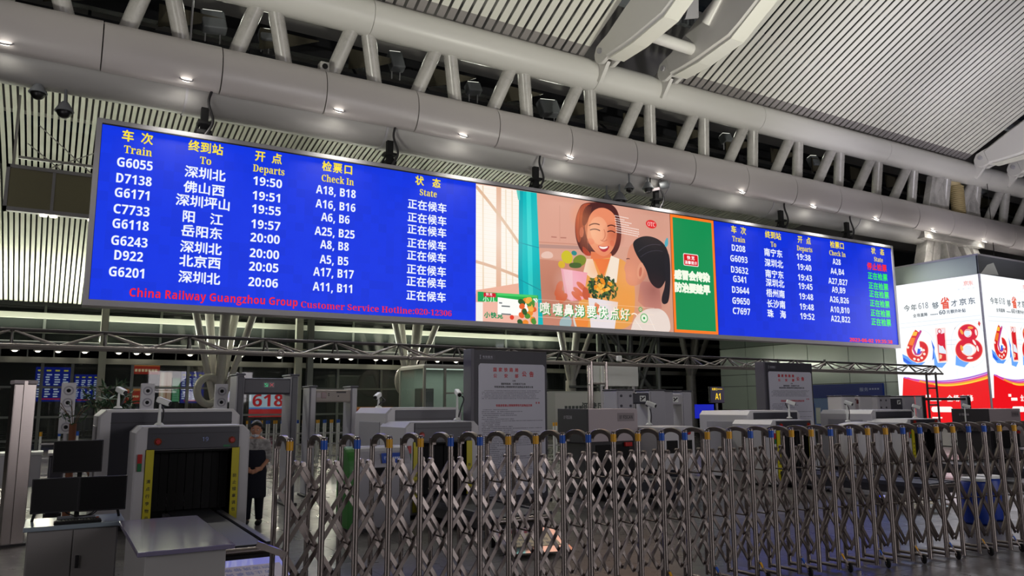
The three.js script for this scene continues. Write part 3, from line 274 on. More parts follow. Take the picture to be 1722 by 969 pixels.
// ---------------------------------------------------------------- materials
const std = (name, color, roughness, metalness = 0, more = {}) => { const m = new THREE.MeshStandardMaterial({ color, roughness, metalness, ...more }); m.name = name; return m; };
const phys = (name, o) => { const m = new THREE.MeshPhysicalMaterial(o); m.name = name; return m; };
const M = {
  whitePaint: std('white_paint', 0xc9c6c1, 0.42, 0, { roughnessMap: rep(SMUDGE, 1, 1), map: rep(GRIME, 0.35, 0.35) }),
  tubePaint: std('tube_paint', 0xcfcdc8, 0.36),
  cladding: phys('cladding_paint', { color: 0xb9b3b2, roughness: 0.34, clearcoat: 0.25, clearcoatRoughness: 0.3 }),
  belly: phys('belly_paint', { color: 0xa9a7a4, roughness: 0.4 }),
  slat: std('slat_paint', 0xd8d7cc, 0.5), slatEndShade: std('slat_end_shade', 0x8f8a88, 0.5),
  vaultSlat: std('vault_slat', 0xcfd0c2, 0.32, 0.25),
  darkSteel: std('dark_steel', 0x2c2c30, 0.6, 0.3),
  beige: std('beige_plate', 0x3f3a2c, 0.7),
  greyBox: std('grey_fitting', 0x6f7276, 0.5),
  frameGrey: std('frame_grey', 0xadabaf, 0.42),
  chrome: std('stainless', 0xaca39e, 0.27, 0.92),
  chromeBar: std('stainless_bar', 0x958c87, 0.32, 0.92),
  whiteGloss: phys('white_gloss', { color: 0xe9e7ee, roughness: 0.25, clearcoat: 1, clearcoatRoughness: 0.04 }),
  mirror: std('polished_steel', 0xe8e6e4, 0.05, 1),
  trussSteel: std('truss_aluminium', 0x8a8580, 0.4, 0.8),
  darkTruss: std('truss_dark', 0x3a3636, 0.5, 0.5),
  lightGrey: std('machine_light_grey', 0xc4c3c6, 0.45),
  midGrey: std('machine_mid_grey', 0xa09fa6, 0.45),
  darkPanel: std('machine_dark_panel', 0x3c3c44, 0.42),
  charcoal: std('charcoal', 0x29272a, 0.5),
  taupe: std('taupe_panel', 0xb0a5a8, 0.45),
  rubber: std('rubber', 0x09090b, 0.85),
  belt: std('belt_rubber', 0x2a2c33, 0.55),
  screenBlack: std('screen_black', 0x060608, 0.38),
  yellow: std('yellow_strip', 0xc9bd1e, 0.55),
  capYellow: std('cap_yellow', 0xd99f12, 0.4), capBlue: std('cap_blue', 0x0f53b8, 0.4),
  red: std('red_plastic', 0xb01a17, 0.4), orange: std('orange_plate', 0x8a3a18, 0.5), green: std('green_plastic', 0x0c6b3c, 0.45),
  binGreen: std('bin_green', 0x2f7a2a, 0.5), blue: std('blue_plastic', 0x12399c, 0.45),
  totem: std('totem_grey', 0x35343c, 0.5), counterTop: std('counter_top', 0x7d7892, 0.12), counter: std('counter_body', 0xa5a4a2, 0.5), cabinetTop: std('cabinet_top', 0x8d9aa3, 0.2),
  cabinet: std('cabinet_body', 0x8d8a88, 0.5), leaf: std('leaf', 0x2c4a2a, 0.55), orchid: std('dry_stem', 0x5a4630, 0.7), clay: std('clay_pot', 0x7a4b33, 0.8),
  wall: std('far_wall', 0x2a2c2f, 0.8), plaster: std('hall_wall', 0xb2afab, 0.8), ledge: std('ledge_white', 0xa4a59b, 0.5),
  mullion: std('mullion', 0x6c706c, 0.4, 0.4), greenGlass: phys('green_cladding_glass', { color: 0xc6d4ca, roughness: 0.16, clearcoat: 0.6, clearcoatRoughness: 0.05 }),
  darkGlass: phys('dark_cladding_glass', { color: 0x8b9791, roughness: 0.1, clearcoat: 1, clearcoatRoughness: 0.03 }),
  pane: phys('clear_pane', { color: 0xb8c4bf, roughness: 0.02, transmission: 0.92, thickness: 0, ior: 1.5 }),
  boothPane: phys('booth_pane', { color: 0xc3cfc8, roughness: 0.03, transmission: 0.75, thickness: 0, ior: 1.5 }),
  whitePanel: std('white_panel', 0xdfe2dd, 0.4), skin: std('skin', 0xb98468, 0.6), hair: std('black_hair', 0x0c0a0a, 0.5), navy: std('navy_cloth', 0x0d1020, 0.85),
  mask: std('mask_cloth', 0xc8ccd4, 0.8),
};
const glow = (name, color, k) => std(name, 0x111111, 0.6, 0, { emissive: new THREE.Color(color), emissiveIntensity: k });
M.lamp = glow('lamp_lens', 0xfffaee, 6); M.farLamp = glow('balcony_lamp_lens', 0xfff6e2, 5);
const lit = (name, k, intensity = 1, rough = 0.4) => std(name, 0x050505, rough, 0, { emissive: new THREE.Color(1, 1, 1), emissiveMap: printed(k), emissiveIntensity: intensity });
const paper = (name, k, rough = 0.5) => std(name, 0xffffff, rough, 0, { map: printed(k) });

// ---------------------------------------------------------------- the room
{
  const f = structure('floor');
  part('slab', span(-32, 82, -0.6, -0.03, -70, 44), std('floor_stone', 0x6d6a69, 0.4, 0, { roughnessMap: rep(SMUDGE, 20, 20) }), f);
  const tiles = [0x625f5c, 0x5b5956, 0x696663].map((c, i) => phys('polished_tile_' + i, { color: c, roughness: 0.4, roughnessMap: rep(GRIME, 0.7, 0.7), specularIntensity: 0.35 }));
  const tg = [0, 1, 2].map(() => rbox(0.897, 0.03, 0.897, 0.003, 0, -0.015, 0, 1));
  for (let i = 0; i < 18; i++) for (let j = 0; j < 16; j++) {
    const k = Math.floor(rnd() * 3), m = part('tile', tg[k], tiles[k], f); m.position.set(-1.8 + i * 0.9, 0, -2.2 - j * 0.9);
  }
}
// the hall around the camera: closed by side walls, a back wall and a high roof
part('wall_left', span(-32.4, -32, -0.6, 24, -70, 44), M.plaster, scene).userData.kind = 'structure';
part('wall_right', span(82, 82.4, -0.6, 24, -70, 44), M.plaster, scene).userData.kind = 'structure';
part('wall_back', span(-32, 82, -0.6, 24, 44, 44.4), M.plaster, scene).userData.kind = 'structure';
part('wall_far', span(-32, 82, -0.6, 24, -70.4, -70), M.wall, scene).userData.kind = 'structure';
// unseen roof, made of glass only so the slat gaps look black
part('roof', new THREE.PlaneGeometry(114.8, 114.8).rotateX(Math.PI / 2).translate(25, 24.2, -13), M.pane, scene).userData.kind = 'structure';

// sloping slatted ceiling in front of the truss: rises towards the camera
const slopeY = (z) => 13.66 + 0.4955 * (z + 20.3);
{
  const c = structure('ceiling_front'), L = 23, d = V(0, 0.444, 0.896).normalize();
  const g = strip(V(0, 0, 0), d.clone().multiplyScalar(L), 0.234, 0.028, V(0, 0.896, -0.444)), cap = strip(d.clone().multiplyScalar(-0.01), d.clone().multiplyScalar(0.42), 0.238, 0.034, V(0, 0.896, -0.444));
  for (const [x0, x1] of [[-4.3, 15.1], [18.25, 38.2]]) for (let x = x0; x < x1; x += 0.335) {
    const m = part('slat', g, M.slat, c); m.position.set(x, 13.68, -20.3); part('end_shade', cap, M.slatEndShade, m);  // darker end piece: the shade beside the tube put into its colour
  }
  // purlins of the added glass roof above the slats
  for (let k = 0; k < 8; k++) part('purlin', span(-16, 82, 15.9 + k * 1.35, 16.25 + k * 1.35, -20.2 + k * 2.75, -20.0 + k * 2.75), M.greyBox, c);
  part('flat_field', span(-32, 82, 23.2, 23.6, -0.2, 44), M.slat, c);
}
// vaulted slat ceiling behind the board
const vault = [[-22.2, 11.42], [-24, 11.28], [-26, 10.98], [-28, 10.55], [-30, 9.98], [-32, 9.2], [-34, 8.26], [-36, 7.22], [-37.9, 6.17]];
const vaultCurve = new THREE.CatmullRomCurve3(vault.map(([z, y]) => V(0, y, z)));
{
  const c = structure('ceiling_far'), pts = vaultCurve.getPoints(22).map((p) => [p.z, p.y]);
  const g = profileSheet(pts, -0.058, 0.058, -0.018);
  for (let x = -4.5, i = 0; x < 33 && i < 215; x += 0.178, i++) { const m = part('slat', g, M.vaultSlat, c); m.position.x = x; m.position.y = (rnd() - 0.5) * 0.03; }
}
// the attic wall above the vault and behind the truss
part('wall_plenum', span(-32, 82, 11.8, 24, -30.4, -30), M.plaster, scene).userData.kind = 'structure';

// far glass wall with ledges, beams and bars
{
  const w = structure('window_1'), z = -38;
  const lit0 = [[5.47, 5.70, 0.30], [4.86, 4.95, 0.16], [4.46, 4.53, 0.2]];
  for (const [y0, y1, d] of lit0) part('beam', span(-12, 40, y0, y1, z, z + d), M.ledge, w);
  part('top_rail', span(-12, 40, 5.88, 5.97, z, z + 0.1), M.darkSteel, w);
  part('head', span(-12, 40, 6.0, 12, z - 0.3, z - 0.05), M.mullion, w);
  part('ledge', span(-12, 40, 3.6, 3.84, z, z + 0.35), M.ledge, w);
  part('walkway', span(-12, 40, 4.16, 4.34, z, z + 0.8), M.mullion, w);
  for (let i = 0; i < 36; i++) part('baluster', span(-3 + i * 0.95, -2.95 + i * 0.95, 3.84, 4.16, z + 0.2, z + 0.25), M.mullion, w);
  for (const y of [2.6, 1.36, 0.4]) part('glazing_bar', span(-12, 40, y - 0.045, y + 0.045, z, z + 0.12), M.mullion, w);
  const lower = [-5.2, -2.85, -0.5, 0.6, 2.9, 5.2, 7.5, 9.8, 12.2, 14.5, 16.8, 19.1, 21.4, 23.7, 26, 28.3, 30.6, 32.9], upper = [-9.6, -5.1, -0.56, 3.95, 8.45, 12.95, 17.45, 21.95, 26.45, 30.95];
  for (const x of lower) part('mullion', span(x - 0.06, x + 0.06, 0, 3.6, z, z + 0.14), M.mullion, w);
  for (const x of upper) part('mullion', span(x - 0.05, x + 0.05, 4.34, 6, z, z + 0.12), M.mullion, w);
  for (let i = 0; i < lower.length - 1; i++) for (const [y0, y1] of [[0, 1.36], [1.36, 2.6], [2.6, 3.6]]) part('pane', new THREE.PlaneGeometry(lower[i + 1] - lower[i], y1 - y0).translate((lower[i] + lower[i + 1]) / 2, (y0 + y1) / 2, z + 0.03), M.pane, w);
  for (let i = 0; i < upper.length - 1; i++) part('pane', new THREE.PlaneGeometry(upper[i + 1] - upper[i], 1.7).translate((upper[i] + upper[i + 1]) / 2, 5.15, z + 0.03), M.pane, w);
}
// downlights under the walkway
{
  const xs = [-1.52, -0.71, 0.02, 1.0, 2.29, 2.99, 3.44, 5.18, 6.0, 7.39, 9.18, 10.76, 11.44, 12.01, 12.72, 14.04, 14.52, 16.27, 16.68, 17.5, 18.6, 19.4, 23.4];
  const names = ['first', 'second', 'third', 'fourth', 'fifth', 'sixth', 'seventh', 'eighth', 'ninth', 'tenth', 'eleventh', 'twelfth', 'thirteenth', 'fourteenth', 'fifteenth', 'sixteenth', 'seventeenth', 'eighteenth', 'nineteenth', 'twentieth', 'twenty-first', 'twenty-second', 'twenty-third'];
  xs.forEach((x, i) => {
    const t = thing('walkway_light', `small bright downlight under the far walkway, ${names[i]} from the left end of its row`, 'light', [x, 4.16, -37.5], 0, 'downlights under the far walkway');
    part('trim', new THREE.CylinderGeometry(0.15, 0.17, 0.08, 16).translate(0, -0.04, 0), M.whitePanel, t);
    part('lens', new THREE.SphereGeometry(0.1, 16, 8, 0, Math.PI * 2, Math.PI / 2, Math.PI / 2).scale(1, 0.55, 1).translate(0, -0.08, 0), M.farLamp, t);
    if (i % 2 === 0) { const s = new THREE.SpotLight(0xfff3dc, LIGHT.balcony, 0, 1.1, 0.6); s.position.set(x, 3.98, -37.3); s.target.position.set(x, 0, -33); s.shadow.radius = 5; s.name = 'walkway_lamp'; scene.add(s, s.target); }
  });
}
// wash lights standing on the walkway, hidden from below, that light the vault
for (const [x, w] of [[2, 14], [18, 14]]) {
  const t = thing('wash_light', x < 10 ? 'long ceiling wash light lying on the far walkway at its left half' : 'long ceiling wash light lying on the far walkway at its right half', 'light', [x, 4.36, -37.35]);
  part('housing', span(-w / 2, w / 2, 0, 0.1, -0.1, 0.1), M.greyBox, t);
  part('diffuser', span(-w / 2, w / 2, 0.1, 0.11, -0.07, 0.07), glow('wash_diffuser', 0xf4f6e4, 1.2), t);
  areaLight('vault_wash', 0xf3f6e0, LIGHT.vaultWash, w, 0.5, [x, 4.6, -37.3], [x, 9.2, -34.6]);
}
// white round pillar and tree columns in front of the glass wall
{
  const p = thing('white_pillar', 'tall slim white pillar standing against the far glass wall, behind the potted tree', 'pillar', [1.66, 0, -37.2]);
  part('shaft', span(-0.14, 0.14, 0, 6.4, -0.14, 0.14), M.ledge, p);
  const q = thing('white_pillar', 'double white pillar at the far glass wall, behind the walk-through detectors', 'pillar', [10.2, 0, -37.2]);
  part('shaft', span(-0.36, -0.04, 0, 6.2, -0.14, 0.14), M.ledge, q); part('shaft', span(0.22, 0.5, 0, 6.2, -0.14, 0.14), M.mullion, q);
  const spots = [[6.2, 1.6, 'first'], [15.32, 2.6, 'second'], [25.08, 3.0, 'third'], [34.2, 3.4, 'fourth']];
  spots.forEach(([x, y, n], i) => {
    const t = thing('tree_column', `branching white steel column before the far glass wall, ${n} from the left`, 'column', [x, 0, -36], 0, 'branching columns before the far glass');
    for (const [dx, dz, r] of [[-1.5, 0.3, 0.17], [-0.62, -0.7, 0.2], [0.05, 0.5, 0.24], [0.75, -0.6, 0.2], [1.6, 0.3, 0.17]]) {
      const top = V(dx, 7.1, dz + 0.4); part('branch', bar(V(dx * 0.06, y, dz * 0.1), top, r * 0.7, r, 14), M.whitePaint, t);
    }
    if (i < 2) {
      part('ring', new THREE.TorusGeometry(0.58, 0.16, 12, 28).rotateY(0.5).translate(-0.45, y + 0.35 + (i ? 0 : 0.5), 0.4), M.whitePaint, t);
      part('hub', bar(V(-0.2, y + 0.05, -0.3), V(-0.2, y + 0.05, 0.7), 0.16, 0.16, 14), M.whitePaint, t);
    }
    part('shaft', bar(V(0, 0, 0), V(0, y + 0.1, 0), 0.34, 0.3, 18), M.whitePaint, t);
  });
  // dense dark strut work at the right end of the far hall
  const t = thing('strut_frame', 'dark steel strut frame with crossing members left of the green glass wing', 'frame', [27.6, 0, -34]);
  for (const [a, b] of [[-2.4, -0.6], [-1.2, -0.4], [0, 0], [1.2, 0.5], [2.4, 0.8], [-2.8, 1.6], [2.9, -1.4]]) part('strut', bar(V(b, 2.6, 0), V(a, 7, 0.3), 0.15, 0.15, 10), M.mullion, t);
  for (const x of [-2, 0.2, 2.2]) part('post', bar(V(x, 0, 0), V(x, 7, 0), 0.16, 0.16, 10), M.mullion, t);
  for (const y of [2.7, 1.4]) part('rail', bar(V(-4, y, 0), V(4, y, 0), 0.07, 0.07, 8), M.mullion, t);
}

// ---------------------------------------------------------------- roof truss above the board
for (const k of ['cladding', 'belly', 'slat', 'vaultSlat', 'whitePaint', 'tubePaint']) M[k].side = THREE.DoubleSide;
{
  const t = thing('roof_truss', 'long white steel truss of one round tube on paired slanting braces, high above the board', 'truss');
  const tubeY = 13.07, tubeZ = -20.4;
  for (let x = -9; x < 58; x += 8.1) part('chord', new THREE.CylinderGeometry(0.54, 0.54, 8.085, 40, 1, false).rotateZ(Math.PI / 2).translate(x + 4.05, tubeY, tubeZ), M.tubePaint, t);
  const leg = (s) => bar(V(s * 0.74, 11.1, -21.1), V(s * 0.22, 12.75, -20.5), 0.215, 0.215, 20);
  const gl = leg(-1), gr = leg(1);
  for (let k = -6; k < 15; k++) {
    const x = 6.98 + 2.69 * k;
    for (const g of [gl, gr]) { const m = part('brace', g, M.whitePaint, t); m.position.x = x; }
  }
  // broad fins where the truss meets its column
  for (const [x, w] of [[36.2, 0.9], [39.3, 0.7]]) part('fin', extrude([[-w, 10.9], [w * 0.8, 10.9], [w * 0.6, 12.7], [-w * 0.25, 12.7]], 0.3, 0.04).translate(x, 0, -21.0), M.whitePaint, t);
  for (const x of [15.3, 18.1, 38.35, 41.35]) part('gusset', sideways(extrude([[-20.06, 12.76], [-19.9, 12.62], [-19.4, 13.2], [-19.95, 13.4]], 0.12, 0.01), x + 0.06), M.tubePaint, t);
}
// tapered struts that carry the sloping ceiling
{
  const outline = [[-19.2, 13.16], [-18.55, 13.16], [-17.84, 13.2], [-16.39, 13.39], [-15.86, 13.63], [-11, 16.3], [-8.2, 19.0], [-15, 15.95], [-18.16, 14.5], [-19.4, 13.86]];
  const earLine = [[-19.4, 13.9], [-19.71, 13.78], [-19.84, 13.52], [-19.82, 13.36], [-19.74, 13.22], [-19.61, 13.12], [-19.45, 13.09], [-19.25, 13.15], [-18.85, 13.28], [-18.55, 13.6], [-18.8, 14.05]];
  const spots = [[15.0, 'pale tapered ceiling strut on the truss, nearer of the two beside the dark gap'], [17.8, 'pale tapered ceiling strut on the truss, at the far side of the dark gap'], [38.05, 'pale tapered ceiling strut at the right edge, beyond the wide slatted field'], [41.05, 'pale tapered ceiling strut at the very right edge, last along the truss']];
  for (const [x, label] of spots) {
    const t = thing('ceiling_strut', label, 'strut', [x, 0, 0], 0, 'tapered ceiling struts');
    part('body', sideways(extrude(outline, 0.5, 0.1), 0.56), M.tubePaint, t);
    for (const dx of [0, 0.46]) part('ear', sideways(extrude(earLine, 0.11, 0.02), dx + 0.13), M.tubePaint, t);
    part('pin', disc(0.1, 0.74, 20).rotateY(Math.PI / 2).translate(0.3, 13.55, -19.5), M.frameGrey, t);
    part('bolt_cap', disc(0.13, 0.6, 20).rotateY(Math.PI / 2).translate(0.31, 14.2, -16.6), M.tubePaint, t);
    part('bottom_flange', [strip(V(0.31, 13.12, -19.0), V(0.31, 13.14, -17.84), 0.58, 0.05), strip(V(0.31, 13.14, -17.84), V(0.31, 13.35, -16.36), 0.58, 0.05), strip(V(0.31, 13.35, -16.36), V(0.31, 16.28, -11), 0.58, 0.05)], M.slat, t);
  }
  const s = thing('stay_pipe', 'short white pipe joining the two tapered struts across the dark gap', 'pipe', [0, 0, 0]);
  part('pipe', bar(V(15.6, 13.72, -18.05), V(17.9, 13.66, -18.05), 0.2, 0.2, 20), M.tubePaint, s);
  const u = thing('stay_pipe', 'upright white pipe rising in the dark gap beside the second strut', 'pipe', [0, 0, 0]);
  part('pipe', bar(V(17.75, 14.25, -17.3), V(17.9, 18.2, -13.2), 0.19, 0.19, 18), M.tubePaint, u);
  part('flap', extrude([[-0.35, 0], [0.25, 0.2], [0.3, 1.3], [0.05, 1.2]], 0.06, 0).translate(17.2, 14.2, -17.4), M.frameGrey, u);
}
// clad beam under the truss: shaped upper panels, a lip with downlights, and a round belly
const beamY = (x) => -0.0064 * (x - 6);
{
  const t = thing('clad_beam', 'long pale metal-clad beam with curved panels and a round belly above the board', 'beam');
  const upper = [[-20.24, 9.79], [-20.1, 9.82], [-19.98, 9.93], [-19.88, 10.12], [-19.83, 10.36], [-19.85, 10.6], [-19.94, 10.84], [-20.08, 11.0], [-20.26, 11.08]];
  const curve = new THREE.CatmullRomCurve3(upper.map(([z, y]) => V(0, y, z))).getPoints(24).map((p) => [p.z, p.y]);
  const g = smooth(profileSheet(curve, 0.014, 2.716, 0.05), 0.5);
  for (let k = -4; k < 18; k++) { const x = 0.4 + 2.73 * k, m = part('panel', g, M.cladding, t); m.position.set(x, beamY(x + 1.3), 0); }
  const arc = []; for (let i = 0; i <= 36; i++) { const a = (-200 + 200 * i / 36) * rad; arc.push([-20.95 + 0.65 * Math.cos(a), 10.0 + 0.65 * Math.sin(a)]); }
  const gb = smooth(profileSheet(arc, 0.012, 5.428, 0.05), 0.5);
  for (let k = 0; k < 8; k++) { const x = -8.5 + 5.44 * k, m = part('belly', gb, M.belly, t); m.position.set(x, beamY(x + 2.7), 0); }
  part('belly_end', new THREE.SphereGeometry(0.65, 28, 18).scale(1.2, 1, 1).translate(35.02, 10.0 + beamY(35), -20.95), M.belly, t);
  const core = [span(-8.6, 48, 9.9, 11.0, -21.4, -20.55)];
  part('core', core, M.cladding, t); t.children.at(-1).rotation.z = -0.0064; t.children.at(-1).position.y = 0.04;
  part('lid', [strip(V(-8, 11.1, -20.95), V(48, 10.76, -20.95), 1.5, 0.05, V(0, 1, 0))], M.cladding, t);
  for (let k = 0; k < 8; k++) { const x = -8.5 + 5.44 * k; part('seam', profileSheet(arc.slice(14).map(([z, y]) => [-20.95 + (z + 20.95) * 1.02, 10 + (y - 10) * 1.02 + beamY(x)]), x - 0.03, x + 0.03, 0.02), M.frameGrey, t); }
  const xs = [-1.53, 2.3, 6.24, 10.1, 14.03, 17.9, 21.96, 26.04, 30.14, 34.36, 38.6, 42.8], names = ['first', 'second', 'third', 'fourth', 'fifth', 'sixth', 'seventh', 'eighth', 'ninth', 'tenth', 'eleventh', 'twelfth'];
  xs.forEach((x, i) => {
    const d = thing('downlight', `round lit downlight in the lip of the clad beam, ${names[i]} from its left end`, 'light', [x, 9.93 - 0.0098 * (x - 2), -19.96], 0, 'downlights in the clad beam');
    d.rotation.x = 0.62;
    part('trim', new THREE.TorusGeometry(0.15, 0.02, 8, 24).rotateX(Math.PI / 2), M.frameGrey, d);
    part('lens', new THREE.SphereGeometry(0.14, 20, 8, 0, Math.PI * 2, Math.PI / 2, Math.PI / 2).scale(1, 0.4, 1), M.lamp, d);
    const s = new THREE.SpotLight(0xfffbf0, LIGHT.downlight * 0.03, 0, 1.25, 0.9); s.name = 'downlight_lamp'; s.shadow.radius = 4;
    s.position.set(x, d.position.y - 0.14, -19.86); s.target.position.set(x, 8.6, -20.5); scene.add(s, s.target);
    const f = new THREE.SpotLight(0xfffbf0, LIGHT.downlight, 0, 0.95, 0.8); f.name = 'downlight_lamp'; f.shadow.radius = 6;
    f.position.set(x, d.position.y - 0.2, -19.7); f.target.position.set(x, 0, -17); scene.add(f, f.target);
  });
}
// fittings and dark gear inside the truss
{
  const list = [[3.15, 12.6, 0.66, 0.66, 'large grey floodlight box tilted in the truss, nearest the left'], [4.6, 12.52, 0.36, 0.42, 'small grey floodlight box between the braces, second in the truss'], [8.7, 12.7, 0.46, 0.64, 'tall grey floodlight box hanging in the truss on short pins'], [11.5, 12.38, 0.52, 0.38, 'low tilted floodlight box with a small unit on top'], [14.55, 12.28, 0.78, 0.62, 'wide grey floodlight box on a thin pole in the truss'], [23.4, 12.7, 0.5, 0.4, 'small floodlight box deep in the middle of the truss'], [28.9, 12.6, 0.5, 0.5, 'grey floodlight box behind the braces towards the right'], [42.5, 13.3, 0.7, 0.8, 'pale floodlight box beyond the duct at the right end']];
  for (const [x, y, w, h, label] of list) {
    const t = thing('floodlight', label, 'floodlight', [x, y, -22], 0, 'floodlight boxes in the truss');
    part('housing', rbox(w, h, 0.32, 0.05).rotateX(-0.35).rotateZ(0.12), M.greyBox, t);
    parts('bracket', [bar(V(-w * 0.3, -h * 0.45, 0), V(-w * 0.3, -h * 0.5 - 0.28, 0), 0.02), bar(V(w * 0.3, -h * 0.45, 0), V(w * 0.3, -h * 0.5 - 0.28, 0), 0.02)], M.frameGrey, t);
    part('lens', box(w * 0.8, 0.02, 0.22, 0, h * 0.5 + 0.005, 0.02).rotateX(-0.35).rotateZ(0.12), glow('flood_lens', 0xf4f6e6, 1.5), t);
    areaLight('flood_lamp', 0xf5f8e6, LIGHT.upFlood, 0.9, 0.5, [x, y + h * 0.5 + 0.25, -22.1], [x, 18.5, -15.5]);
  }
  const g = thing('catwalk', 'dark catwalk beams and pipes running inside the truss behind the braces', 'catwalk');
  for (const [y, z, h] of [[11.6, -22.6, 0.22], [12.5, -23.4, 0.16], [13.4, -24.2, 0.3], [14.6, -26, 0.5], [12.0, -25, 0.3]]) part('beam', span(-10, 60, y - h / 2, y + h / 2, z - 0.15, z + 0.15), M.darkSteel, g);
  for (let i = 0; i < 26; i++) part('hanger', bar(V(-8 + i * 2.7, 11.4, -22.6), V(-8 + i * 2.7, 14.6, -26), 0.05, 0.05, 6), M.darkSteel, g);
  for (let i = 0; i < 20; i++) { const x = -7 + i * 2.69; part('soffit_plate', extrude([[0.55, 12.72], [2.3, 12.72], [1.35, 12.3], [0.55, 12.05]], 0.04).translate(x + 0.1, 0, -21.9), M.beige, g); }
  for (let i = 0; i < 14; i++) part('junction_box', box(0.25 + rnd() * 0.3, 0.15 + rnd() * 0.2, 0.2, -6 + i * 3.3 + rnd(), 11.75 + rnd() * 0.5, -22.5), M.darkSteel, g);
  const c = thing('duct', 'cream corrugated flexible duct bending down between the broad truss fins', 'duct', [37.9, 0, -20.7]);
  const rings = []; for (let i = 0; i < 14; i++) rings.push(new THREE.TorusGeometry(0.27, 0.06, 8, 20).rotateX(Math.PI / 2).translate(0, 11.05 + i * 0.1, 0));
  part('duct_wall', [bar(V(0, 10.9, 0), V(0, 12.4, 0), 0.27, 0.27, 20), tube([V(0, 12.3, 0), V(-0.15, 12.65, -0.1), V(-0.6, 12.9, -0.2)], 0.27, 10, 16)], std('duct_fabric', 0xbfae84, 0.7), c); part('rib', rings, std('duct_rib', 0xa8976d, 0.7), c);
  const k = thing('beam_camera', 'small square white camera standing on the top edge of the clad beam', 'camera', [5.95, 11.1, -20.6]);
  part('housing', rbox(0.26, 0.3, 0.3, 0.03, 0, 0.2, 0), M.whitePaint, k); part('foot', box(0.1, 0.12, 0.1, 0, 0.03, 0), M.frameGrey, k); part('lens', disc(0.08, 0.04).translate(0, 0.2, 0.16), M.screenBlack, k);
  const r = thing('drop_rod', 'thin grey rod hanging in the truss beside the large floodlight', 'rod', [2.5, 11.1, -21.4]);
  part('rod', bar(V(0, 0, 0), V(0.0, 3, 0.2), 0.03, 0.03, 8), M.frameGrey, r);
  const w = thing('hanging_cable', 'thin dark cable hanging below the beam at the right edge', 'cable');
  part('cable', bar(V(39.6, 8.2, -20.1), V(39.6, 12.7, -20.1), 0.018, 0.018, 6), M.rubber, w);
  const cap = thing('column_head', 'pale steel column head of upright plates under the beam, over the advert corner', 'column', [0, 0, 0]);
  for (const [x0, x1, x2] of [[34.2, 34.5, 34.9], [34.9, 35.2, 35.5], [36.5, 36.8, 36.4], [37.2, 37.8, 36.8], [38.4, 38.8, 37.8], [39.3, 39.6, 38.6]]) part('plate', extrude([[x0, 7.98], [x1 + 0.25, 7.98], [x2 + 0.3, 9.3], [x2 - 0.2, 9.3]], 0.5, 0.02).translate(0, 0, -21), M.whitePaint, cap);
  part('saddle', span(34, 39, 9.3, 9.6, -21.4, -20.2), M.whitePaint, cap); part('foot', span(33.8, 40, 7.83, 8.0, -21.6, -20), M.whitePaint, cap);
}
// uplights on poles in the hall behind and beside the camera
for (const [x, y, z, label] of [[-4.6, 3.0, -8, 'uplight bank on a low pole at the left of the hall'], [17.5, 3.0, -4.6, 'uplight bank on a low pole right of the folding gate'], [27.5, 3.0, -9.2, 'uplight bank on a low pole before the advert corner']]) {
  const t = thing('uplight_bank', label, 'uplight', [x, 0, z]);
  part('pole', bar(V(0, 0, 0), V(0, y - 0.2, 0), 0.12, 0.1, 16), M.frameGrey, t); part('base', new THREE.CylinderGeometry(0.5, 0.55, 0.06, 24).translate(0, 0.03, 0), M.frameGrey, t);
  part('housing', rbox(3, 0.24, 1.3, 0.06, 0, y - 0.1, 0), M.greyBox, t); part('diffuser', box(2.8, 0.02, 1.1, 0, y + 0.03, 0), glow('uplight_diffuser', 0xf6f4ea, 1.5), t);
  areaLight('uplight_lamp', 0xf3efee, LIGHT.hallFlood, 2.8, 1.1, [x, y + 0.12, z], [x + (x < 0 ? 4 : x > 20 ? 2 : 1), 17, z - 5]);
  for (const [dx, tx] of x < 0 ? [[-0.8, 0], [0.8, 9]] : x > 20 ? [[-0.8, 28], [0.8, 37]] : [[-0.8, 13], [0.8, 21]]) {                      // narrow projectors aimed at the slatted slope
    part('projector', new THREE.CylinderGeometry(0.22, 0.18, 0.4, 20).rotateX(-0.9).translate(dx, y + 0.2, -0.6), M.greyBox, t);
    part('projector_lens', new THREE.CylinderGeometry(0.19, 0.19, 0.02, 20).translate(0, 0.21, 0).rotateX(-0.9).translate(dx, y + 0.2, -0.6), glow('projector_glass', 0xf6f4ea, 1.5), t);
    const s = new THREE.SpotLight(x > 20 ? 0xf1edfb : 0xf7f6e6, LIGHT.projector, 0, 0.5, 1); s.name = 'projector_lamp'; s.shadow.radius = 9; s.castShadow = true;
    s.position.set(x + dx, y + 0.42, z - 0.9); s.target.position.set(tx, 15.0, -16.6); scene.add(s, s.target);
  }
}

// added lit panels, out of view: mirrored by the gate steel, filling the foreground
for (const [x, y, z, w, h, turn, label] of [[-12, 3.6, -3, 7, 4.4, Math.PI / 2, 'added white lit panel at the unseen left side of the hall'], [13, 4.4, 9, 10, 4.5, Math.PI, 'added white lit panel behind the camera']]) {
  const t = thing('hall_fill_panel', label, 'lightbox', [x, 0, z], turn);
  part('casing', span(-w / 2 - 0.1, w / 2 + 0.1, y - h / 2 - 0.1, y + h / 2 + 0.1, -0.2, 0), M.frameGrey, t); part('face', new THREE.PlaneGeometry(w, h).translate(0, y, 0.01), glow('hall_fill_face', 0xf4eef2, 1.2), t);
  for (const a of [-w * 0.4, w * 0.4]) part('leg', bar(V(a, 0, -0.1), V(a, y - h / 2, -0.1), 0.1), M.frameGrey, t);
  const d = V(Math.sin(turn), 0, Math.cos(turn)); areaLight('hall_fill_light', 0xf4eef2, LIGHT.hallFill * (x > 0 ? 1.6 : 0.7), w, h, [x + d.x * 0.06, y, z + d.z * 0.06], [x + d.x * 5, y, z + d.z * 5]);
}

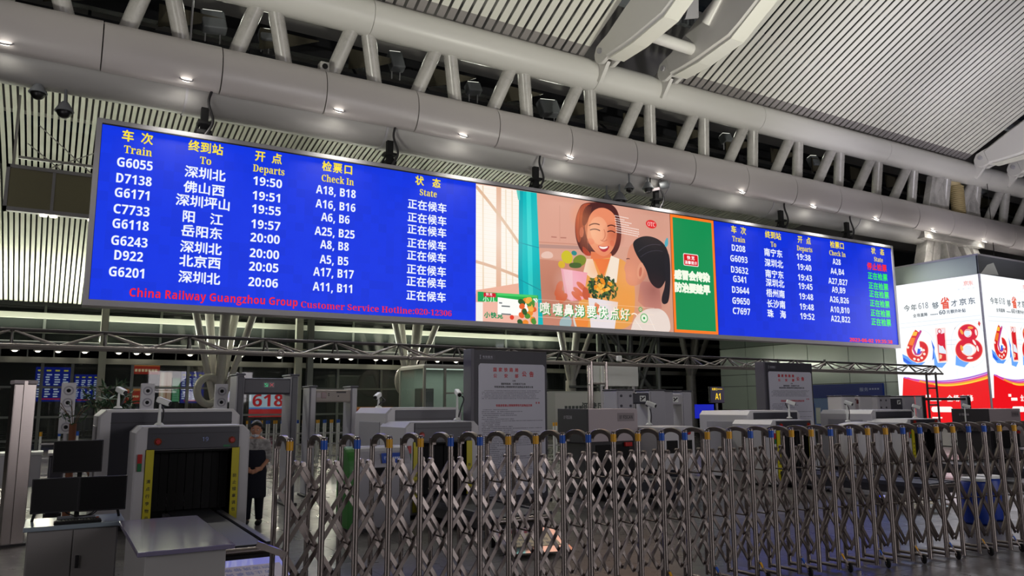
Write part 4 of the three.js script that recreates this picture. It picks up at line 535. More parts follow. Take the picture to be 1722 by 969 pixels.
// ---------------------------------------------------------------- the display board
const SANS = 'bold #px sans-serif', SERIF = 'bold #px serif', PLAIN = '#px sans-serif';
function ledGround(c, w, h, col) {                                   // LED modules: slightly different blues in a grid
  c.fillStyle = col; c.fillRect(0, 0, w, h);
  for (let x = 0; x < w; x += 32) for (let y = 0; y < h; y += 32) { c.fillStyle = `rgba(${rnd() < 0.5 ? '0,0,40' : '40,80,255'},${0.05 * rnd()})`; c.fillRect(x, y, 32, 32); }
}
const YEL = '#ffe23a', WHT = '#f4f6ff', REDC = '#ff1430', GRN = '#19f05a';
function leftScreen() {
  const x0 = 0.53, y1 = 8.44, s = 138, w = 1384, h = 580, [k, c] = canvas(w, h), X = (v) => (v - x0) * s, Y = (v) => (y1 - v) * s;
  ledGround(c, w, h, '#0232e2');
  const col = (fill, f) => { c.fillStyle = fill; f(); };
  col(YEL, () => {
    for (const [t, x, p] of [['车次', 1.3, 0.42], ['终到站', 2.86, 0.28], ['开点', 4.41, 0.43], ['检票口', 6.27, 0.3], ['状态', 8.98, 0.54]]) hanLine(c, t, X(x), Y(8.245), p * s, 0.27 * s, 0.29 * s, 3);
    for (const [t, x, ww] of [['Train', 1.33, 0.62], ['To', 2.87, 0.28], ['Departs', 4.43, 0.82], ['Check In', 6.28, 0.92], ['State', 8.99, 0.56]]) latin(c, t, X(x), Y(7.9), ww * s, 0.19 * s, SERIF);
  });
  const rows = [['G6055', '深圳北', '19:50', 'A18,B18'], ['D7138', '佛山西', '19:51', 'A16,B16'], ['G6171', '深圳坪山', '19:55', 'A6,B6'], ['C7733', '阳 江', '19:57', 'A25,B25'], ['G6118', '岳阳东', '20:00', 'A8,B8'], ['G6243', '深圳北', '20:00', 'A5,B5'], ['D922', '北京西', '20:05', 'A17,B17'], ['G6201', '深圳北', '20:06', 'A11,B11']];
  const ys = [7.57, 7.18, 6.83, 6.43, 6.07, 5.67, 5.32, 4.92];
  c.fillStyle = WHT;
  rows.forEach((r, i) => {
    const y = Y(ys[i]);
    latin(c, r[0], X(1.28), y, r[0].length * 0.16 * s, 0.235 * s, SANS);
    hanLine(c, r[1], X(2.88), y, 0.325 * s, 0.32 * s, 0.31 * s, 2.6);
    latin(c, r[2], X(4.41), y, 0.76 * s, 0.235 * s, SANS);
    latin(c, r[3].replace(',', ', '), X(6.25), y, r[3].length * 0.16 * s, 0.235 * s, SANS);
    hanLine(c, '正在候车', X(8.97), Y(ys[i] - 0.05), 0.315 * s, 0.3 * s, 0.3 * s, 2.6);
  });
  c.fillStyle = REDC;
  latin(c, 'China Railway Guangzhou Group', X(3.33), Y(4.45), 3.98 * s, 0.2 * s, SANS);
  latin(c, 'Customer Service Hotline:020-12306', X(7.58), Y(4.42), 4.4 * s, 0.17 * s, SERIF);
  return k;
}
function rightScreen() {
  const x0 = 20.44, y1 = 8.44, s = 98, w = 1030, h = 412, [k, c] = canvas(w, h), X = (v) => (v - x0) * s, Y = (v) => (y1 - v) * s;
  ledGround(c, w, h, '#022edc');
  c.fillStyle = YEL;
  for (const [t, x, p] of [['车次', 21.7, 0.5], ['终到站', 23.56, 0.3], ['开点', 25.35, 0.5], ['检票口', 27.36, 0.3], ['状态', 30.03, 0.6]]) hanLine(c, t, X(x), Y(8.23), p * s, 0.29 * s, 0.3 * s, 3);
  for (const [t, x, ww] of [['Train', 21.68, 0.68], ['To', 23.55, 0.32], ['Departs', 25.34, 0.92], ['Check In', 27.34, 1.04], ['State', 30.04, 0.62]]) latin(c, t, X(x), Y(7.87), ww * s, 0.2 * s, SERIF);
  const rows = [['D208', '南宁东', '19:38', 'A28'], ['G6093', '深圳北', '19:40', 'A4,B4'], ['D3632', '南宁东', '19:43', 'A27,B27'], ['G341', '深圳北', '19:45', 'A9,B9'], ['D3644', '梧州南', '19:48', 'A26,B26'], ['G9650', '长沙南', '19:48', 'A10,B10'], ['C7697', '珠 海', '19:52', 'A22,B22']];
  const ys = [7.53, 7.12, 6.7, 6.35, 5.95, 5.54, 5.16];
  rows.forEach((r, i) => {
    const y = Y(ys[i]);
    c.fillStyle = WHT;
    latin(c, r[0], X(21.64), y, r[0].length * 0.185 * s, 0.25 * s, SANS);
    hanLine(c, r[1], X(23.52), y, 0.345 * s, 0.335 * s, 0.32 * s, 3);
    latin(c, r[2], X(25.25), y, 0.86 * s, 0.25 * s, SANS);
    latin(c, r[3], X(27.26), y, r[3].length * 0.172 * s, 0.25 * s, SANS);
    c.fillStyle = i ? GRN : REDC;
    hanLine(c, i ? '正在检票' : '停止检票', X(29.9), y, 0.34 * s, 0.33 * s, 0.32 * s, 3.4);
  });
  c.fillStyle = REDC; for (const d of [-1, 0, 1]) latin(c, '2023-06-02 19:35:38', X(29.15) + d, Y(4.34), 2.85 * s, 0.16 * s, SANS);
  return k;
}
function greenScreen() {
  const s = 130, w = 270, h = 562, [k, c] = canvas(w, h), x0 = 18.34, y1 = 8.42, X = (v) => (v - x0) * s, Y = (v) => (y1 - v) * s;
  c.fillStyle = '#ff7a22'; c.fillRect(0, 0, w, h); c.fillStyle = '#0b8f50'; c.fillRect(14, 14, w - 28, h - 28);
  c.fillStyle = '#f3e9e4'; c.beginPath(); c.roundRect(X(18.88), Y(7.02), 0.72 * s, 0.46 * s, 8); c.fill();
  c.fillStyle = '#d8101c'; c.beginPath(); c.roundRect(X(18.91), Y(6.99), 0.66 * s, 0.4 * s, 6); c.fill();
  c.fillStyle = '#fff'; hanLine(c, '快克', X(19.24), Y(6.87), 0.2 * s, 0.16 * s, 0.15 * s, 3); hanLine(c, '温馨提示', X(19.24), Y(6.69), 0.15 * s, 0.14 * s, 0.13 * s, 3);
  c.fillStyle = '#f6fbe8'; hanLine(c, '感冒会传染', X(19.28), Y(6.2), 0.335 * s, 0.34 * s, 0.36 * s, 7); hanLine(c, '防治要趁早', X(19.27), Y(5.74), 0.335 * s, 0.34 * s, 0.36 * s, 7);
  return k;
}
function advertScreen() {                                            // the film still on the middle screen
  const w = 1158, h = 645, [k, c] = canvas(w, h);
  const poly = (fill, ...p) => { c.fillStyle = fill; c.beginPath(); p.forEach((q, i) => (i ? c.lineTo(...q) : c.moveTo(...q))); c.closePath(); c.fill(); };
  const blob = (fill, ...p) => {                                     // closed smooth outline through points
    c.fillStyle = fill; c.beginPath(); const n = p.length, mid = (a, b) => [(a[0] + b[0]) / 2, (a[1] + b[1]) / 2];
    c.moveTo(...mid(p[n - 1], p[0])); p.forEach((q, i) => c.quadraticCurveTo(...q, ...mid(q, p[(i + 1) % n]))); c.closePath(); c.fill();
  };
  const ell = (fill, q, rx, ry, a = 0) => { c.fillStyle = fill; c.beginPath(); c.ellipse(q[0], q[1], rx, ry, a, 0, 7); c.fill(); };
  const line = (col, wd, ...p) => { c.strokeStyle = col; c.lineWidth = wd; c.lineCap = 'round'; c.lineJoin = 'round'; c.beginPath(); c.moveTo(...p[0]); for (let i = 1; i < p.length; i++) c.lineTo(...p[i]); c.stroke(); };
  const curve = (col, wd, a, b, d) => { c.strokeStyle = col; c.lineWidth = wd; c.lineCap = 'round'; c.beginPath(); c.moveTo(...a); c.quadraticCurveTo(...b, ...d); c.stroke(); };
  c.fillStyle = '#d49a84'; c.fillRect(0, 0, w, h);
  // kitchen wall, cupboards, shelf
  poly('#dca28e', [320, 1], [1161, -15], [1152, 200], [327, 247]); poly('#d9a18c', [327, 247], [1152, 200], [1149, 261], [326, 328]); poly('#c98770', [326, 328], [646, 326], [638, 660], [322, 661]);
  line('#cf9480', 3, [456, 48], [455, 226]); line('#c98a76', 4, [327, 245], [582, 231]); line('#b9796a', 6, [408, 211], [434, 210]); line('#b9796a', 6, [461, 209], [490, 207]);
  blob('#e9c3b4', [347, 299], [383, 282], [415, 292], [414, 318], [347, 323]); poly('#b98f84', [337, 255], [582, 239], [582, 256], [337, 273]);
  blob('#9fb6ba', [446, 615], [489, 586], [520, 611], [509, 657], [445, 655]); blob('#d8d2cc', [521, 575], [575, 572], [573, 654], [530, 656]);
  // bright window with slanting bars
  poly('#fff6ea', [-6, 5], [228, 3], [234, 504], [-5, 521]);
  for (let i = 0; i < 60; i++) { const y = 8 + i * 10; c.fillStyle = `rgba(214,170,120,${i % 2 ? 0.12 : 0.05})`; c.fillRect(0, y, 250, 4); }
  for (const [a, b, wd, col] of [[[119, 7], [117, 512], 26, '#e3b294'], [[36, 10], [38, 509], 7, '#ecd2b4'], [[156, 11], [158, 501], 6, '#efd8bb'], [[190, 11], [191, 499], 6, '#efd8bb']]) line(col, wd, a, b);
  curve('#ddb08c', 15, [4, 19], [118, 128], [226, 262]); curve('#ddaf90', 14, [2, 371], [118, 391], [235, 427]); poly('#eeb49c', [1, 504], [234, 452], [233, 669], [1, 663]);
  // teal curtain
  poly('#00b9bd', [228, 3], [326, 2], [332, 174], [343, 443], [355, 664], [233, 669], [221, 418], [229, 141]);
  poly('#00a3ad', [228, 3], [250, 3], [243, 363], [252, 668], [233, 669], [221, 418]); poly('#2bd3cf', [268, 2], [293, 2], [298, 295], [302, 657], [278, 659], [272, 298]); line('#0a8f9f', 4, [226, 258], [335, 273]); line('#0a8f9f', 4, [225, 435], [343, 479]); poly('#58c9be', [214, 3], [232, 3], [233, 50], [223, 51]);
  // woman: hair behind, neck, clothes, face
  blob('#5a2a26', [598, 14], [700, -4], [804, 0], [834, 115], [823, 214], [775, 278], [738, 261], [636, 285], [581, 276], [545, 205], [545, 111], [570, 47]);
  blob('#a9492f', [587, 21], [654, 7], [641, 71], [595, 134], [571, 240], [546, 186], [548, 102]);
  poly('#e27a50', [637, 261], [762, 258], [794, 332], [712, 396], [634, 355]);
  blob('#e8a052', [602, 330], [647, 307], [796, 269], [877, 305], [909, 399], [904, 553], [865, 650], [551, 664], [542, 574], [588, 443]);
  poly('#f3dcc4', [611, 301], [647, 298], [679, 380], [644, 401], [590, 368]); poly('#f5e3cf', [761, 270], [813, 282], [792, 408], [712, 405]); poly('#e9773f', [653, 297], [755, 288], [706, 391]);
  blob('#ea8c66', [617, 60], [699, 17], [786, 24], [805, 119], [796, 197], [759, 259], [706, 285], [648, 251], [610, 189], [601, 123]);
  blob('#f2a27c', [641, 90], [710, 67], [754, 125], [729, 204], [671, 229], [632, 167]); ell('#e2795a', [584, 168], 13, 27, 0.1);
  blob('#4b201f', [598, 29], [700, -4], [799, 4], [811, 79], [768, 31], [702, 21], [642, 57], [611, 132], [584, 135]);
  curve('#4a2620', 6, [631, 128], [658, 109], [692, 116]); curve('#4a2620', 6, [745, 118], [768, 104], [791, 114]); curve('#35191a', 6, [637, 150], [665, 137], [694, 147]); curve('#35191a', 6, [744, 147], [767, 135], [788, 146]);
  curve('#c4694f', 4, [721, 138], [739, 174], [708, 197]); curve('#c4694f', 4, [699, 196], [717, 206], [738, 190]);
  blob('#b8353a', [674, 223], [714, 229], [758, 217], [736, 251], [704, 258]); blob('#fff4ec', [683, 227], [714, 231], [749, 221], [730, 239], [698, 242]);
  ell('rgba(226,96,70,.45)', [638, 209], 22, 16); ell('rgba(226,96,70,.35)', [770, 205], 14, 16);
  blob('#b4432f', [582, 229], [637, 271], [636, 286], [592, 283]);
  // girl seen from behind: pale top, neck, face, black tied hair
  blob('#ead9cf', [871, 649], [903, 572], [989, 524], [1087, 523], [1137, 579], [1133, 667], [870, 668]);
  poly('#c98577', [946, 387], [1068, 387], [1081, 523], [976, 529], [924, 494]);
  blob('#d78d72', [887, 197], [865, 248], [861, 287], [838, 328], [852, 351], [848, 394], [879, 421], [945, 406], [1008, 333], [1000, 225], [942, 172]);
  blob('#1d1a20', [900, 178], [985, 137], [1084, 149], [1141, 201], [1144, 301], [1108, 384], [1066, 426], [1006, 392], [985, 315], [938, 270], [909, 224]);
  blob('#201d24', [1106, 225], [1154, 210], [1141, 480], [1094, 505], [1076, 475], [1118, 383]); curve('#3a3640', 4, [939, 231], [1002, 175], [1089, 181]); curve('#34303a', 4, [950, 259], [1026, 203], [1100, 215]);
  ell('#e09a7c', [948, 333], 21, 46, 0.2); ell('#c26d55', [947, 338], 9, 26, 0.2); blob('#4fb0c4', [1113, 164], [1140, 125], [1142, 176], [1120, 193]);
  line('#f6ece4', 3, [902, 591], [959, 655]); line('#f6ece4', 3, [987, 558], [1044, 661]); curve('#5b3430', 4, [859, 278], [868, 273], [878, 276]);
  // pink pot, leaves, hands, flower pot
  blob('#cfc02c', [460, 288], [495, 264], [529, 289], [526, 328], [493, 338], [464, 323]); blob('#7b8a2e', [528, 309], [570, 279], [612, 294], [602, 330], [558, 349], [532, 336]); ell('#dcb52f', [463, 343], 20, 18); blob('#4a6430', [504, 330], [580, 323], [579, 351], [509, 357]); ell('#2f8a86', [537, 279], 16, 12);
  poly('#f2a7b5', [458, 363], [614, 371], [587, 507], [516, 521], [482, 505]); poly('#f7bcc6', [471, 366], [525, 367], [526, 516], [499, 513]);
  for (const [p, a] of [[[449, 453], 0.5], [[442, 476], 0.6], [[450, 496], 0.7], [[469, 508], 0.8]]) ell('#d9663f', p, 17, 31, a); for (const [p, a] of [[[577, 443], -0.9], [[557, 471], -0.9], [[546, 493], -0.9]]) ell('#dc6d4a', p, 34, 14, 0.6); blob('#c95b3c', [589, 433], [632, 467], [620, 514], [576, 499]);
  for (let i = 0; i < 110; i++) { const a = rnd() * 6.28, r = Math.sqrt(rnd()), q = [705, 441]; ell(['#26402c', '#38582f', '#4f7034', '#1d3226'][i % 4], [q[0] + Math.cos(a) * r * 92, q[1] + Math.sin(a) * r * 62], 13, 6, rnd() * 3); }
  for (let i = 0; i < 24; i++) { const a = rnd() * 6.28, r = Math.sqrt(rnd()), q = [702, 425]; ell(['#f2a22c', '#e98a1e', '#f7b94a'][i % 3], [q[0] + Math.cos(a) * r * 55, q[1] + Math.sin(a) * r * 36], 11, 9, rnd() * 3); }
  poly('#e9dfe2', [616, 496], [798, 507], [773, 644], [627, 647]); blob('#e07f58', [647, 512], [686, 528], [707, 573], [662, 585]); poly('#ef8a3c', [531, 601], [617, 606], [605, 661], [551, 664]);
  // pack at the lower left
  poly('#1fae4c', [10, 510], [328, 505], [328, 537], [10, 555]); poly('#48d06a', [108, 509], [324, 505], [324, 516], [108, 520]); poly('#0fa25a', [10, 510], [38, 509], [38, 554], [10, 554]);
  c.fillStyle = '#d3122c'; c.beginPath(); c.roundRect(40, 511, 62, 20, 4); c.fill(); c.fillStyle = '#fff'; hanLine(c, '快克', 68, 518, 18, 15, 14, 3);
  c.fillStyle = '#d7f3dc'; hanLine(c, '小儿', 68, 541, 34, 30, 28, 3);
  poly('#f2b9a6', [10, 557], [328, 538], [326, 665], [10, 667]); poly('#f6f1ea', [1, 558], [36, 557], [36, 668], [1, 665]); c.fillStyle = '#1c8f58'; hanLine(c, '小快克', 91, 613, 33, 30, 28, 4);
  poly('#fdfdf8', [112, 528], [276, 536], [273, 607], [111, 609]); c.fillStyle = '#6a6f72'; for (const [x, y, ww] of [[119, 551, 16], [132, 565, 44], [131, 602, 50]]) c.fillRect(x, y, ww, 6);
  ell('#e23b24', [186, 618], 11, 11); for (let i = 0; i < 26; i++) { const q = [265, 590]; ell(['#f08a2c', '#e7632a', '#4f8f35', '#f4b24a', '#2e5a2c'][i % 5], [q[0] + (rnd() - 0.5) * 86, q[1] + (rnd() - 0.5) * 125], 16, 13, rnd() * 3); }
  // caption
  c.strokeStyle = 'rgba(255,230,205,.75)'; c.lineWidth = 2; for (const [a, b] of [[[324, 524], [1031, 524]], [[329, 564], [1030, 560]], [[328, 608], [1028, 610]]]) { c.beginPath(); c.moveTo(...a); c.lineTo(...b); c.stroke(); }
  poly('#fff', [298, 524], [308, 520], [324, 537], [318, 541]); poly('#fff', [312, 520], [320, 518], [328, 533], [324, 535]);
  [['喷', 364, 564], ['嚏', 436, 565], ['鼻', 501, 565], ['涕', 564, 565], ['要', 634, 565], ['快', 702, 564], ['点', 774, 565], ['好', 840, 566]].forEach(([ch, x, y]) => { c.fillStyle = '#2f9a4b'; han(c, ch, x + 4, y + 3, 58, 62, 5); c.fillStyle = '#fffdf2'; han(c, ch, x, y, 58, 62, 2.5); });
  curve('#fffdf2', 6, [884, 565], [899, 553], [915, 567]);
  for (const [q, r] of [[[940, 536], 11], [[962, 580], 22]]) { c.strokeStyle = '#35b25a'; c.lineWidth = 4; c.beginPath(); c.arc(q[0], q[1], r, 0, 7); c.stroke(); c.fillStyle = '#e9f6dd'; c.beginPath(); c.arc(q[0], q[1], r - 5, 0, 7); c.fill(); ell('#2f9a4b', q, r * 0.3, r * 0.3); }
  // warm side light of the film still: soft washes over the drawing
  const wash = (q, r, a, b) => { const g = c.createRadialGradient(q[0], q[1], 0, q[0], q[1], r); g.addColorStop(0, a); g.addColorStop(1, b); c.fillStyle = g; c.fillRect(q[0] - r, q[1] - r, 2 * r, 2 * r); };
  wash([650, 165], 110, 'rgba(255,205,165,.55)', 'rgba(255,205,165,0)'); wash([782, 160], 75, 'rgba(160,62,40,.4)', 'rgba(160,62,40,0)'); wash([585, 87], 80, 'rgba(255,150,90,.45)', 'rgba(255,150,90,0)'); wash([668, 343], 90, 'rgba(255,140,70,.35)', 'rgba(255,140,70,0)');
  wash([875, 363], 90, 'rgba(255,170,130,.4)', 'rgba(255,170,130,0)'); wash([1029, 429], 120, 'rgba(90,40,40,.35)', 'rgba(90,40,40,0)'); wash([492, 432], 90, 'rgba(255,235,240,.35)', 'rgba(255,235,240,0)'); wash([847, 499], 130, 'rgba(250,150,60,.35)', 'rgba(250,150,60,0)'); wash([89, 228], 260, 'rgba(255,255,250,.5)', 'rgba(255,255,250,0)'); wash([1058, 39], 200, 'rgba(170,110,90,.25)', 'rgba(170,110,90,0)'); wash([407, 474], 160, 'rgba(150,80,60,.25)', 'rgba(150,80,60,0)');
  for (let i = 0; i < 16; i++) { const q = [586, 49]; curve(i % 2 ? 'rgba(210,105,60,.35)' : 'rgba(60,20,20,.35)', 3, [q[0] + i * 4, q[1] - 20], [q[0] - 26 + i * 3, q[1] + 90], [q[0] - 12 + i * 3, q[1] + 190 + i * 2]); }
  // small print and mark
  c.fillStyle = 'rgba(255,244,238,.9)'; [[820, 905], [822, 880], [824, 920], [826, 905], [828, 968], [830, 970], [832, 974], [834, 966]].forEach(([a, b], i) => { const q = [[791, 54], [792, 68], [792, 79], [793, 92], [794, 104], [795, 117], [796, 128], [796, 140]][i]; for (let x = 0; x < (b - a) * 1.05; x += 9) c.fillRect(q[0] + x, q[1] + x * 0.05, 6, 5); });
  ell('#e0101c', [1029, 74], 36, 23); c.fillStyle = '#ffe9e2'; latin(c, 'OTC', 1029, 74, 52, 22, '#px serif');
  return k;
}
{
  const t = thing('display_board', 'very long hanging station display board with blue departure lists and an advert in its middle', 'display board');
  const X0 = 0.41, X1 = 31.15, Y0 = 4.09, Y1 = 8.57, z = -20;
  const fr = [span(X0, X1, Y1 - 0.11, Y1, z - 0.5, z + 0.03), span(X0, X1, Y0, Y0 + 0.14, z - 0.5, z + 0.03), span(X0, X0 + 0.11, Y0 + 0.14, Y1 - 0.11, z - 0.5, z + 0.03), span(X1 - 0.11, X1, Y0 + 0.14, Y1 - 0.11, z - 0.5, z + 0.03)];
  part('frame', fr, M.frameGrey, t);
  part('frame_lip', [strip(V(X0 + 0.12, Y1 - 0.125, z + 0.015), V(X1 - 0.12, Y1 - 0.125, z + 0.015), 0.03, 0.03)], M.charcoal, t);
  part('back_cover', span(X0 + 0.1, X1 - 0.1, Y0 + 0.1, Y1 - 0.1, z - 0.48, z - 0.06), M.charcoal, t);
  const scr = (label, k, x0, x1, y0, y1) => { const m = part('screen', new THREE.PlaneGeometry(x1 - x0, y1 - y0).translate((x0 + x1) / 2, (y0 + y1) / 2, z - 0.005), lit('led_' + label.split(' ')[0], k, 1, 0.5), t); m.userData.label = label; return m; };
  scr('wide blue departures screen at the left', leftScreen(), 0.53, 10.56, 4.235, 8.44); scr('advert screen with a smiling woman and a girl', advertScreen(), 10.56, 18.3, 4.1 + 0.13, 8.44);
  scr('green notice screen with an orange border', greenScreen(), 18.32, 20.42, 4.235, 8.44); scr('smaller blue departures screen at the right', rightScreen(), 20.44, 31.03, 4.235, 8.44);
  for (const x of [2.83, 7.9, 12.92, 18.0, 24.5, 28.6]) {
    part('hanger', [span(x - 0.09, x + 0.09, 8.55, 9.4, -20.42, -20.28), span(x - 0.17, x + 0.17, 8.7, 8.78, -20.5, -20.2), span(x - 0.17, x + 0.17, 8.95, 9.02, -20.5, -20.2), bar(V(x - 0.3, 8.5, -20.4), V(x, 9.2, -20.4), 0.025), bar(V(x + 0.3, 8.5, -20.4), V(x, 9.2, -20.4), 0.025)], M.rubber, t);
    part('cable', tube([V(x, 8.6, -20.18), V(x + 0.18, 9.0, -20.15), V(x + 0.06, 9.5, -20.2), V(x + 0.12, 9.85, -20.22)], 0.035, 20, 8), M.charcoal, t);
  }
  areaLight('board_light', 0x1440ff, LIGHT.screen, 10, 4.1, [5.5, 6.3, -19.9], [5.5, 6.3, 0]); areaLight('board_light', 0xffc8a8, LIGHT.screen, 7.7, 4.1, [14.4, 6.3, -19.9], [14.4, 6.3, 0]); areaLight('board_light', 0x1440ff, LIGHT.screen, 10.5, 4.1, [25.7, 6.3, -19.9], [25.7, 6.3, 0]);
}
// domes and bullet cameras under the beam
{
  const dome = (x, y, z, r, label, drop = 0.35) => {
    const t = thing('dome_camera', label, 'camera', [x, y, z], 0);
    part('shade', new THREE.LatheGeometry([[0.02, 1.35], [0.3, 1.3], [0.55, 1.0], [0.85, 0.45], [1.08, 0.08], [1.05, 0], [0.9, 0]].map(([a, b]) => new THREE.Vector2(a * r, b * r)), 28), M.greyBox, t);
    part('dome', new THREE.SphereGeometry(r * 0.82, 24, 14, 0, Math.PI * 2, Math.PI / 2, Math.PI / 2), M.screenBlack, t); part('stem', bar(V(0, r * 1.2, 0), V(0, r * 1.2 + drop, 0), r * 0.16), M.greyBox, t);
  };
  dome(-0.85, 9.2, -20.8, 0.19, 'grey dome camera hanging under the beam, first from the left', 0.2); dome(-0.28, 8.85, -20.8, 0.2, 'grey dome camera hanging under the beam on a longer stem, second from the left', 0.5);
  dome(16.1, 8.75, -20.75, 0.2, 'grey dome camera peeking over the board top, left of its pair', 0.9); dome(16.55, 8.8, -20.6, 0.25, 'larger warm-lit dome camera peeking over the board top above the advert', 0.9); dome(16.75, 9.2, -20.3, 0.17, 'white dome camera hanging above the advert on a thin stem', 0.6); dome(17.55, 9.3, -20.25, 0.2, 'beige dome camera hanging above the advert beside the bullet camera', 0.5);
  const b = thing('bullet_camera', 'beige bullet camera with a long arm above the advert', 'camera', [18.2, 9.42, -20.25]);
  part('arm', strip(V(0, 0, 0), V(-0.75, -0.22, 0), 0.1, 0.09), M.taupe, b); part('housing', bar(V(-0.12, 0.05, 0), V(0.16, 0.12, 0.16), 0.13, 0.14, 16), M.greyBox, b); part('cable', tube([V(-0.45, -0.12, 0.02), V(-0.55, 0.1, 0.02), V(-0.5, 0.5, 0)], 0.025, 12, 6), M.rubber, b);
}
// grey backed sign box hung at the left behind the board
{
  const t = thing('hanging_sign', 'grey two-panel hanging sign box seen from its plain back, left of the board', 'sign', [0, 0, -26]);
  part('panel', span(-1.58, -0.5, 7.5, 8.68, -0.12, 0), std('sign_back', 0x948e72, 0.5, 0.3), t); part('panel', span(-0.42, 0.72, 7.5, 8.72, -0.12, 0), std('sign_back_2', 0x948e72, 0.5, 0.3), t);
  part('frame', [span(-1.66, 0.8, 8.68, 8.78, -0.16, 0.06), span(-1.66, 0.8, 7.4, 7.52, -0.16, 0.06), span(-1.66, -1.57, 7.4, 8.78, -0.16, 0.06), span(-0.5, -0.42, 7.4, 8.78, -0.14, 0.04), span(0.72, 0.8, 7.4, 8.78, -0.16, 0.06)], M.frameGrey, t);
  parts('hanger_bar', [span(-1.4, 0.9, 9.0, 9.08, -0.1, -0.02), bar(V(-1.5, 8.78, 0), V(-1.5, 10.9, 0), 0.04)], M.whitePaint, t);
  for (const [a, b] of [[[-0.95, 10.1], [0.5, 8.8]], [[0.9, 9.7], [-0.6, 8.8]], [[-1.2, 9.5], [-0.3, 8.78]]]) part('cable', bar(V(a[0], a[1], -0.1), V(b[0], b[1], 0), 0.018, 0.018, 6), M.whitePaint, t);
  for (const x of [-0.65, -0.4, 0.6]) { part('lamp', new THREE.CylinderGeometry(0.1, 0.1, 0.05, 16).translate(x, 7.37, -0.05), M.farLamp, t); const s = new THREE.SpotLight(0xfff3dc, 10, 0, 1.1, 0.6); s.name = 'sign_lamp'; s.position.set(x, 7.3, -26.05); s.target.position.set(x, 0, -27); scene.add(s, s.target); }
}
// added stand-in screens beyond the glass, for the screen images seen in it
{
  const bluePage = () => { const [k, c] = canvas(128, 128); c.fillStyle = '#0a2196'; c.fillRect(0, 0, 128, 128); c.fillStyle = '#e8ecff'; for (const x of [14, 44, 74, 104]) for (let y = 26; y < 112; y += 9) c.fillRect(x - 6 - rnd() * 4, y, 12 + rnd() * 8, 5); c.fillStyle = '#e7d44a'; for (const x of [14, 44, 74, 104]) c.fillRect(x - 7, 10, 16, 6); c.fillStyle = '#d01a44'; c.fillRect(20, 116, 90, 5); return k; };
  const pink = () => { const [k, c] = canvas(64, 128); c.fillStyle = '#d9b49c'; c.fillRect(0, 0, 64, 128); c.fillStyle = '#f2e2d0'; c.fillRect(8, 0, 14, 128); c.fillStyle = '#b98468'; c.fillRect(34, 0, 8, 128); c.fillRect(0, 60, 64, 6); return k; };
  const greenPage = () => { const [k, c] = canvas(64, 128); c.fillStyle = '#0f7f45'; c.fillRect(0, 0, 64, 128); c.fillStyle = '#bfe8cf'; for (let y = 12; y < 124; y += 9) for (let x = 6; x < 58; x += 9) c.fillRect(x, y, 6, 4); return k; };
  const redPage = (rows) => { const [k, c] = canvas(128, 64); c.fillStyle = '#b3301f'; c.fillRect(0, 0, 128, 64); c.fillStyle = '#f4dcb0'; for (let x = 8; x < 118; x += 16) c.fillRect(x, 30, 11, rows ? 18 : 8); c.fillStyle = '#d98a4a'; c.fillRect(0, 0, 128, 10); return k; };
  const sale = () => { const [k, c] = canvas(128, 96); c.fillStyle = '#cfe0f4'; c.fillRect(0, 0, 128, 96); c.fillStyle = '#d2202a'; latin(c, '618', 64, 34, 110, 44, SANS); c.fillStyle = '#5b8fe0'; c.fillRect(0, 60, 128, 6); c.fillStyle = '#cc1a22'; c.fillRect(0, 66, 128, 30); return k; };
  const list = [[-1.0, 0.84, 2.08, 4.05, bluePage(), 'dim blue departures screen beyond the far glass, leftmost one'], [0.95, 2.32, 2.05, 3.65, bluePage(), 'dim blue departures screen beyond the far glass, behind the potted tree'], [4.03, 5.5, 3.72, 4.3, redPage(1), 'small red and gold advert screen high beyond the far glass'], [3.6, 4.5, 1.95, 2.85, redPage(0), 'low orange advert screen beyond the far glass'], [5.53, 6.21, 1.95, 3.85, pink(), 'pale pink advert screen beyond the far glass'], [6.26, 6.7, 2.05, 3.5, greenPage(), 'narrow green notice screen beyond the far glass'], [6.75, 8.1, 1.97, 3.9, bluePage(), 'dim blue departures screen beyond the far glass, beside the green one'], [9.4, 10.2, 2.15, 3.4, bluePage(), 'dim blue departures screen beyond the far glass, rightmost one'], [10.9, 13.3, 1.05, 2.7, sale(), 'bright sale advert beyond the far glass, seen through the detector'], [17.9, 20.8, 0.7, 1.66, redPage(1), 'long low red advert beyond the far glass, above the scanner']];
  list.forEach(([x0, x1, y0, y1, k, label], i) => {
    const t = thing('standin_screen', label, 'screen', [0, 0, -52]);
    part('cabinet', span(x0 - 0.01, x1 + 0.01, y0 - 0.02, y1 + 0.02, -0.3, -0.01), M.charcoal, t); part('screen', new THREE.PlaneGeometry(x1 - x0, y1 - y0).translate((x0 + x1) / 2, (y0 + y1) / 2, 0.005), lit('far_led_' + i, k, i === 8 ? 0.6 : 0.5, 0.6), t); part('post', bar(V((x0 + x1) / 2, 0, -0.15), V((x0 + x1) / 2, y0, -0.15), 0.08), M.darkSteel, t);
  });
}

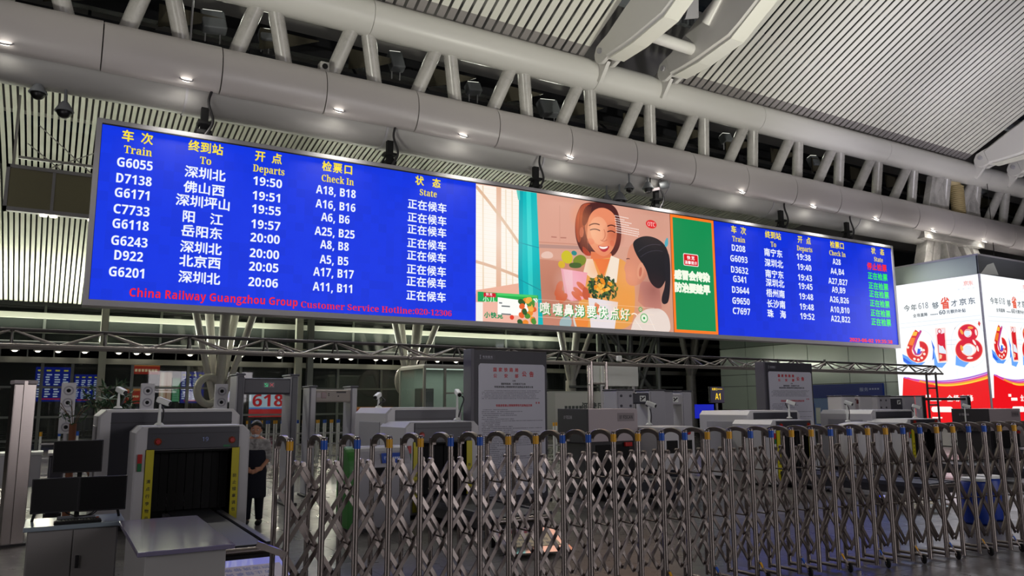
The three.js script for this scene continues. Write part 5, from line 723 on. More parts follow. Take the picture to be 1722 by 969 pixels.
// ---------------------------------------------------------------- glass wing with lit adverts on the right
function saleAdvert() {
  const w = 800, h = 1200, [k, c] = canvas(w, h);
  const poly = (fill, ...p) => { c.fillStyle = fill; c.beginPath(); p.forEach((q, i) => (i ? c.lineTo(...q) : c.moveTo(...q))); c.closePath(); c.fill(); };
  const ring = (q, rx, ry, wd, col) => { c.strokeStyle = col; c.lineWidth = wd; c.beginPath(); c.ellipse(q[0], q[1], rx, ry, 0, 0, 7); c.stroke(); };
  const line = (col, wd, ...p) => { c.strokeStyle = col; c.lineWidth = wd; c.lineCap = 'round'; c.lineJoin = 'round'; c.beginPath(); c.moveTo(...p[0]); for (let i = 1; i < p.length; i++) c.lineTo(...p[i]); c.stroke(); };
  const bez = (col, wd, a, b, d) => { c.strokeStyle = col; c.lineWidth = wd; c.lineCap = 'round'; c.beginPath(); c.moveTo(...a); c.quadraticCurveTo(...b, ...d); c.stroke(); };
  c.fillStyle = '#f7fafc'; c.fillRect(0, 0, w, h);
  line('#d4dde2', 3, [57, 344], [792, 337]); line('#d4dde2', 3, [57, 381], [801, 368]);
  // headline
  c.fillStyle = '#5b6468';
  for (const [ch, x, y, ww] of [['今', 142, 212, 86], ['年', 209, 211, 82], ['够', 411, 215, 84], ['才', 579, 215, 82], ['京', 654, 211, 94], ['东', 728, 211, 92]]) han(c, ch, x, y, ww * 0.7, 58, 1.4);
  latin(c, '618', 299, 206, 96, 50, PLAIN);
  c.fillStyle = '#e2583a'; han(c, '省', 500, 205, 80, 104, 3);
  c.fillStyle = '#5f666a'; for (const [ch, x, y] of [['全', 211, 285], ['场', 248, 284], ['直', 282, 284], ['降', 316, 284], ['元', 520, 281], ['额', 556, 281], ['外', 590, 282], ['补', 621, 283], ['贴', 655, 283]]) han(c, ch, x, y, 32, 32, 2.4);
  latin(c, '60', 466, 281, 60, 34, SANS); for (const [x, y] of [[359, 290], [373, 291], [386, 291], [400, 291], [415, 291]]) c.fillRect(x, y - 4, 10, 8);
  c.fillStyle = '#f0a79a'; han(c, '京', 693, 61, 44, 40, 2); han(c, '东', 733, 64, 44, 40, 2); c.fillStyle = '#e3e6e8'; for (const [x, y] of [[620, 101], [661, 101], [705, 103], [745, 103]]) c.fillRect(x, y, 16, 8);
  // thin drawn circles and ledges behind the big figures
  ring([252, 563], 118, 150, 2, '#c8d4da'); ring([670, 562], 150, 190, 2, '#cfdae0'); line('#ccd7dd', 3, [474, 517], [570, 521]); line('#ccd7dd', 3, [470, 554], [557, 557]); ring([628, 804], 80, 90, 2, '#d5dee3');
  // printed blue drop figures behind the red ones
  poly('#5f9cf2', [62, 610], [124, 642], [193, 698], [277, 688], [222, 724], [128, 720], [67, 678]); poly('#2a5fe2', [345, 503], [369, 571], [361, 655], [340, 682], [355, 589]); poly('#6aa5f4', [359, 570], [387, 703], [466, 704], [422, 746], [354, 734]); poly('#6aa5f4', [569, 537], [550, 637], [583, 684], [666, 705], [615, 749], [541, 728]); poly('#2a5fe2', [64, 639], [91, 655], [151, 697], [108, 698], [68, 669]);
  // 6
  const fig = (draw) => { c.lineCap = 'butt'; for (const [col, wd] of [['#f9d3c6', 60], ['#e2402f', 50], ['#d5252c', 36]]) { c.strokeStyle = col; c.lineWidth = wd; draw(); } };
  const six = () => { c.beginPath(); c.moveTo(226, 422); c.quadraticCurveTo(157, 509, 133, 570); c.bezierCurveTo(124, 642, 190, 670, 233, 662); c.bezierCurveTo(294, 640, 309, 534, 235, 535); c.stroke(); };
  fig(six); line('#c03a86', 20, [254, 425], [209, 493], [173, 573], [190, 617]); bez('#c03a86', 16, [190, 617], [220, 630], [246, 601]); poly('#2a5fe2', [215, 571], [240, 577], [232, 615], [202, 618]);
  poly('#f4b93e', [186, 422], [226, 427], [209, 460], [171, 457]); poly('#ef7a2a', [161, 471], [200, 478], [167, 543], [132, 532]); c.fillStyle = '#fbe3d8'; for (const q of [[121, 555], [175, 659], [211, 668], [244, 653], [271, 621], [267, 588]]) { c.beginPath(); c.ellipse(...q, 13, 11, 0.4, 0, 7); c.fill(); }
  // 1
  poly('#f8d6cc', [389, 410], [481, 412], [478, 696], [392, 701]); poly('#d5252c', [401, 420], [471, 422], [465, 686], [402, 690]); poly('#f3e4e8', [401, 420], [471, 422], [470, 454], [445, 461], [420, 450], [399, 469]); poly('#dfe9f4', [408, 536], [439, 552], [467, 605], [467, 632], [406, 620]); c.fillStyle = '#d5252c'; c.beginPath(); c.ellipse(436, 521, 34, 42, 0, 0, 7); c.fill(); ring([426, 438], 15, 18, 6, '#c8372f'); poly('#f6c7a0', [408, 629], [432, 640], [424, 667], [404, 671]);
  // 8
  const eight = () => { c.beginPath(); c.ellipse(671, 473, 58, 48, 0, 0, 7); c.stroke(); c.beginPath(); c.ellipse(666, 609, 88, 72, 0, 0, 7); c.stroke(); };
  fig(eight); for (const [q, r] of [[[671, 473], 30], [[666, 609], 48]]) { ring(q, r, r * 1.05, 5, '#f7d9d0'); c.fillStyle = '#dde7f0'; c.beginPath(); c.ellipse(q[0] - r * 0.15, q[1] + 2, r * 0.8, r * 0.85, 0, 0, 7); c.fill(); }
  c.fillStyle = '#f2a33c'; for (const [q, a] of [[[619, 458], 1.2], [[697, 430], 0.2], [[607, 590], 1.4]]) { c.beginPath(); c.ellipse(...q, 24, 11, a, 0, 7); c.fill(); } c.fillStyle = '#f9e7df'; for (const [q, a] of [[[740, 603], 1.4], [[669, 675], 0], [[718, 552], 1.1], [[739, 472], 1.5]]) { c.beginPath(); c.ellipse(...q, 26, 9, a, 0, 7); c.fill(); }
  poly('#d94a2e', [771, 380], [783, 401], [774, 427], [761, 405]); poly('#b08a7a', [558, 430], [573, 410], [570, 419], [561, 435]);
  // red field and ribbons
  c.fillStyle = '#e8121c'; c.beginPath(); c.moveTo(53, 815); c.quadraticCurveTo(404, 944, 810, 828); c.lineTo(w, h); c.lineTo(0, h); c.closePath(); c.fill(); c.fillRect(0, 1000, w, 200);
  bez('#a66ad0', 12, [65, 816], [427, 908], [814, 794]); bez('#d63aa0', 14, [97, 822], [425, 926], [812, 810]); bez('#f2963a', 16, [210, 851], [464, 931], [813, 824]); bez('#f7d03c', 12, [340, 883], [523, 919], [811, 838]);
  // small white captions on the red field
  c.fillStyle = '#fff3ee'; c.beginPath(); c.roundRect(293, 1068, 190, 46, 20); c.fill(); for (const [x, y, ww, hh] of [[251, 968, 46, 22], [289, 998, 100, 24], [295, 1154, 90, 12]]) c.fillRect(x, y, ww, hh);
  hanLine(c, '全场直降', 553, 1000, 58, 52, 54, 4);
  return k;
}
{
  const t = thing('glass_wing', 'grey-green glass clad wing building with a corner towards the hall', 'building');
  const X = 32.18;
  part('core', span(X + 0.08, 52, 0, 7.7, -31.45, -17.08), std('wing_core', 0x4a504d, 0.7), t);
  const zs = [-20.88, -21.5, -23.3, -25.6, -27.7, -29.6, -31.5], ys = [[0, 1.42], [1.45, 2.68], [2.71, 3.3], [3.33, 4.76], [4.8, 7.75]];
  for (let i = 0; i < zs.length - 1; i++) ys.forEach(([y0, y1], j) => part('panel', span(X, X + 0.06, y0, y1, zs[i + 1] + 0.02, zs[i] - 0.02), j === 4 ? M.darkGlass : M.greenGlass, t));
  part('top_band', span(X, X + 0.06, 6.96, 7.75, -20.86, -17.02), std('band_paint', 0xaebbb2, 0.5), t); part('top_band', span(X, 52, 6.96, 7.75, -17.06, -17), M.greyBox, t);
  part('base_band', span(X - 0.02, X + 0.06, 0, 0.93, -20.86, -17.02), M.plaster, t); part('base_band', span(X, 52, 0, 0.93, -17.06, -16.98), M.plaster, t);
  part('parapet', span(X - 0.02, 52, 7.75, 7.82, -31.5, -16.97), M.frameGrey, t);
  const d = part('sticker', extrude([[0, 0], [0.55, 0.42], [1.05, 0.55], [1.35, 0.05]], 0.01).translate(X + 0.1, 6.98, -16.985), M.whitePanel, t); d.userData.label = 'pale triangular sticker on the top band';
  const ad = saleAdvert(), mat = lit('advert_face', ad, 1.08, 0.3);
  const add = (label, x, z, turn) => { const b = thing('advert_lightbox', label, 'lightbox', [x, 0, z], turn, 'sale adverts on the corner'); part('casing', span(-1.925, 1.925, 0.93, 6.97, -0.06, 0), M.frameGrey, b); part('face', new THREE.PlaneGeometry(3.83, 6).translate(0, 3.95, 0.012), mat, b); return b; };
  add('tall lit white and red sale advert on the left face of the corner', X - 0.1, -18.9, -Math.PI / 2); add('tall lit white and red sale advert on the right face, next to the corner edge', X + 1.83, -16.91, 0); add('tall lit sale advert on the right face, second from the corner edge', X + 5.72, -16.91, 0);
  areaLight('advert_light', 0xf3f6ff, LIGHT.sign, 3.8, 5.6, [X - 0.12, 4.0, -18.94], [0, 4, -18.94]); areaLight('advert_light', 0xf3f6ff, LIGHT.sign, 7.6, 5.6, [X + 3.9, 4.0, -16.82], [X + 3.9, 4, 0]);
  // shop under the wing
  const s = thing('shop_front', 'blue shop sign over a lit shop window in the glass wing', 'shop', [X - 0.06, 0, -23.6], -Math.PI / 2);
  const [k, c] = canvas(512, 96); c.fillStyle = '#182f8c'; c.fillRect(0, 0, 512, 96); c.fillStyle = '#aab4d8'; hanLine(c, '服务', 395, 40, 30, 28, 28, 2); for (let i = 0; i < 4; i++) c.fillRect(430 + i * 17, 32, 12, 12);
  part('sign_band', span(-2.0, 2.05, 2.02, 2.66, 0, 0.1), M.blue, s); part('sign_face', new THREE.PlaneGeometry(4.0, 0.62).translate(0.02, 2.34, 0.104), paper('shop_sign', k), s);
  part('plinth', span(-2.05, 2.1, 0, 0.44, 0, 0.08), M.charcoal, s); part('window_back', span(-2.0, 2.05, 0.5, 2.0, 0, 0.02), glow('shop_glow', 0x4a5a72, 0.35), s);
  for (let i = 0; i < 12; i++) part('goods', box(0.16 + rnd() * 0.12, 0.3 + rnd() * 0.7, 0.06, -1.8 + i * 0.33, 1.1 + rnd() * 0.2, 0.06), [M.blue, M.whitePanel, M.capBlue, M.charcoal, std('goods_teal', 0x2c8f9a, 0.5)][i % 5], s);
  part('frame', [span(-2.05, 2.1, 0.44, 0.52, 0, 0.1), span(-2.05, -1.98, 0.5, 2.02, 0, 0.1), span(2.03, 2.1, 0.5, 2.02, 0, 0.1), span(-0.02, 0.03, 0.5, 2.02, 0, 0.09)], M.frameGrey, s);
  const a = thing('arrow_plate', 'small black arrow plate on the green glass panels', 'sign', [X - 0.03, 0, -27.6], -Math.PI / 2);
  part('plate', extrude([[-0.22, 3.8], [0.12, 4.05], [0.2, 4.05], [0.2, 3.55], [0.12, 3.55]], 0.02).translate(0, 0, 0), M.screenBlack, a); part('mark', box(0.12, 0.3, 0.02, 3.0, 3.72, 0.01), M.screenBlack, a);
}
// gate sign A1
{
  const [k, c] = canvas(192, 160); c.fillStyle = '#141a2c'; c.fillRect(0, 0, 192, 160); c.fillStyle = '#ffd21f'; hanLine(c, '检票口', 62, 22, 26, 24, 26, 3); for (let i = 0; i < 6; i++) c.fillRect(104 + i * 11, 18, 8, 8); latin(c, 'A1', 108, 96, 86, 64, SANS);
  const t = thing('gate_sign', 'small dark sign reading A1 in yellow, before the green glass wing', 'sign', [24.27, 0, -24]);
  part('casing', rspan(-0.42, 0.42, 1.8, 2.5, -0.1, 0, 0.02), M.charcoal, t); part('face', new THREE.PlaneGeometry(0.8, 0.66).translate(0, 2.15, 0.006), lit('gate_sign_face', k, 1, 0.3), t); part('post', bar(V(0, 0, -0.05), V(0, 1.8, -0.05), 0.05), M.frameGrey, t);
  const b = thing('blue_panel', 'bright blue lit panel under the A1 sign', 'panel', [24.5, 0, -25]);
  part('panel', rspan(-0.55, 0.55, 1.15, 1.75, -0.06, 0, 0.01), glow('blue_panel_face', 0x0a22c8, 0.7), b); part('post', bar(V(0, 0, -0.03), V(0, 1.15, -0.03), 0.05), M.frameGrey, b);
}
// glass booth
{
  const t = thing('glass_booth', 'greenish glass booth with pale frames left of the large notice board', 'booth', [0, 0, -30]);
  const X0 = 13.4, X1 = 18.2, z1 = -2.6;
  const posts = []; for (const x of [X0, X0 + 0.95, X0 + 3.2, X1]) posts.push(span(x - 0.05, x + 0.05, 0, 3.4, -0.05, 0.05));
  posts.push(span(X0 - 0.05, X0 + 0.05, 0, 3.4, z1 - 0.05, z1 + 0.05), span(X1 - 0.05, X1 + 0.05, 0, 3.4, z1 - 0.05, z1 + 0.05), span(X0, X1, 3.32, 3.42, -0.06, 0.06), span(X0 + 0.95, X1, 2.25, 2.31, -0.04, 0.04), span(X0 - 0.06, X0 + 0.06, 3.32, 3.42, z1, 0));
  parts('frame', posts, M.ledge, t); part('roof', span(X0, X1, 3.42, 3.5, z1, 0), M.whitePanel, t);
  for (const [a, b] of [[X0, X0 + 0.95], [X0 + 0.95, X0 + 3.2], [X0 + 3.2, X1]]) part('pane', new THREE.PlaneGeometry(b - a - 0.1, 3.3).translate((a + b) / 2, 1.68, 0), M.boothPane, t);
  part('pane', new THREE.PlaneGeometry(2.5, 3.3).rotateY(-Math.PI / 2).translate(X0, 1.68, -1.3), M.boothPane, t); part('back_wall', span(X0, X1, 0, 3.4, z1 - 0.05, z1), std('booth_back', 0x9aa59c, 0.5), t);
  const cab = thing('booth_cabinet', 'dark cabinet standing inside the glass booth', 'cabinet', [14.0, 0, -31.4]); part('body', rspan(-0.3, 0.35, 0, 2.5, -0.3, 0.3, 0.02), M.charcoal, cab); part('door', rspan(-0.26, 0.3, 1.3, 2.4, 0.3, 0.33, 0.01), M.darkPanel, cab);
  const l = new THREE.RectAreaLight(0xe8f0e8, 2.5, 4, 1.6); l.name = 'booth_lamp'; l.position.set(15.8, 3.3, -31.3); l.lookAt(15.8, 0, -31.3); scene.add(l); part('lamp', span(14.2, 17.4, 3.36, 3.41, -1.9, -0.7), glow('booth_lamp_face', 0xeaf4ea, 1.2), t);
}
// lattice gantry over the security lanes
{
  const t = thing('lattice_gantry', 'long dark lattice gantry of welded tubes running over the security lanes', 'gantry', [0, 0, -16.5]);
  const x0 = -5.2, x1 = 27.75, top = 3.19, bot = 2.89, d = 0.24;
  part('top_chord', bar(V(x0, top, 0), V(x1, top - 0.1, 0), 0.035, 0.035, 10), M.darkTruss, t);
  for (const z of [-d, d]) part('bottom_chord', bar(V(x0, bot, z), V(x1, bot - 0.08, z), 0.035, 0.035, 10), M.trussSteel, t);
  let i = 0; for (let x = x0; x + 1.49 < x1; x += 1.49, i++) {
    const up = V(x, top - 0.1 * (x - x0) / 33, 0), mid = x + 0.745, nx = V(x + 1.49, top - 0.1 * (x - x0) / 33, 0);
    for (const z of [-d, d]) { part('web_rod', bar(up, V(mid, bot, z), 0.02, 0.02, 8), M.trussSteel, t); part('web_rod', bar(V(mid, bot, z), nx, 0.02, 0.02, 8), M.trussSteel, t); part('upright', bar(V(x, bot, z), up, 0.02, 0.02, 8), M.darkTruss, t); }
  }
  parts('end_bar', [bar(V(x1, bot - 0.08, -d), V(x1, top - 0.1, 0), 0.025, 0.025, 8), bar(V(x1, bot - 0.08, d), V(x1, top - 0.1, 0), 0.025, 0.025, 8), bar(V(x1, bot - 0.08, -d), V(x1, bot - 0.08, d), 0.025, 0.025, 8), bar(V(26.9, bot - 0.07, d), V(x1, top - 0.1, 0), 0.02, 0.02, 8), bar(V(26.9, bot - 0.07, -d), V(x1, top - 0.1, 0), 0.02, 0.02, 8)], M.trussSteel, t);
  for (const [xa, xb] of [[27.12, 27.7]]) { for (const x of [xa, xb]) part('leg', bar(V(x, 0, 0), V(x, bot, 0), 0.035, 0.035, 10), M.darkTruss, t); for (const y of [0.4, 1.05, 1.7, 2.3]) part('rung', bar(V(xa, y, 0), V(xb, y, 0), 0.025, 0.025, 8), M.darkTruss, t); }
  for (const [x, z] of [[11.98, 0.24], [12.25, -0.24], [12.46, 0.24]]) part('leg', bar(V(x, 0, z), V(x, bot, z), 0.045, 0.045, 14), M.chrome, t);
  for (const y of [2.32, 1.3]) parts('rung', [bar(V(11.98, y, 0.24), V(12.46, y, 0.24), 0.025), bar(V(11.98, y, 0.24), V(12.25, y, -0.24), 0.025)], M.trussSteel, t);
  for (const x of [4.0, 6.9, 17.6, 22.6]) part('ring_clamp', new THREE.TorusGeometry(0.05, 0.024, 10, 20).translate(x, bot - 0.01, d + 0.04), M.trussSteel, t);
  for (const x of [9.5, 12.9, 18.9]) part('clip_lamp', [rbox(0.12, 0.14, 0.12, 0.02, x, bot + 0.1, d)], M.whitePanel, t);
  const b = thing('white_banner', 'blank white banner panel hanging behind the gantry legs', 'banner', [15.8, 0, -19.9]);
  part('sheet', rbox(1.5, 0.72, 0.06, 0.02, 0, 2.72, 0), M.whitePanel, b); part('sheet', rbox(0.5, 0.6, 0.06, 0.02, -0.92, 2.75, -0.12), M.whitePanel, b); parts('pole', [bar(V(-0.7, 0, -0.05), V(-0.7, 2.5, -0.05), 0.04), bar(V(0.6, 0, -0.05), V(0.6, 2.5, -0.05), 0.04)], M.frameGrey, b);
}

// ---------------------------------------------------------------- notice boards
function noticePrint() {
  const w = 560, h = 980, [k, c] = canvas(w, h), X = (v) => (v - 240) * 0.849, Y = (v) => (v - 200) * 0.849;
  c.fillStyle = '#bdbdc9'; c.fillRect(0, 0, w, h);
  c.fillStyle = '#b3232e';
  [...'国家铁路局'].forEach((ch, i) => han(c, ch, X(398 + i * 53.5), Y(252), 30, 32, 4)); [...'公安部'].forEach((ch, i) => han(c, ch, X(400 + i * 106), Y(306), 30, 31, 4));
  han(c, '公', X(688), Y(286), 38, 42, 5); han(c, '告', X(763), Y(288), 38, 42, 5);
  c.fillStyle = '#23232c'; hanLine(c, '公告', X(585), Y(350), 14, 13, 14, 3); hanLine(c, '国家铁路局 公安部关于公布', X(580), Y(378), 16, 15, 16, 4); hanLine(c, '铁路旅客禁止限制携带和托运物品目录的公告', X(585), Y(405), 16.5, 15, 16, 4);
  const rows = (y0, n, dy, col, wmin, wmax, indent) => { c.fillStyle = col; for (let i = 0; i < n; i++) { const y = Y(y0 + i * dy), L = (wmin + rnd() * (wmax - wmin)) * 0.849; for (let x = 0; x < L; x += 7) if (rnd() > 0.06) c.fillRect(X(272 + (i % 3 ? 0 : indent)) + x, y - 3, 3 + rnd() * 3, 5); } };
  rows(440, 6, 14, '#5d5d6a', 480, 600, 24);
  c.fillStyle = '#a82431'; hanLine(c, '铁路旅客禁止限制携带和托运物品目录', X(587), Y(570), 18, 17, 19, 4.5); hanLine(c, '目录', X(823), Y(548), 22, 15, 15, 4);
  rows(608, 46, 16.5, '#555562', 110, 600, 10);
  return k;
}
{
  const mat = paper('notice_print', noticePrint(), 0.4);
  for (const [x0, w, z, h, label] of [[6.5, 1.62, -12.45, 2.79, 'large grey notice board with red headline, standing behind the gate near the middle'], [16.54, 1.97, -14.6, 2.9, 'grey notice board with red headline farther right, before the blue shop sign']]) {
    const t = thing('notice_board', label, 'notice board', [x0 + w / 2, 0, z], 0, 'notice boards');
    part('body', rspan(-w / 2, w / 2, 0.04, h, -0.24, 0, 0.015), M.totem, t); part('plinth', span(-w / 2 - 0.05, w / 2 + 0.05, 0, 0.06, -0.3, 0.06), M.charcoal, t);
    part('side_fin', rspan(-w / 2 - 0.035, -w / 2 + 0.03, 0.04, h + 0.01, -0.28, 0.03, 0.008), std('totem_fin', 0x55535c, 0.5), t);
    const pw = w * 0.885, px = w * 0.02, pg = extrude([[-pw / 2 + 0.04, 0.16], [pw / 2 - 0.04, 0.16], [pw / 2, 0.2], [pw / 2, h - 0.29], [pw / 2 - 0.04, h - 0.25], [-pw / 2 + 0.04, h - 0.25], [-pw / 2, h - 0.29], [-pw / 2, 0.2]], 0.012);
    const uv = pg.attributes.uv, po = pg.attributes.position; for (let i = 0; i < uv.count; i++) uv.setXY(i, (po.getX(i) + pw / 2) / pw, (po.getY(i) - 0.16) / (h - 0.41));
    pg.translate(px, 0, 0.002); part('print_panel', pg, mat, t);
    const [k, c] = canvas(160, 40); c.fillStyle = '#3d3c44'; c.fillRect(0, 0, 160, 40); c.fillStyle = '#a8a8b2'; c.fillRect(10, 6, 4, 28); c.fillRect(6, 4, 14, 3); c.fillRect(6, 33, 14, 3); hanLine(c, '电信服务', 84, 18, 26, 23, 20, 2); c.fillRect(34, 33, 100, 2);
    part('mark', new THREE.PlaneGeometry(0.34, 0.085).translate(-pw / 2 + 0.22, h - 0.13, 0.003), paper('notice_mark', k), t);
  }
}
// ---------------------------------------------------------------- X-ray scanners
function verticalText(s, w, h, size, from, gap) { const [k, c] = canvas(w, h); c.fillStyle = '#c9bd1e'; c.fillRect(0, 0, w, h); c.fillStyle = '#2c2c20'; [...s].forEach((ch, i) => han(c, ch, w / 2, from + i * gap, size, size, 2)); return k; }
const stripL = paper('strip_left', verticalText('清点行李物品', 64, 700, 34, 270, 62)), stripR = paper('strip_right', verticalText('防止错拿调包', 64, 700, 34, 250, 60));
const numberPlate = (() => { const [k, c] = canvas(96, 64); c.fillStyle = '#3c3c44'; c.fillRect(0, 0, 96, 64); c.fillStyle = '#8fa2dc'; latin(c, '19', 48, 32, 62, 40, PLAIN); return paper('number_plate', k); })();
function scanner(o) {
  const t = thing('luggage_scanner', o.label, 'scanner', [0, 0, o.z], 0, 'luggage scanners in the security lanes');
  const { x0, x1, m0, m1, h = 1.52, H = 1.75 } = o, cut = 0.09, fx = 0.155;
  // entry hood: light grey ring with cut top corners, dark header, yellow strips
  const ring = [[x0, 0.05], [x1, 0.05], [x1, h - cut], [x1 - cut, h], [x0 + cut, h], [x0, h - cut]], hole = [[x0 + fx, 0.1], [x0 + fx, 1.19], [x1 - fx, 1.19], [x1 - fx, 0.1]];
  part('hood', extrude(ring, 1.1, 0.02, [hole]).translate(0, 0, -1.12), M.lightGrey, t);
  part('header_panel', rspan(x0 + fx, x1 - fx, 1.2, h - 0.015, -0.04, 0.02, 0.012), M.darkPanel, t);
  part('header_lip', strip(V(x0 + fx, h - 0.1, 0.022), V(x1 - fx, h - 0.1, 0.022), 0.01, 0.006), M.charcoal, t);
  const slits = []; for (let i = 0; i < 9; i++) { const w = (x1 - x0 - 2 * fx - 0.18) / 9, a = x0 + fx + 0.09 + i * w; slits.push(span(a + 0.004, a + w - 0.004, 0.34, 1.19, -0.28 - (i % 2) * 0.02, -0.265 - (i % 2) * 0.02)); }
  parts('curtain_strip', slits, M.rubber, t); parts('tunnel_lining', [span(x0 + fx, x0 + fx + 0.02, 0.1, 1.19, -1.1, -0.05), span(x1 - fx - 0.02, x1 - fx, 0.1, 1.19, -1.1, -0.05), span(x0 + fx, x1 - fx, 1.16, 1.19, -1.1, -0.05)], M.rubber, t);
  for (const [a, mt] of [[x0 + fx - 0.005, stripL], [x1 - fx - 0.085, stripR]]) { const g = box(0.1, 1.1, 0.02, a + 0.045, 0.65, 0.012); part('yellow_strip', g, [M.yellow, M.yellow, M.yellow, M.yellow, mt, M.yellow], t); }
  for (const a of [x0 + fx + 0.13, x1 - fx - 0.1]) { const p = part('stop_plate', new THREE.TorusGeometry(0.042, 0.01, 8, 8).translate(a, 1.31, 0.025), M.orange, t); part('stop_button', disc(0.03, 0.04).translate(a, 1.31, 0.035), M.red, p); }
  const il = part('indicator', rbox(0.06, 0.23, 0.02, 0.006, x0 + 0.07, 1.03, 0.022), M.red, t); part('green_half', rbox(0.056, 0.11, 0.02, 0.006, x0 + 0.07, 0.97, 0.026), M.green, il);
  if (o.number) part('number_plate', new THREE.PlaneGeometry(0.14, 0.09).translate((x0 + x1) / 2 + 0.14, 1.33, 0.022), numberPlate, t);
  part('green_tag', box(0.09, 0.03, 0.006, x1 - fx - 0.17, 1.23, 0.022), M.green, t);
  // tall main body behind
  const prof = [[m0, 0.08], [m1, 0.08], [m1, H - 0.1], [m1 - 0.1, H], [m0 + 0.1, H], [m0, H - 0.1]];
  part('main_body', extrude(prof, 1.55, 0.03).translate(0, 0, -2.55), M.lightGrey, t);
  part('front_panel', rspan(m0 + 0.16, m1 - 0.12, 0.5, H - 0.04, -1.02, -0.965, 0.015), M.darkPanel, t); part('front_panel_seam', span(m0 + 0.16, m1 - 0.12, H - 0.2, H - 0.19, -0.966, -0.962), M.charcoal, t);
  part('side_panel', rspan(m0 - 0.012, m0 + 0.01, 0.3, H - 0.25, -2.3, -1.25, 0.005), M.midGrey, t);
  parts('base', [span(m0 + 0.05, m1 - 0.05, 0, 0.1, -2.5, -1.05), span(x0 + 0.05, x1 - 0.05, 0, 0.06, -1.05, -0.05)], M.charcoal, t);
  // feed conveyor and its polished end ramp
  const b0 = x0 + fx + (o.inset ?? 0.05), b1 = x1 - fx - (o.inset2 ?? 0.05), L = o.belt ?? 3.4;
  const cv = part('conveyor', [span(b0, b1, 0.12, 0.29, 0.0, L)], M.charcoal, t); part('belt', rspan(b0 + 0.08, b1 - 0.08, 0.27, 0.32, -0.9, L + 0.02, 0.02), M.belt, cv); parts('rail', [span(b0 - 0.01, b0 + 0.06, 0.26, 0.335, 0.02, L), span(b1 - 0.06, b1 + 0.01, 0.26, 0.335, 0.02, L)], M.darkPanel, cv); parts('leg', [span(b0 + 0.05, b0 + 0.13, 0, 0.14, 0.4, 0.48), span(b1 - 0.13, b1 - 0.05, 0, 0.14, 0.4, 0.48), span(b0 + 0.05, b0 + 0.13, 0, 0.14, L - 0.4, L - 0.32), span(b1 - 0.13, b1 - 0.05, 0, 0.14, L - 0.4, L - 0.32)], M.midGrey, cv);
  part('end_roller', bar(V(b0 + 0.03, 0.26, L + 0.03), V(b1 - 0.03, 0.26, L + 0.03), 0.04, 0.04, 14), M.chrome, t);
  return t;
}
// polished end ramps lying before the conveyors, each with a printed notice
function rampPlate(x, y, z, w, L, yaw, label) {
  const t = thing('ramp_plate', label, 'ramp', [x, 0, z], yaw, 'polished ramp plates'), s = 0.156, r = (k) => y - s * L * k;
  part('plate', strip(V(0, r(-0.5), -L / 2), V(0, r(0.5), L / 2), w, 0.02), x < 3 ? M.whiteGloss : M.mirror, t);
  parts('leg', [span(-w / 2 + 0.03, -w / 2 + 0.08, 0, r(-0.5) - 0.01, -L / 2 + 0.02, -L / 2 + 0.07), span(w / 2 - 0.08, w / 2 - 0.03, 0, r(-0.5) - 0.01, -L / 2 + 0.02, -L / 2 + 0.07), span(-w / 2 + 0.03, -w / 2 + 0.08, 0, r(0.45) - 0.01, L / 2 - 0.07, L / 2 - 0.02), span(w / 2 - 0.08, w / 2 - 0.03, 0, r(0.45) - 0.01, L / 2 - 0.07, L / 2 - 0.02)], M.charcoal, t);
  part('notice', strip(V(0, r(-0.26) + 0.0125, -0.26 * L), V(0, r(0.26) + 0.0125, 0.26 * L), w * 0.78, 0.004), rampNotice, t);
}
const rampNotice = (() => { const [k, c] = canvas(256, 128); c.fillStyle = '#b9a878'; c.fillRect(0, 0, 256, 128); c.fillStyle = '#4a4636'; ['清点行李物品', '防止错拿调包', '旅客携带物品'].forEach((s, i) => hanLine(c, s, 128, 26 + i * 38, 30, 26, 26, 3)); return paper('ramp_notice', k, 0.35); })();
rampPlate(1.75, 0.14, -8.18, 1.0, 0.86, 0, 'polished steel ramp plate with a beige notice at the end of conveyor 19'); rampPlate(5.2, 0.13, -8.4, 0.85, 0.9, -0.26, 'polished steel ramp plate reflecting pink and teal, behind the middle of the gate'); rampPlate(12.7, 0.13, -8.15, 0.8, 0.8, -0.26, 'polished steel ramp plate reflecting white light, behind the right part of the gate');
scanner({ x0: 1.0, x1: 2.52, m0: 0.58, m1: 2.56, z: -11.85, number: 1, inset: 0.25, inset2: 0.2, belt: 3.0, label: 'luggage scanner numbered 19 with black tunnel and yellow strips, behind the counters' });
scanner({ x0: 4.9, x1: 6.25, m0: 4.95, m1: 6.42, z: -11.7, belt: 2.5, label: 'luggage scanner directly left of the large notice board' });
scanner({ x0: 13.5, x1: 14.94, m0: 13.87, m1: 15.67, z: -11.8, belt: 3.2, h: 1.42, H: 1.62, label: 'luggage scanner in front of the farther notice board' });
scanner({ x0: 18.4, x1: 19.85, m0: 18.43, m1: 20.3, z: -11.8, belt: 3.2, h: 1.38, H: 1.6, label: 'luggage scanner on the right below the grey detector posts' });
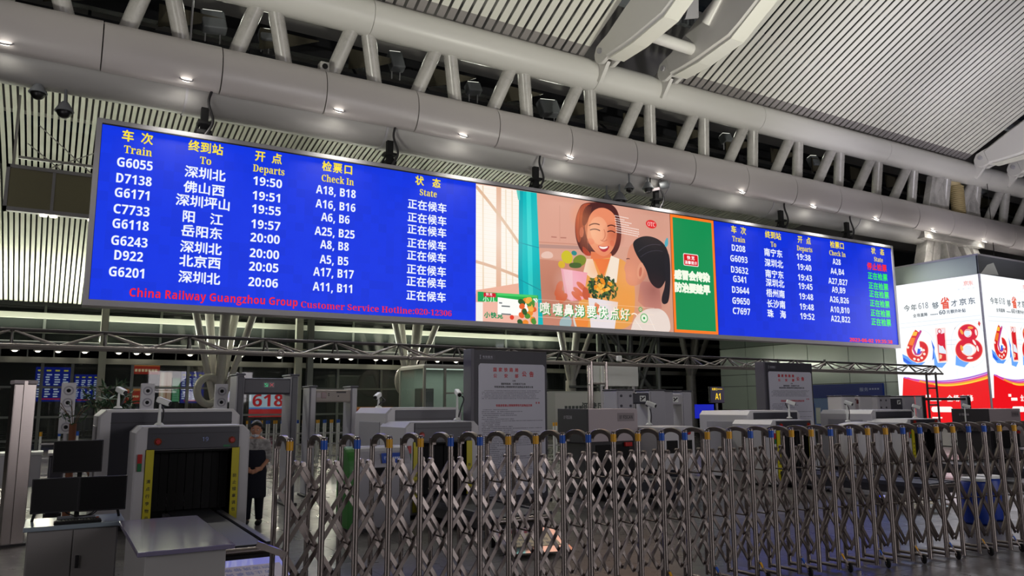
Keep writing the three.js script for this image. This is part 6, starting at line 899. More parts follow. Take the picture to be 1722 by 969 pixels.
// smaller dark scanners with lettered panels
function darkScanner(x0, x1, z, d, h, label) {
  const t = thing('parcel_scanner', label, 'scanner', [0, 0, z], 0, 'dark lettered scanners');
  const [k, c] = canvas(256, 96); c.fillStyle = '#8a8183'; c.fillRect(0, 0, 256, 96); c.fillStyle = '#2c2a2e'; latin(c, 'FISCAN', 158, 48, 150, 40, SANS); for (let i = 0; i < 3; i++) c.fillRect(30, 32 + i * 14, 44 - i * 6, 6);
  const [k2, c2] = canvas(256, 96); c2.fillStyle = '#29272a'; c2.fillRect(0, 0, 256, 96); c2.fillStyle = '#a8a4a8'; latin(c2, 'FISCAN', 158, 48, 150, 40, SANS); for (let i = 0; i < 3; i++) c2.fillRect(30, 32 + i * 14, 44 - i * 6, 6);
  part('upper_box', rspan(x0, x1, h - 0.62, h, -d, 0, 0.015), M.taupe, t); part('side_cover', rspan(x0 - 0.02, x0 + 0.01, h - 0.64, h + 0.005, -d, 0.01, 0.006), M.charcoal, t);
  part('lower_box', rspan(x0 + 0.06, x1 - 0.06, 0.08, h - 0.62, -d + 0.05, -0.05, 0.01), M.charcoal, t); part('tunnel', rspan(x0 + 0.2, x1 - 0.2, 0.5, h - 0.68, -0.06, -0.03, 0.01), M.rubber, t); part('base', span(x0 + 0.1, x1 - 0.1, 0, 0.09, -d + 0.1, -0.1), M.darkSteel, t);
  part('lettering', new THREE.PlaneGeometry(0.42, 0.16).translate(x1 - 0.3, h - 0.16, 0.004), paper('letter_plate', k), t); part('lettering', new THREE.PlaneGeometry(0.36, 0.15).rotateY(-Math.PI / 2).translate(x0 - 0.024, h - 0.16, -d + 0.36), paper('letter_plate_dark', k2), t);
  part('red_lamp', rspan(x1 - 0.35, x1 - 0.18, h - 0.72, h - 0.64, -0.02, 0.04, 0.01), M.red, t);
  const cv = part('conveyor', span(x0 + 0.15, x1 - 0.15, 0.3, 0.46, -0.05, 1.5), M.darkPanel, t); part('belt', rspan(x0 + 0.2, x1 - 0.2, 0.45, 0.49, -0.05, 1.5, 0.015), M.belt, cv); parts('leg', [span(x0 + 0.2, x0 + 0.26, 0, 0.3, 1.3, 1.36), span(x1 - 0.26, x1 - 0.2, 0, 0.3, 1.3, 1.36)], M.midGrey, cv);
}
darkScanner(8.74, 9.95, -12, 1.0, 1.7, 'dark and taupe lettered scanner right of the large notice board'); darkScanner(22.9, 24.6, -12.2, 1.05, 1.6, 'dark and taupe lettered scanner before the red foot of the adverts'); 
{
  const t = thing('shoe_scanner', 'low white scanner hood with two dark windows beside the taupe lettered box', 'scanner', [0, 0, -11.3]);
  part('hood', rspan(9.98, 10.78, 0.55, 1.36, -0.8, 0, 0.03), M.lightGrey, t); part('window', rspan(10.05, 10.33, 0.86, 1.1, -0.01, 0.01, 0.01), M.rubber, t); part('window', rspan(10.42, 10.7, 0.86, 1.1, -0.01, 0.01, 0.01), M.rubber, t); part('stand', rspan(10.05, 10.7, 0, 0.55, -0.7, -0.05, 0.02), M.navy, t); part('stop_button', disc(0.04, 0.04).translate(10.6, 1.24, 0.02), M.red, t);
}
// walk-through detectors
function detector(x0, x1, z, h, d, o, label) {
  const t = thing('walk_through_detector', label, 'detector', [0, 0, z], 0, 'walk-through metal detectors');
  const w = o.w ?? 0.14;
  for (const x of [x0, x1 - w]) { part('post', rspan(x, x + w, 0.03, h, -d, 0, 0.03), o.side ?? M.midGrey, t); part('front_edge', rspan(x + 0.02, x + w - 0.02, 0.05, h - 0.02, -0.01, 0.025, 0.012), o.edge ?? M.darkPanel, t); part('foot', rspan(x - 0.04, x + w + 0.04, 0, 0.05, -d - 0.03, 0.05, 0.015), M.charcoal, t); part('cap', rspan(x - 0.015, x + w + 0.015, h - 0.005, h + 0.03, -d - 0.01, 0.02, 0.012), M.darkPanel, t); }
  const head = part('crossbar', rspan(x0 + w - 0.02, x1 - w + 0.02, h - (o.bar ?? 0.3), h - 0.05, -d * 0.8, -0.03, 0.035), o.head ?? M.darkPanel, t);
  const cx = (x0 + x1) / 2;
  if (o.kind === 'arrows') { const [k, c] = canvas(96, 48); c.fillStyle = '#15151a'; c.fillRect(0, 0, 96, 48); c.strokeStyle = '#17c07a'; c.lineWidth = 6; c.beginPath(); c.moveTo(10, 10); c.lineTo(38, 38); c.moveTo(38, 12); c.lineTo(38, 38); c.lineTo(12, 38); c.moveTo(30, 8); c.lineTo(12, 26); c.stroke(); c.strokeStyle = '#b3202c'; c.beginPath(); c.moveTo(58, 10); c.lineTo(88, 38); c.moveTo(88, 10); c.lineTo(58, 38); c.stroke(); part('signal_display', new THREE.PlaneGeometry(0.2, 0.1).translate(cx + 0.02, h - 0.17, -0.026), lit('detector_signal', k, 0.6, 0.3), head); }
  if (o.kind === 'panel') { part('display', rbox(0.1, 0.12, 0.01, 0.004, x0 + w + 0.16, h - 0.16, -0.026), std('red_display', 0x5a1016, 0.3), head); part('slot', box(0.2, 0.03, 0.008, x1 - w - 0.2, h - 0.1, -0.027), M.charcoal, head); for (const a of [0.08, 0.14]) part('button', disc(0.012, 0.014).translate(x0 + w + 0.26, h - 0.08 - a * 0.6, -0.025), M.charcoal, head); part('keyhole', disc(0.014, 0.014).translate(cx + 0.1, h - 0.18, -0.025), M.charcoal, head); part('label_patch', box(0.08, 0.09, 0.006, x0 + w + 0.05, h - 0.16, -0.027), M.taupe, head); }
  if (o.kind === 'mark') { part('mark', rbox(0.17, 0.13, 0.01, 0.004, x1 - w - 0.18, h - 0.18, -0.026), M.whitePanel, head); part('mark_stroke', [strip(V(x1 - w - 0.24, h - 0.22, -0.019), V(x1 - w - 0.12, h - 0.14, -0.019), 0.03, 0.006, V(0, 0, 1)), strip(V(x1 - w - 0.24, h - 0.14, -0.019), V(x1 - w - 0.2, h - 0.18, -0.019), 0.025, 0.006, V(0, 0, 1))], M.charcoal, head); }
  if (o.dots) { for (const [a, b] of [[0.1, 0.12], [0.1, 0.34], [0.36, 0.12], [0.36, 0.34]]) part('screw_cover', disc(0.03, 0.02).translate(x0 + a, h - b, 0.03), M.darkPanel, t); }
  return t;
}
detector(2.79, 3.89, -14.4, 2.34, 0.62, { kind: 'arrows', bar: 0.34 }, 'grey walk-through detector with green and red signal, beside the standing guard'); detector(4.42, 5.42, -15.5, 2.16, 0.5, { kind: 'panel', head: std('detector_beige', 0xa39a90, 0.5), bar: 0.3, edge: M.lightGrey }, 'walk-through detector with a beige crossbar and small red display, second from the left');
detector(10.7, 12.1, -13.6, 2.09, 0.5, { kind: 'mark', w: 0.46, dots: 1, side: M.lightGrey, edge: M.midGrey }, 'light grey detector with four dark dots, right of the taupe lettered box'); detector(12.22, 13.1, -13.8, 2.07, 0.5, { kind: 'mark', w: 0.3, head: M.frameGrey, side: M.lightGrey, edge: M.midGrey }, 'light grey detector with a silver crossbar, right of the dotted one');
detector(20.0, 21.4, -14.8, 1.98, 0.5, { kind: 'panel', w: 0.6, head: M.taupe, side: M.lightGrey, edge: M.lightGrey, bar: 0.5 }, 'pale detector post pair with a dark red display, before the advert foot'); detector(22.0, 23.9, -15, 1.98, 0.55, { kind: 'mark', w: 0.62, dots: 1, side: M.midGrey, edge: M.midGrey, bar: 0.45 }, 'grey detector with four dots and small screen, before the red advert field');
detector(25.9, 28.9, -16.0, 2.0, 0.25, { w: 0.22, bar: 0.14, head: M.darkTruss, side: M.midGrey, edge: M.charcoal }, 'thin empty portal frame standing before the red adverts');
// small cameras on posts
function bullet(name, x, y, z, yaw, label, post = 0.3) {
  const t = thing(name, label, 'camera', [x, y + 0.025, z], yaw, 'white cameras on the scanners');
  part('post', [bar(V(0, -post, 0), V(0, 0, 0), 0.028, 0.014, 12), new THREE.CylinderGeometry(0.04, 0.07, 0.03, 16).translate(0, -post + 0.02, 0)], M.whitePanel, t);
  part('housing', rbox(0.085, 0.085, 0.2, 0.02).rotateX(0.35).translate(0, 0.04, 0.05), M.whitePanel, t); part('lens', disc(0.034, 0.02).rotateX(0.35).translate(0, 0.006, 0.146), M.screenBlack, t); part('cable', tube([V(0.02, 0.02, -0.06), V(0.12, -0.05, -0.02), V(0.06, -post * 0.5, 0.03), V(0.02, -post + 0.05, 0.03)], 0.012, 14, 6), M.charcoal, t);
}
bullet('bullet_camera', 1.34, 1.8, -12.35, 1.0, 'white bullet camera on a post on scanner 19', 0.3); bullet('bullet_camera', 5.98, 1.93, -12.0, -0.2, 'white bullet camera on a tall post at the notice board edge', 0.42); bullet('bullet_camera', 0.9, 1.98, -14.0, 0.6, 'white camera lying on the top of scanner 19', 0.24); bullet('bullet_camera', 5.2, 1.9, -13.7, -0.8, 'white tilted camera on the scanner left of the notice board', 0.18); bullet('bullet_camera', 14.7, 1.74, -12.3, 0.9, 'white camera on a post before the farther notice board', 0.32); bullet('bullet_camera', 10.15, 1.72, -11.9, 0.5, 'white bullet camera looking down beside the taupe lettered box', 0.36); bullet('bullet_camera', 17.2, 1.72, -12.6, 0.2, 'white camera on a rounded stand left of the right-hand scanner', 0.42); bullet('bullet_camera', 19.4, 1.62, -12.2, 0.9, 'white camera on the right-hand scanner hood', 0.25); bullet('bullet_camera', 21.9, 1.62, -12.3, 0.4, 'white camera on a pole before the red advert field', 1.6);
{
  const t = thing('round_stand', 'pale rounded machine end between the two right-hand scanners', 'machine', [17.3, 0, -12.4]); part('body', new THREE.LatheGeometry([[0, 0], [0.5, 0], [0.52, 1.1], [0.44, 1.27], [0.2, 1.32], [0, 1.32]].map((p) => new THREE.Vector2(...p)), 28), M.lightGrey, t); part('base_ring', new THREE.TorusGeometry(0.5, 0.03, 8, 28).rotateX(Math.PI / 2).translate(0, 0.05, 0), M.charcoal, t);
  const r = thing('reading_sign', 'pale rounded sign board for the reading area beyond the dark lettered scanner', 'sign', [14.6, 0, -20.5]);
  const [k, c] = canvas(256, 112); c.fillStyle = '#b8bbb2'; c.fillRect(0, 0, 256, 112); c.fillStyle = '#3c4440'; hanLine(c, '阅读区', 190, 60, 40, 38, 42, 3); for (let i = 0; i < 5; i++) c.fillRect(46 + i * 18, 54, 14, 14);
  part('board', extrude([[-1.5, 0.9], [1.0, 0.9], [1.0, 2.2], [-1.2, 2.2], [-1.42, 2.08], [-1.5, 1.85]], 0.08, 0.015), std('reading_board', 0xa8aca2, 0.5), r); part('face', new THREE.PlaneGeometry(2.0, 0.86).translate(0, 1.72, 0.1), paper('reading_face', k), r); parts('post', [bar(V(-1, 0, 0.04), V(-1, 0.95, 0.04), 0.05), bar(V(0.7, 0, 0.04), V(0.7, 0.95, 0.04), 0.05)], M.frameGrey, r);
}
// waste bins
{
  const t = thing('waste_bin', 'grey and green recycling bin with a domed top and blue label, behind the gate', 'bin', [4.15, 0, -11.1]);
  const dome = (x0, x1) => { const p = []; for (let i = 0; i <= 14; i++) { const a = Math.PI * i / 14; p.push([-0.27 * Math.cos(a), 0.86 + 0.34 * Math.sin(a)]); } return sideways(extrude([[-0.27, 0.06], ...p.map(([z, y]) => [z, y]), [0.27, 0.06]], x1 - x0, 0.015), x1); };
  part('green_half', dome(-0.45, -0.33), M.binGreen, t); part('grey_half', dome(-0.31, 0.48), M.midGrey, t); part('opening', rspan(-0.1, 0.4, 0.78, 0.9, 0.25, 0.29, 0.02), M.rubber, t); part('foot', span(-0.42, 0.44, 0, 0.07, -0.24, 0.24), M.charcoal, t);
  const [k, c] = canvas(128, 56); c.fillStyle = '#1c46a8'; c.fillRect(0, 0, 128, 56); c.fillStyle = '#cfdaf2'; hanLine(c, '行李', 36, 28, 24, 22, 22, 2); for (let i = 0; i < 5; i++) c.fillRect(66 + i * 11, 22, 8, 12);
  part('label', new THREE.PlaneGeometry(0.34, 0.15).rotateX(-0.35).translate(0.2, 1.03, 0.262), paper('bin_label', k), t);
  for (const [x, z, label] of [[12.05, -6.7, 'blue plastic barrel behind the gate, left of its pair'], [12.6, -6.85, 'blue plastic barrel behind the gate, right of its pair']]) { const b = thing('barrel', label, 'barrel', [x, 0, z], 0, 'blue barrels'); part('body', new THREE.LatheGeometry([[0, 0], [0.2, 0], [0.22, 0.04], [0.22, 0.2], [0.23, 0.22], [0.22, 0.24], [0.22, 0.42], [0.23, 0.44], [0.22, 0.46], [0.21, 0.6], [0.17, 0.64], [0, 0.64]].map((p) => new THREE.Vector2(...p)), 30), M.blue, b); part('lid', new THREE.CylinderGeometry(0.19, 0.2, 0.04, 28).translate(0, 0.65, 0), M.whitePanel, b); }
}
// far accordion fence with blue and yellow caps, and its stretched piece at the left
function farFence(name, x0, n, dx, z, h, label) {
  const t = thing(name, label, 'fence', [0, 0, z], 0, 'white accordion fences in the lanes');
  const g = bar(V(0, 0.03, 0), V(0, h, 0), 0.026, 0.026, 8), cg = new THREE.CylinderGeometry(0.031, 0.031, 0.1, 8).translate(0, h - 0.03, 0);
  for (let i = 0; i < n; i++) { const m = part('post', g, M.whitePanel, t); m.position.set(x0 + i * dx, 0, (i % 2) * 0.16); const c = part('cap', cg, ((i + 1) >> 1) % 2 ? M.capBlue : M.capYellow, t); c.position.copy(m.position); }
  for (const y of [0.25, 0.62, 0.95]) part('rail', strip(V(x0, y, 0.08), V(x0 + (n - 1) * dx, y, 0.08), 0.03, 0.04), M.frameGrey, t);
}
farFence('far_fence', 5.0, 42, 0.108, -24, 1.33, 'folded white accordion fence with blue and yellow caps, seen through the detectors'); farFence('far_fence', -0.2, 7, 0.37, -21, 1.2, 'stretched white fence posts with yellow caps behind the monitors'); farFence('far_fence', 11.9, 14, 0.2, -19, 1.25, 'white fence posts right of the dotted detector');
// loudspeaker columns
[[0.22, 'white four-cone loudspeaker column left of the potted tree'], [1.51, 'white loudspeaker column right of the potted tree'], [2.83, 'white loudspeaker column beside the first walk-through detector']].forEach(([x, label]) => {
  const t = thing('loudspeaker', label, 'loudspeaker', [x, 0, -16], 0, 'white loudspeaker columns');
  part('cabinet', rspan(-0.115, 0.115, 1.32, 2.22, -0.16, 0, 0.015), M.lightGrey, t); part('stand', bar(V(0, 0, -0.08), V(0, 1.34, -0.08), 0.035, 0.03, 14), M.frameGrey, t); part('foot', new THREE.CylinderGeometry(0.22, 0.24, 0.03, 24).translate(0, 0.015, -0.08), M.charcoal, t);
  for (let i = 0; i < 4; i++) { const y = 2.08 - i * 0.215, c = part('cone', new THREE.TorusGeometry(0.072, 0.012, 8, 28).translate(0, y, 0.004), M.midGrey, t); part('dust_cap', new THREE.SphereGeometry(0.034, 16, 8).scale(1, 1, 0.45).translate(0, y, 0.006), M.rubber, c); }
});
for (const [x, y, z] of [[17.0, 1.55, -26]]) { const t = thing('loudspeaker', 'pale two-cone loudspeaker box below the tree column near the booth', 'loudspeaker', [x, 0, z]); part('cabinet', rspan(-0.28, 0.28, 1.4, 2.1, -0.3, 0, 0.02), M.lightGrey, t); for (const b of [1.58, 1.9]) part('cone', disc(0.1, 0.03).translate(0.08, b, 0.01), M.rubber, t); part('stand', bar(V(0, 0, -0.15), V(0, 1.42, -0.15), 0.05), M.frameGrey, t); }
// potted tree and dry orchid
{
  const t = thing('potted_tree', 'leafy green indoor tree in a pot behind scanner 19', 'plant', [0.98, 0, -17.2]);
  part('pot', new THREE.LatheGeometry([[0, 0], [0.24, 0], [0.32, 0.5], [0.34, 0.55], [0.3, 0.55], [0.28, 0.48], [0, 0.48]].map((p) => new THREE.Vector2(...p)), 24), M.clay, t); part('trunk', tube([V(0, 0.4, 0), V(0.05, 0.9, 0.02), V(-0.03, 1.4, -0.02), V(0.02, 1.95, 0)], 0.035, 14, 8), M.orchid, t);
  const leaf = () => { const s = new THREE.Shape(); s.moveTo(0, 0); s.quadraticCurveTo(0.034, 0.06, 0, 0.17); s.quadraticCurveTo(-0.034, 0.06, 0, 0); return new THREE.ExtrudeGeometry(s, { depth: 0.002, bevelEnabled: false, curveSegments: 4 }); };
  const lg = leaf(), all = [], stems = [];
  for (let i = 0; i < 26; i++) {
    const a = rnd() * 6.28, e = rnd() * 1.3 - 0.3, L = 0.25 + rnd() * 0.32, b = V(0.02, 1.6 + rnd() * 0.45, 0), d = V(Math.cos(a) * Math.cos(e), Math.sin(e), Math.sin(a) * Math.cos(e)), tip = b.clone().addScaledVector(d, L);
    stems.push(bar(b, tip, 0.008, 0.004, 5));
    for (let j = 0; j < 13; j++) { const p = b.clone().lerp(tip, 0.35 + 0.65 * rnd()), q = new THREE.Quaternion().setFromEuler(new THREE.Euler(rnd() * 6.28, rnd() * 6.28, rnd() * 6.28)), s = 0.7 + rnd() * 0.6; all.push(lg.clone().scale(s, s, s).applyQuaternion(q).translate(p.x, p.y, p.z)); }
  }
  part('branch', stems, M.orchid, t); const f = part('foliage', all, M.leaf, t); f.userData.kind = 'stuff';
  const o = thing('potted_orchid', 'small thin-stemmed plant in a tall brown pot behind the upper monitor', 'plant', [0.3, 0, -14.6]);
  part('pot', new THREE.LatheGeometry([[0, 0], [0.06, 0], [0.05, 1.2], [0.055, 1.52], [0.04, 1.52], [0, 1.48]].map((p) => new THREE.Vector2(...p)), 20), M.clay, o); const st = [], lv = [];
  for (let i = 0; i < 7; i++) { const a = i * 0.9, e = V(Math.cos(a) * 0.22, 1.75 + rnd() * 0.15, Math.sin(a) * 0.15); st.push(tube([V(0, 1.4, 0), V(e.x * 0.4, 1.65, e.z * 0.4), e], 0.006, 10, 5)); for (let j = 0; j < 6; j++) { const s = 0.5 + rnd() * 0.4; lv.push(lg.clone().scale(s, s, s).applyQuaternion(new THREE.Quaternion().setFromEuler(new THREE.Euler(rnd() * 6, rnd() * 6, rnd() * 6))).translate(e.x * (0.5 + 0.5 * rnd()), 1.5 + rnd() * 0.3, e.z * (0.5 + 0.5 * rnd()))); } }
  part('stem', st, M.orchid, o); part('foliage', lv, M.leaf, o).userData.kind = 'stuff';
}
// steel partition post, low gate unit and side table at the left edge
{
  const t = thing('steel_post', 'tall square stainless post at the left edge', 'post', [-0.36, 0, -12.4], 0.2);
  part('column', rspan(-0.13, 0.13, 0, 2.1, -0.13, 0.13, 0.012), M.chrome, t); part('rib', span(-0.02, 0.02, 0, 2.14, 0.12, 0.15), M.chrome, t); part('cap', rspan(-0.14, 0.14, 2.1, 2.15, -0.14, 0.14, 0.01), M.taupe, t); part('foot', span(-0.17, 0.17, 0, 0.03, -0.17, 0.17), M.charcoal, t);
  const g = thing('side_barrier', 'dark slim barrier unit standing right of the steel post', 'barrier', [0.1, 0, -15.2]); part('body', rspan(-0.1, 0.12, 0.06, 1.0, -0.7, 0.3, 0.04), M.darkPanel, g); part('top', rspan(-0.12, 0.14, 1.0, 1.05, -0.72, 0.32, 0.015), M.frameGrey, g); part('foot', span(-0.12, 0.14, 0, 0.07, -0.6, 0.2), M.charcoal, g);
  const d = thing('side_table', 'pale folding table with thin legs behind the cabinet', 'table', [-0.44, 0, -15.95]); part('top', rspan(-0.35, 0.35, 0.98, 1.03, -0.3, 0.3, 0.01), M.whitePanel, d); part('front_cloth', rspan(-0.33, 0.33, 0.45, 0.98, 0.24, 0.26, 0.004), M.lightGrey, d); for (const [x, z] of [[-0.31, -0.26], [0.31, -0.26], [-0.31, 0.2], [0.31, 0.2]]) part('leg', bar(V(x, 0, z), V(x, 1, z), 0.02), M.frameGrey, d);
}

// ---------------------------------------------------------------- counters and monitors
{
  const t = thing('counter', 'grey counter with a polished lavender top beside the gate', 'counter', [0, 0, 0]);
  part('body', rspan(0.66, 1.23, 0.02, 0.72, -8.12, -6.44, 0.01), M.counter, t); part('top', rspan(0.6, 1.28, 0.715, 0.75, -8.2, -6.36, 0.008), M.counterTop, t); part('plinth', span(0.69, 1.2, 0, 0.05, -8.08, -6.48), M.charcoal, t);
  const c = thing('cabinet', 'grey two-door cabinet carrying the three monitors', 'cabinet', [0, 0, 0]);
  part('body', rspan(-0.12, 0.6, 0.04, 0.71, -8.78, -8.24, 0.008), M.cabinet, c); part('top', rspan(-0.15, 0.66, 0.705, 0.745, -8.82, -8.2, 0.008), M.cabinetTop, c); part('plinth', span(-0.1, 0.58, 0, 0.06, -8.74, -8.28), M.charcoal, c);
  for (const [a, b] of [[-0.11, 0.232], [0.242, 0.59]]) { const d = part('door', rspan(a, b, 0.06, 0.695, -8.245, -8.228, 0.004), M.cabinet, c); if (a > 0) { const h = part('handle', rspan(a + 0.025, a + 0.055, 0.36, 0.47, -8.23, -8.215, 0.006), M.charcoal, d); h.userData.label = 'dark recessed handle'; } }
  const mon = (x, y, z, w, h, yaw, label) => { const m = thing('monitor', label, 'monitor', [x, y, z], yaw, 'black monitors on the cabinet'); part('housing', rbox(w, h, 0.025, 0.006, 0, 0, -0.016), M.charcoal, m); part('screen', rbox(w - 0.018, h - 0.022, 0.006, 0.002, 0, 0.003, -0.001), M.screenBlack, m); part('back_shell', rbox(w * 0.6, h * 0.5, 0.03, 0.012, 0, 0, -0.04), M.rubber, m); };
  mon(0.238, 1.33, -8.5, 0.415, 0.3, 0.0, 'black monitor at the top of the stack of three'); mon(0.078, 0.985, -8.46, 0.385, 0.315, 0.06, 'black monitor at the lower left of the stack of three'); mon(0.468, 0.98, -8.46, 0.4, 0.32, -0.05, 'black monitor at the lower right of the stack of three');
  const s = thing('monitor_stand', 'black pole stand with a flat base holding the three monitors', 'stand', [0.265, 0.7455, -8.61]); part('base', rbox(0.32, 0.02, 0.24, 0.008, 0, 0.01, 0.02), M.rubber, s); part('pole', bar(V(0, 0.01, 0), V(0, 0.7, 0), 0.022, 0.02, 14), M.rubber, s); parts('arm', [strip(V(-0.2, 0.24, 0.02), V(0.22, 0.24, 0.02), 0.03, 0.04), strip(V(-0.06, 0.58, 0.02), V(0.06, 0.58, 0.02), 0.03, 0.04)], M.rubber, s); parts('support_foot', [bar(V(-0.36, 0, 0.02), V(-0.34, 0.09, 0.02), 0.012), bar(V(0.36, 0, 0.02), V(0.34, 0.09, 0.02), 0.012)], M.rubber, s);
  const k = thing('keyboard', 'black control keyboard lying under the lower monitors', 'keyboard', [0.27, 0.7452, -8.3]); part('base', rbox(0.38, 0.022, 0.13, 0.006, 0, 0.011, 0), M.rubber, k); const keys = []; for (let i = 0; i < 14; i++) for (let j = 0; j < 4; j++) keys.push(box(0.02, 0.008, 0.02, -0.165 + i * 0.025, 0.026, -0.04 + j * 0.026)); part('key', keys, M.charcoal, k).userData.kind = 'stuff'; part('knob', new THREE.CylinderGeometry(0.012, 0.014, 0.02, 12).translate(0.16, 0.03, -0.05), M.orange, k);
  const w = thing('cable_bundle', 'thin dark cables hanging behind the lower monitors', 'cable', [0, 0, 0]); part('cable', [tube([V(0.1, 0.9, -8.545), V(0.2, 0.8, -8.54), V(0.35, 0.78, -8.54), V(0.45, 0.85, -8.545)], 0.006, 14, 6), tube([V(0.5, 0.88, -8.545), V(0.4, 0.79, -8.54), V(0.34, 0.78, -8.52)], 0.006, 14, 6)], M.rubber, w);
}
// ---------------------------------------------------------------- the folding gate
{
  const ang = 7.6 * rad, dir = V(Math.cos(ang), 0, Math.sin(ang)), pitch = 0.276, back = V(-0.012, 0, -0.38), H = 1.52, N = 40;
  const t = thing('folding_gate', 'long stainless folding gate with scissor bars, arched tops and blue and yellow caps', 'gate', [1.688, 0, -6.439]);
  const at = (n) => dir.clone().multiplyScalar(n * pitch);
  const post = bar(V(0, 0.02, 0), V(0, H, 0), 0.0245, 0.0245, 20), rear = bar(V(0, 0.02, 0), V(0, H - 0.02, 0), 0.022, 0.022, 16);
  const capTop = new THREE.CylinderGeometry(0.021, 0.0262, 0.016, 20).translate(0, H + 0.006, 0), collar = new THREE.CylinderGeometry(0.0275, 0.0275, 0.074, 20).translate(0, H - 0.048, 0);
  // arch: bent flat tube between the rear and the front post
  const ring = (a, h, n) => Array.from({ length: n + 1 }, (_, i) => [-a * Math.cos(Math.PI * i / n), H - 0.085 + h * Math.pow(Math.sin(Math.PI * i / n), 0.8)]);
  const arch = extrude([...ring(0.178, 0.118, 18), ...ring(0.136, 0.074, 18).reverse()], 0.034, 0.004).translate(0, 0, -0.017).rotateY(Math.atan2(-back.z, back.x)).translate(back.x / 2, 0, back.z / 2);
  const along = dir.clone(), half = at(0.5);
  const flat = (a, b, off) => strip(a.clone().add(off), b.clone().add(off), 0.034, 0.014, back.clone().normalize());
  const levels = [1.315, 1.09, 0.865, 0.64, 0.415, 0.19];
  // a scissor bar starts mid-bay at the top and runs down over two and a half bays
  const slash = (s, off, bays = 2.5) => {
    const d = bays * pitch * s, a = V(0, levels[0], 0), b = along.clone().multiplyScalar(d).add(V(0, levels[Math.round(bays * 2)], 0)), g = [flat(a, b, off)];
    const e = a.clone().add(off); g.push(disc(0.021, 0.022, 14).rotateY(ang).translate(e.x, e.y, e.z), disc(0.012, 0.034, 10).rotateY(ang).translate(e.x, e.y, e.z));
    return merge(g);
  };
  const inF = back.clone().multiplyScalar(0.22), inF2 = back.clone().multiplyScalar(0.28), inR = back.clone().multiplyScalar(0.7), inR2 = back.clone().multiplyScalar(0.76);
  const bars = [slash(-1, inF), slash(1, inF2), slash(-1, inR), slash(1, inR2)], cut = [0.5, 1.5].map((k) => [slash(-1, inF, k), bars[1], slash(-1, inR, k), bars[3]]);
  for (const [i, j] of [[1, 5], [3, 5]]) for (const off of [inF2, inR2]) part('scissor_bar', flat(V(0, levels[i], 0), along.clone().multiplyScalar((j - i) / 2 * pitch).add(V(0, levels[j], 0)), off), M.chromeBar, t);
  const rod = bar(back.clone().multiplyScalar(0.18), back.clone().multiplyScalar(0.8), 0.008, 0.008, 8);
  const foot = bar(V(0, 0.05, 0.0), back.clone().add(V(0, 0.05, 0)), 0.018, 0.018, 8);
  const wheel = merge([new THREE.TorusGeometry(0.036, 0.014, 10, 22).rotateY(Math.PI / 2 - 0.5), disc(0.03, 0.02, 18).rotateY(Math.PI / 2 - 0.5)]), hub = disc(0.012, 0.044, 12).rotateY(Math.PI / 2 - 0.5);
  for (let n = 0; n < N; n++) {
    const p = at(n), yb = ((n + 1) >> 1) % 2, put = (name, g, m, parent = t) => { const q = part(name, g, m, parent); if (parent === t) q.position.copy(p); return q; };
    const f = put('post', post, M.chrome); part('post_top', capTop, M.chrome, f); part('cap', collar, yb ? M.capBlue : M.capYellow, f);
    const r = put('post', rear, M.chrome); r.position.add(back); put('arch', arch, M.chromeBar); put('base_rail', foot, M.chromeBar);
    if (n < N - 1) for (const g of cut[n] ?? bars) { const b = part('scissor_bar', g, M.chromeBar, t); b.position.copy(p).add(half); }
    if (n < N - 1 && n < 34) for (const y of [1.09, 0.64]) { const q = part('pivot_rod', rod, M.chromeBar, t); q.position.copy(at(n + 1)).setY(y); }
    if (n % 2 && n > 8) { const fk = put('caster_fork', [strip(V(0.01, 0.2, 0.02), V(0.03, 0.07, 0.1), 0.03, 0.012)], M.chrome); part('caster_tag', strip(V(0.012, 0.185, 0.034), V(0.02, 0.135, 0.062), 0.034, 0.008), n % 4 === 1 ? M.capYellow : M.capBlue, fk); part('caster_wheel', wheel.clone().translate(0.035, 0.052, 0.11), M.rubber, fk); part('caster_hub', hub.clone().translate(0.035, 0.052, 0.11), M.chrome, fk); }
  }
  const l = part('latch_bar', [strip(V(0.0, 0.62, 0.03), V(-0.2, 0.7, -0.12), 0.02, 0.05)], M.chrome, t); l.userData.label = 'flat steel latch bar';
}
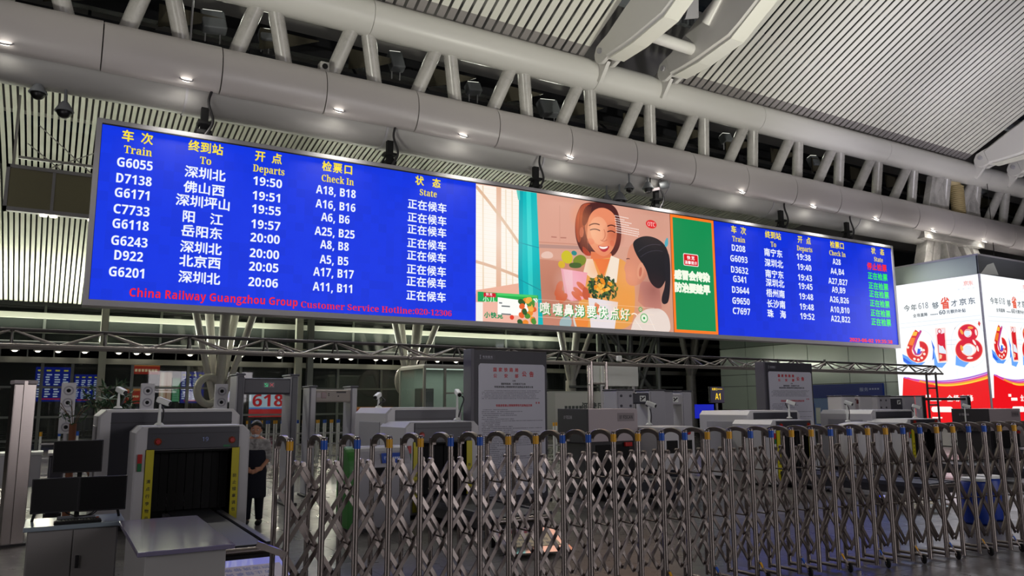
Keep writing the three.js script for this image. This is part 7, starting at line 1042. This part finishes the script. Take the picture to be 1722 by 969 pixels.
// ---------------------------------------------------------------- the guard
function field(bones, lo, hi, cell, k, keep) {
  const n = Math.ceil(Math.max(hi[0] - lo[0], hi[1] - lo[1], hi[2] - lo[2]) / cell) + 2, size = n * cell, mid = [0, 1, 2].map((i) => (lo[i] + hi[i]) / 2);
  const mc = new MarchingCubes(n, M.skin, false, false, 240000); mc.isolation = 0; mc.position.set(0, 0, 0);
  const pts = bones.map(([a, b, ra, rb, sx = 1, sz = 1]) => ({ a, b, ra, rb, sx, sz, d: [b[0] - a[0], b[1] - a[1], b[2] - a[2]] }));
  for (let z = 0; z < n; z++) for (let y = 0; y < n; y++) for (let x = 0; x < n; x++) {
    const p = [mid[0] + ((x - n / 2) / (n / 2)) * size / 2, mid[1] + ((y - n / 2) / (n / 2)) * size / 2, mid[2] + ((z - n / 2) / (n / 2)) * size / 2];
    let s = 1e3;
    for (const q of pts) {
      const v = [(p[0] - q.a[0]) / q.sx, p[1] - q.a[1], (p[2] - q.a[2]) / q.sz], d = [q.d[0] / q.sx, q.d[1], q.d[2] / q.sz], L = d[0] * d[0] + d[1] * d[1] + d[2] * d[2] || 1e-9;
      const t = Math.max(0, Math.min(1, (v[0] * d[0] + v[1] * d[1] + v[2] * d[2]) / L)), e = Math.hypot(v[0] - t * d[0], v[1] - t * d[1], v[2] - t * d[2]) - (q.ra + (q.rb - q.ra) * t);
      const h = Math.max(0, Math.min(1, 0.5 + 0.5 * (s - e) / k)); s = s * (1 - h) + e * h - k * h * (1 - h);
    }
    if (keep) s = Math.max(s, -keep(p));
    mc.field[x + y * n + z * n * n] = -s;
  }
  mc.update();
  const c = mc.count, pos = new Float32Array(c * 3), nor = new Float32Array(c * 3);
  for (let i = 0; i < c; i++) for (let j = 0; j < 3; j++) { pos[i * 3 + j] = mid[j] + mc.positionArray[i * 3 + j] * size / 2; nor[i * 3 + j] = mc.normalArray[i * 3 + j]; }
  const g = new THREE.BufferGeometry(); g.setAttribute('position', new THREE.BufferAttribute(pos, 3)); g.setAttribute('normal', new THREE.BufferAttribute(nor, 3)); g.setAttribute('uv', new THREE.BufferAttribute(new Float32Array(c * 2), 2));
  return g;
}
{
  const t = thing('person', 'person in a pale patterned shirt and long dark apron standing right of scanner 19', 'person', [2.76, 0, -12.55], -0.35);
  const hip = 0.8, sh = 1.22;
  const torso = [[[0, hip, 0], [0, 1.0, 0.0], 0.14, 0.125, 1.15, 0.8], [[0, 1.0, 0], [0, sh - 0.02, 0], 0.125, 0.14, 1.2, 0.78], [[-0.13, sh, 0], [0.13, sh, 0], 0.065, 0.065]];
  const neck = [[[0, sh, 0], [0, 1.34, 0.01], 0.05, 0.046]];
  const arms = [-1, 1].flatMap((s) => [[[s * 0.165, sh - 0.01, 0], [s * 0.2, 0.98, 0.0], 0.047, 0.038], [[s * 0.2, 0.98, 0], [s * 0.11, 0.84, 0.15], 0.037, 0.027]]);
  const hands = [-1, 1].flatMap((s) => { const w = [s * 0.11, 0.84, 0.15], q = [s * 0.05, 0.815, 0.2]; return [[w, q, 0.026, 0.03, 1, 1], ...[0, 1, 2, 3].map((i) => [[q[0], q[1] + 0.018 - i * 0.014, q[2]], [q[0] - s * (0.055 - Math.abs(i - 1.3) * 0.006), q[1] + 0.008 - i * 0.016, q[2] + 0.02], 0.0095, 0.0075]), [[w[0] - s * 0.015, w[1] + 0.02, w[2] + 0.02], [q[0] - s * 0.01, q[1] + 0.045, q[2] + 0.02], 0.011, 0.008]]; });
  const legs = [-1, 1].flatMap((s) => [[[s * 0.08, hip, 0], [s * 0.085, 0.44, 0.015], 0.085, 0.06], [[s * 0.085, 0.44, 0.015], [s * 0.09, 0.08, -0.01], 0.055, 0.036], [[s * 0.09, 0.04, -0.02], [s * 0.1, 0.035, 0.12], 0.036, 0.03]]);
  const head = [[[0, 1.4, 0.015], [0, 1.46, 0.005], 0.076, 0.082, 0.94, 1.06], [[0, 1.355, 0.045], [0, 1.38, 0.04], 0.045, 0.055, 1, 0.9], [[0, 1.41, 0.095], [0, 1.392, 0.108], 0.009, 0.014], [[-0.079, 1.4, 0.005], [-0.081, 1.425, 0.0], 0.012, 0.015, 0.6, 1], [[0.079, 1.4, 0.005], [0.081, 1.425, 0.0], 0.012, 0.015, 0.6, 1]];
  part('body', field([...torso, ...neck, ...arms, ...hands, ...legs, ...head], [-0.3, 0, -0.2], [0.3, 1.56, 0.26], 0.012, 0.02), M.skin, t);
  const grow = (list, e) => list.map(([a, b, ra, rb, sx, sz]) => [a, b, ra + e, rb + e, sx, sz]);
  const print = noiseTexture(128, [9, 21, 40], 165, 120, 71), shirtM = std('shirt_cloth', 0xb9b6b4, 0.85, 0, { map: print });
  const sg = field(grow([...torso, ...arms.filter((_, i) => i % 2 === 0)], 0.014), [-0.3, 0.7, -0.22], [0.3, 1.32, 0.22], 0.012, 0.025, (p) => Math.min(p[1] - 0.86, 1.295 - p[1] - Math.abs(p[0]) * 0.1)); { const p = sg.attributes.position, uv = sg.attributes.uv; for (let i = 0; i < p.count; i++) uv.setXY(i, p.getX(i) * 3 + p.getZ(i), p.getY(i) * 3); }
  part('shirt', sg, shirtM, t);
  parts('collar', [strip(V(-0.055, 1.29, 0.03), V(-0.02, 1.2, 0.115), 0.03, 0.05), strip(V(0.055, 1.29, 0.03), V(0.02, 1.2, 0.115), 0.03, 0.05)], shirtM, t);
  part('apron', field([[[0, 0.45, 0.02], [0, 1.06, 0.025], 0.16, 0.142, 1.18, 0.86]], [-0.28, 0.25, -0.2], [0.28, 1.3, 0.24], 0.012, 0.02, (p) => Math.min(p[1] - 0.4, 1.12 - p[1])), M.navy, t);
  part('trousers', field(grow(legs.filter((_, i) => i % 3 < 2), 0.018), [-0.25, 0, -0.2], [0.25, 0.95, 0.2], 0.012, 0.025, (p) => p[1] - 0.07), M.navy, t);
  for (const s of [-1, 1]) part('shoe', rbox(0.085, 0.07, 0.24, 0.03, s * 0.095, 0.035, 0.05), M.rubber, t);
  part('hair', mergeGeometries([field([[[0, 1.44, -0.036], [0, 1.49, -0.01], 0.086, 0.085, 1.03, 1.05], [[-0.05, 1.497, 0.05], [0.05, 1.505, 0.045], 0.03, 0.03], [[-0.078, 1.45, -0.005], [0.078, 1.45, -0.005], 0.02, 0.02], [[0, 1.4, -0.07], [0, 1.36, -0.06], 0.055, 0.04]], [-0.14, 1.3, -0.16], [0.14, 1.62, 0.14], 0.006, 0.02)]), M.hair, t);
  for (const s of [-1, 1]) { const e = part('eye', new THREE.SphereGeometry(0.0105, 12, 8).scale(1.3, 0.7, 0.6).translate(s * 0.032, 1.425, 0.086), M.whitePanel, t); part('iris', new THREE.SphereGeometry(0.0055, 10, 8).translate(s * 0.032, 1.424, 0.0925), M.hair, e); part('eyebrow', rbox(0.034, 0.006, 0.008, 0.003, s * 0.033, 1.446, 0.088), M.hair, t); }
  part('mouth', rbox(0.034, 0.007, 0.008, 0.003, 0, 1.372, 0.092), std('lips', 0x8f4a42, 0.5), t);
  part('mask', field([[[-0.03, 1.335, 0.068], [0.03, 1.335, 0.068], 0.022, 0.022], [[0, 1.325, 0.078], [0, 1.345, 0.085], 0.02, 0.018]], [-0.09, 1.27, 0], [0.09, 1.4, 0.14], 0.006, 0.01), M.mask, t); parts('mask_strap', [tube([V(-0.045, 1.34, 0.06), V(-0.075, 1.37, 0.03), V(-0.083, 1.41, 0)], 0.003, 10, 5), tube([V(0.045, 1.34, 0.06), V(0.075, 1.37, 0.03), V(0.083, 1.41, 0)], 0.003, 10, 5)], M.mask, t);
}

renderer.render(scene, camera);
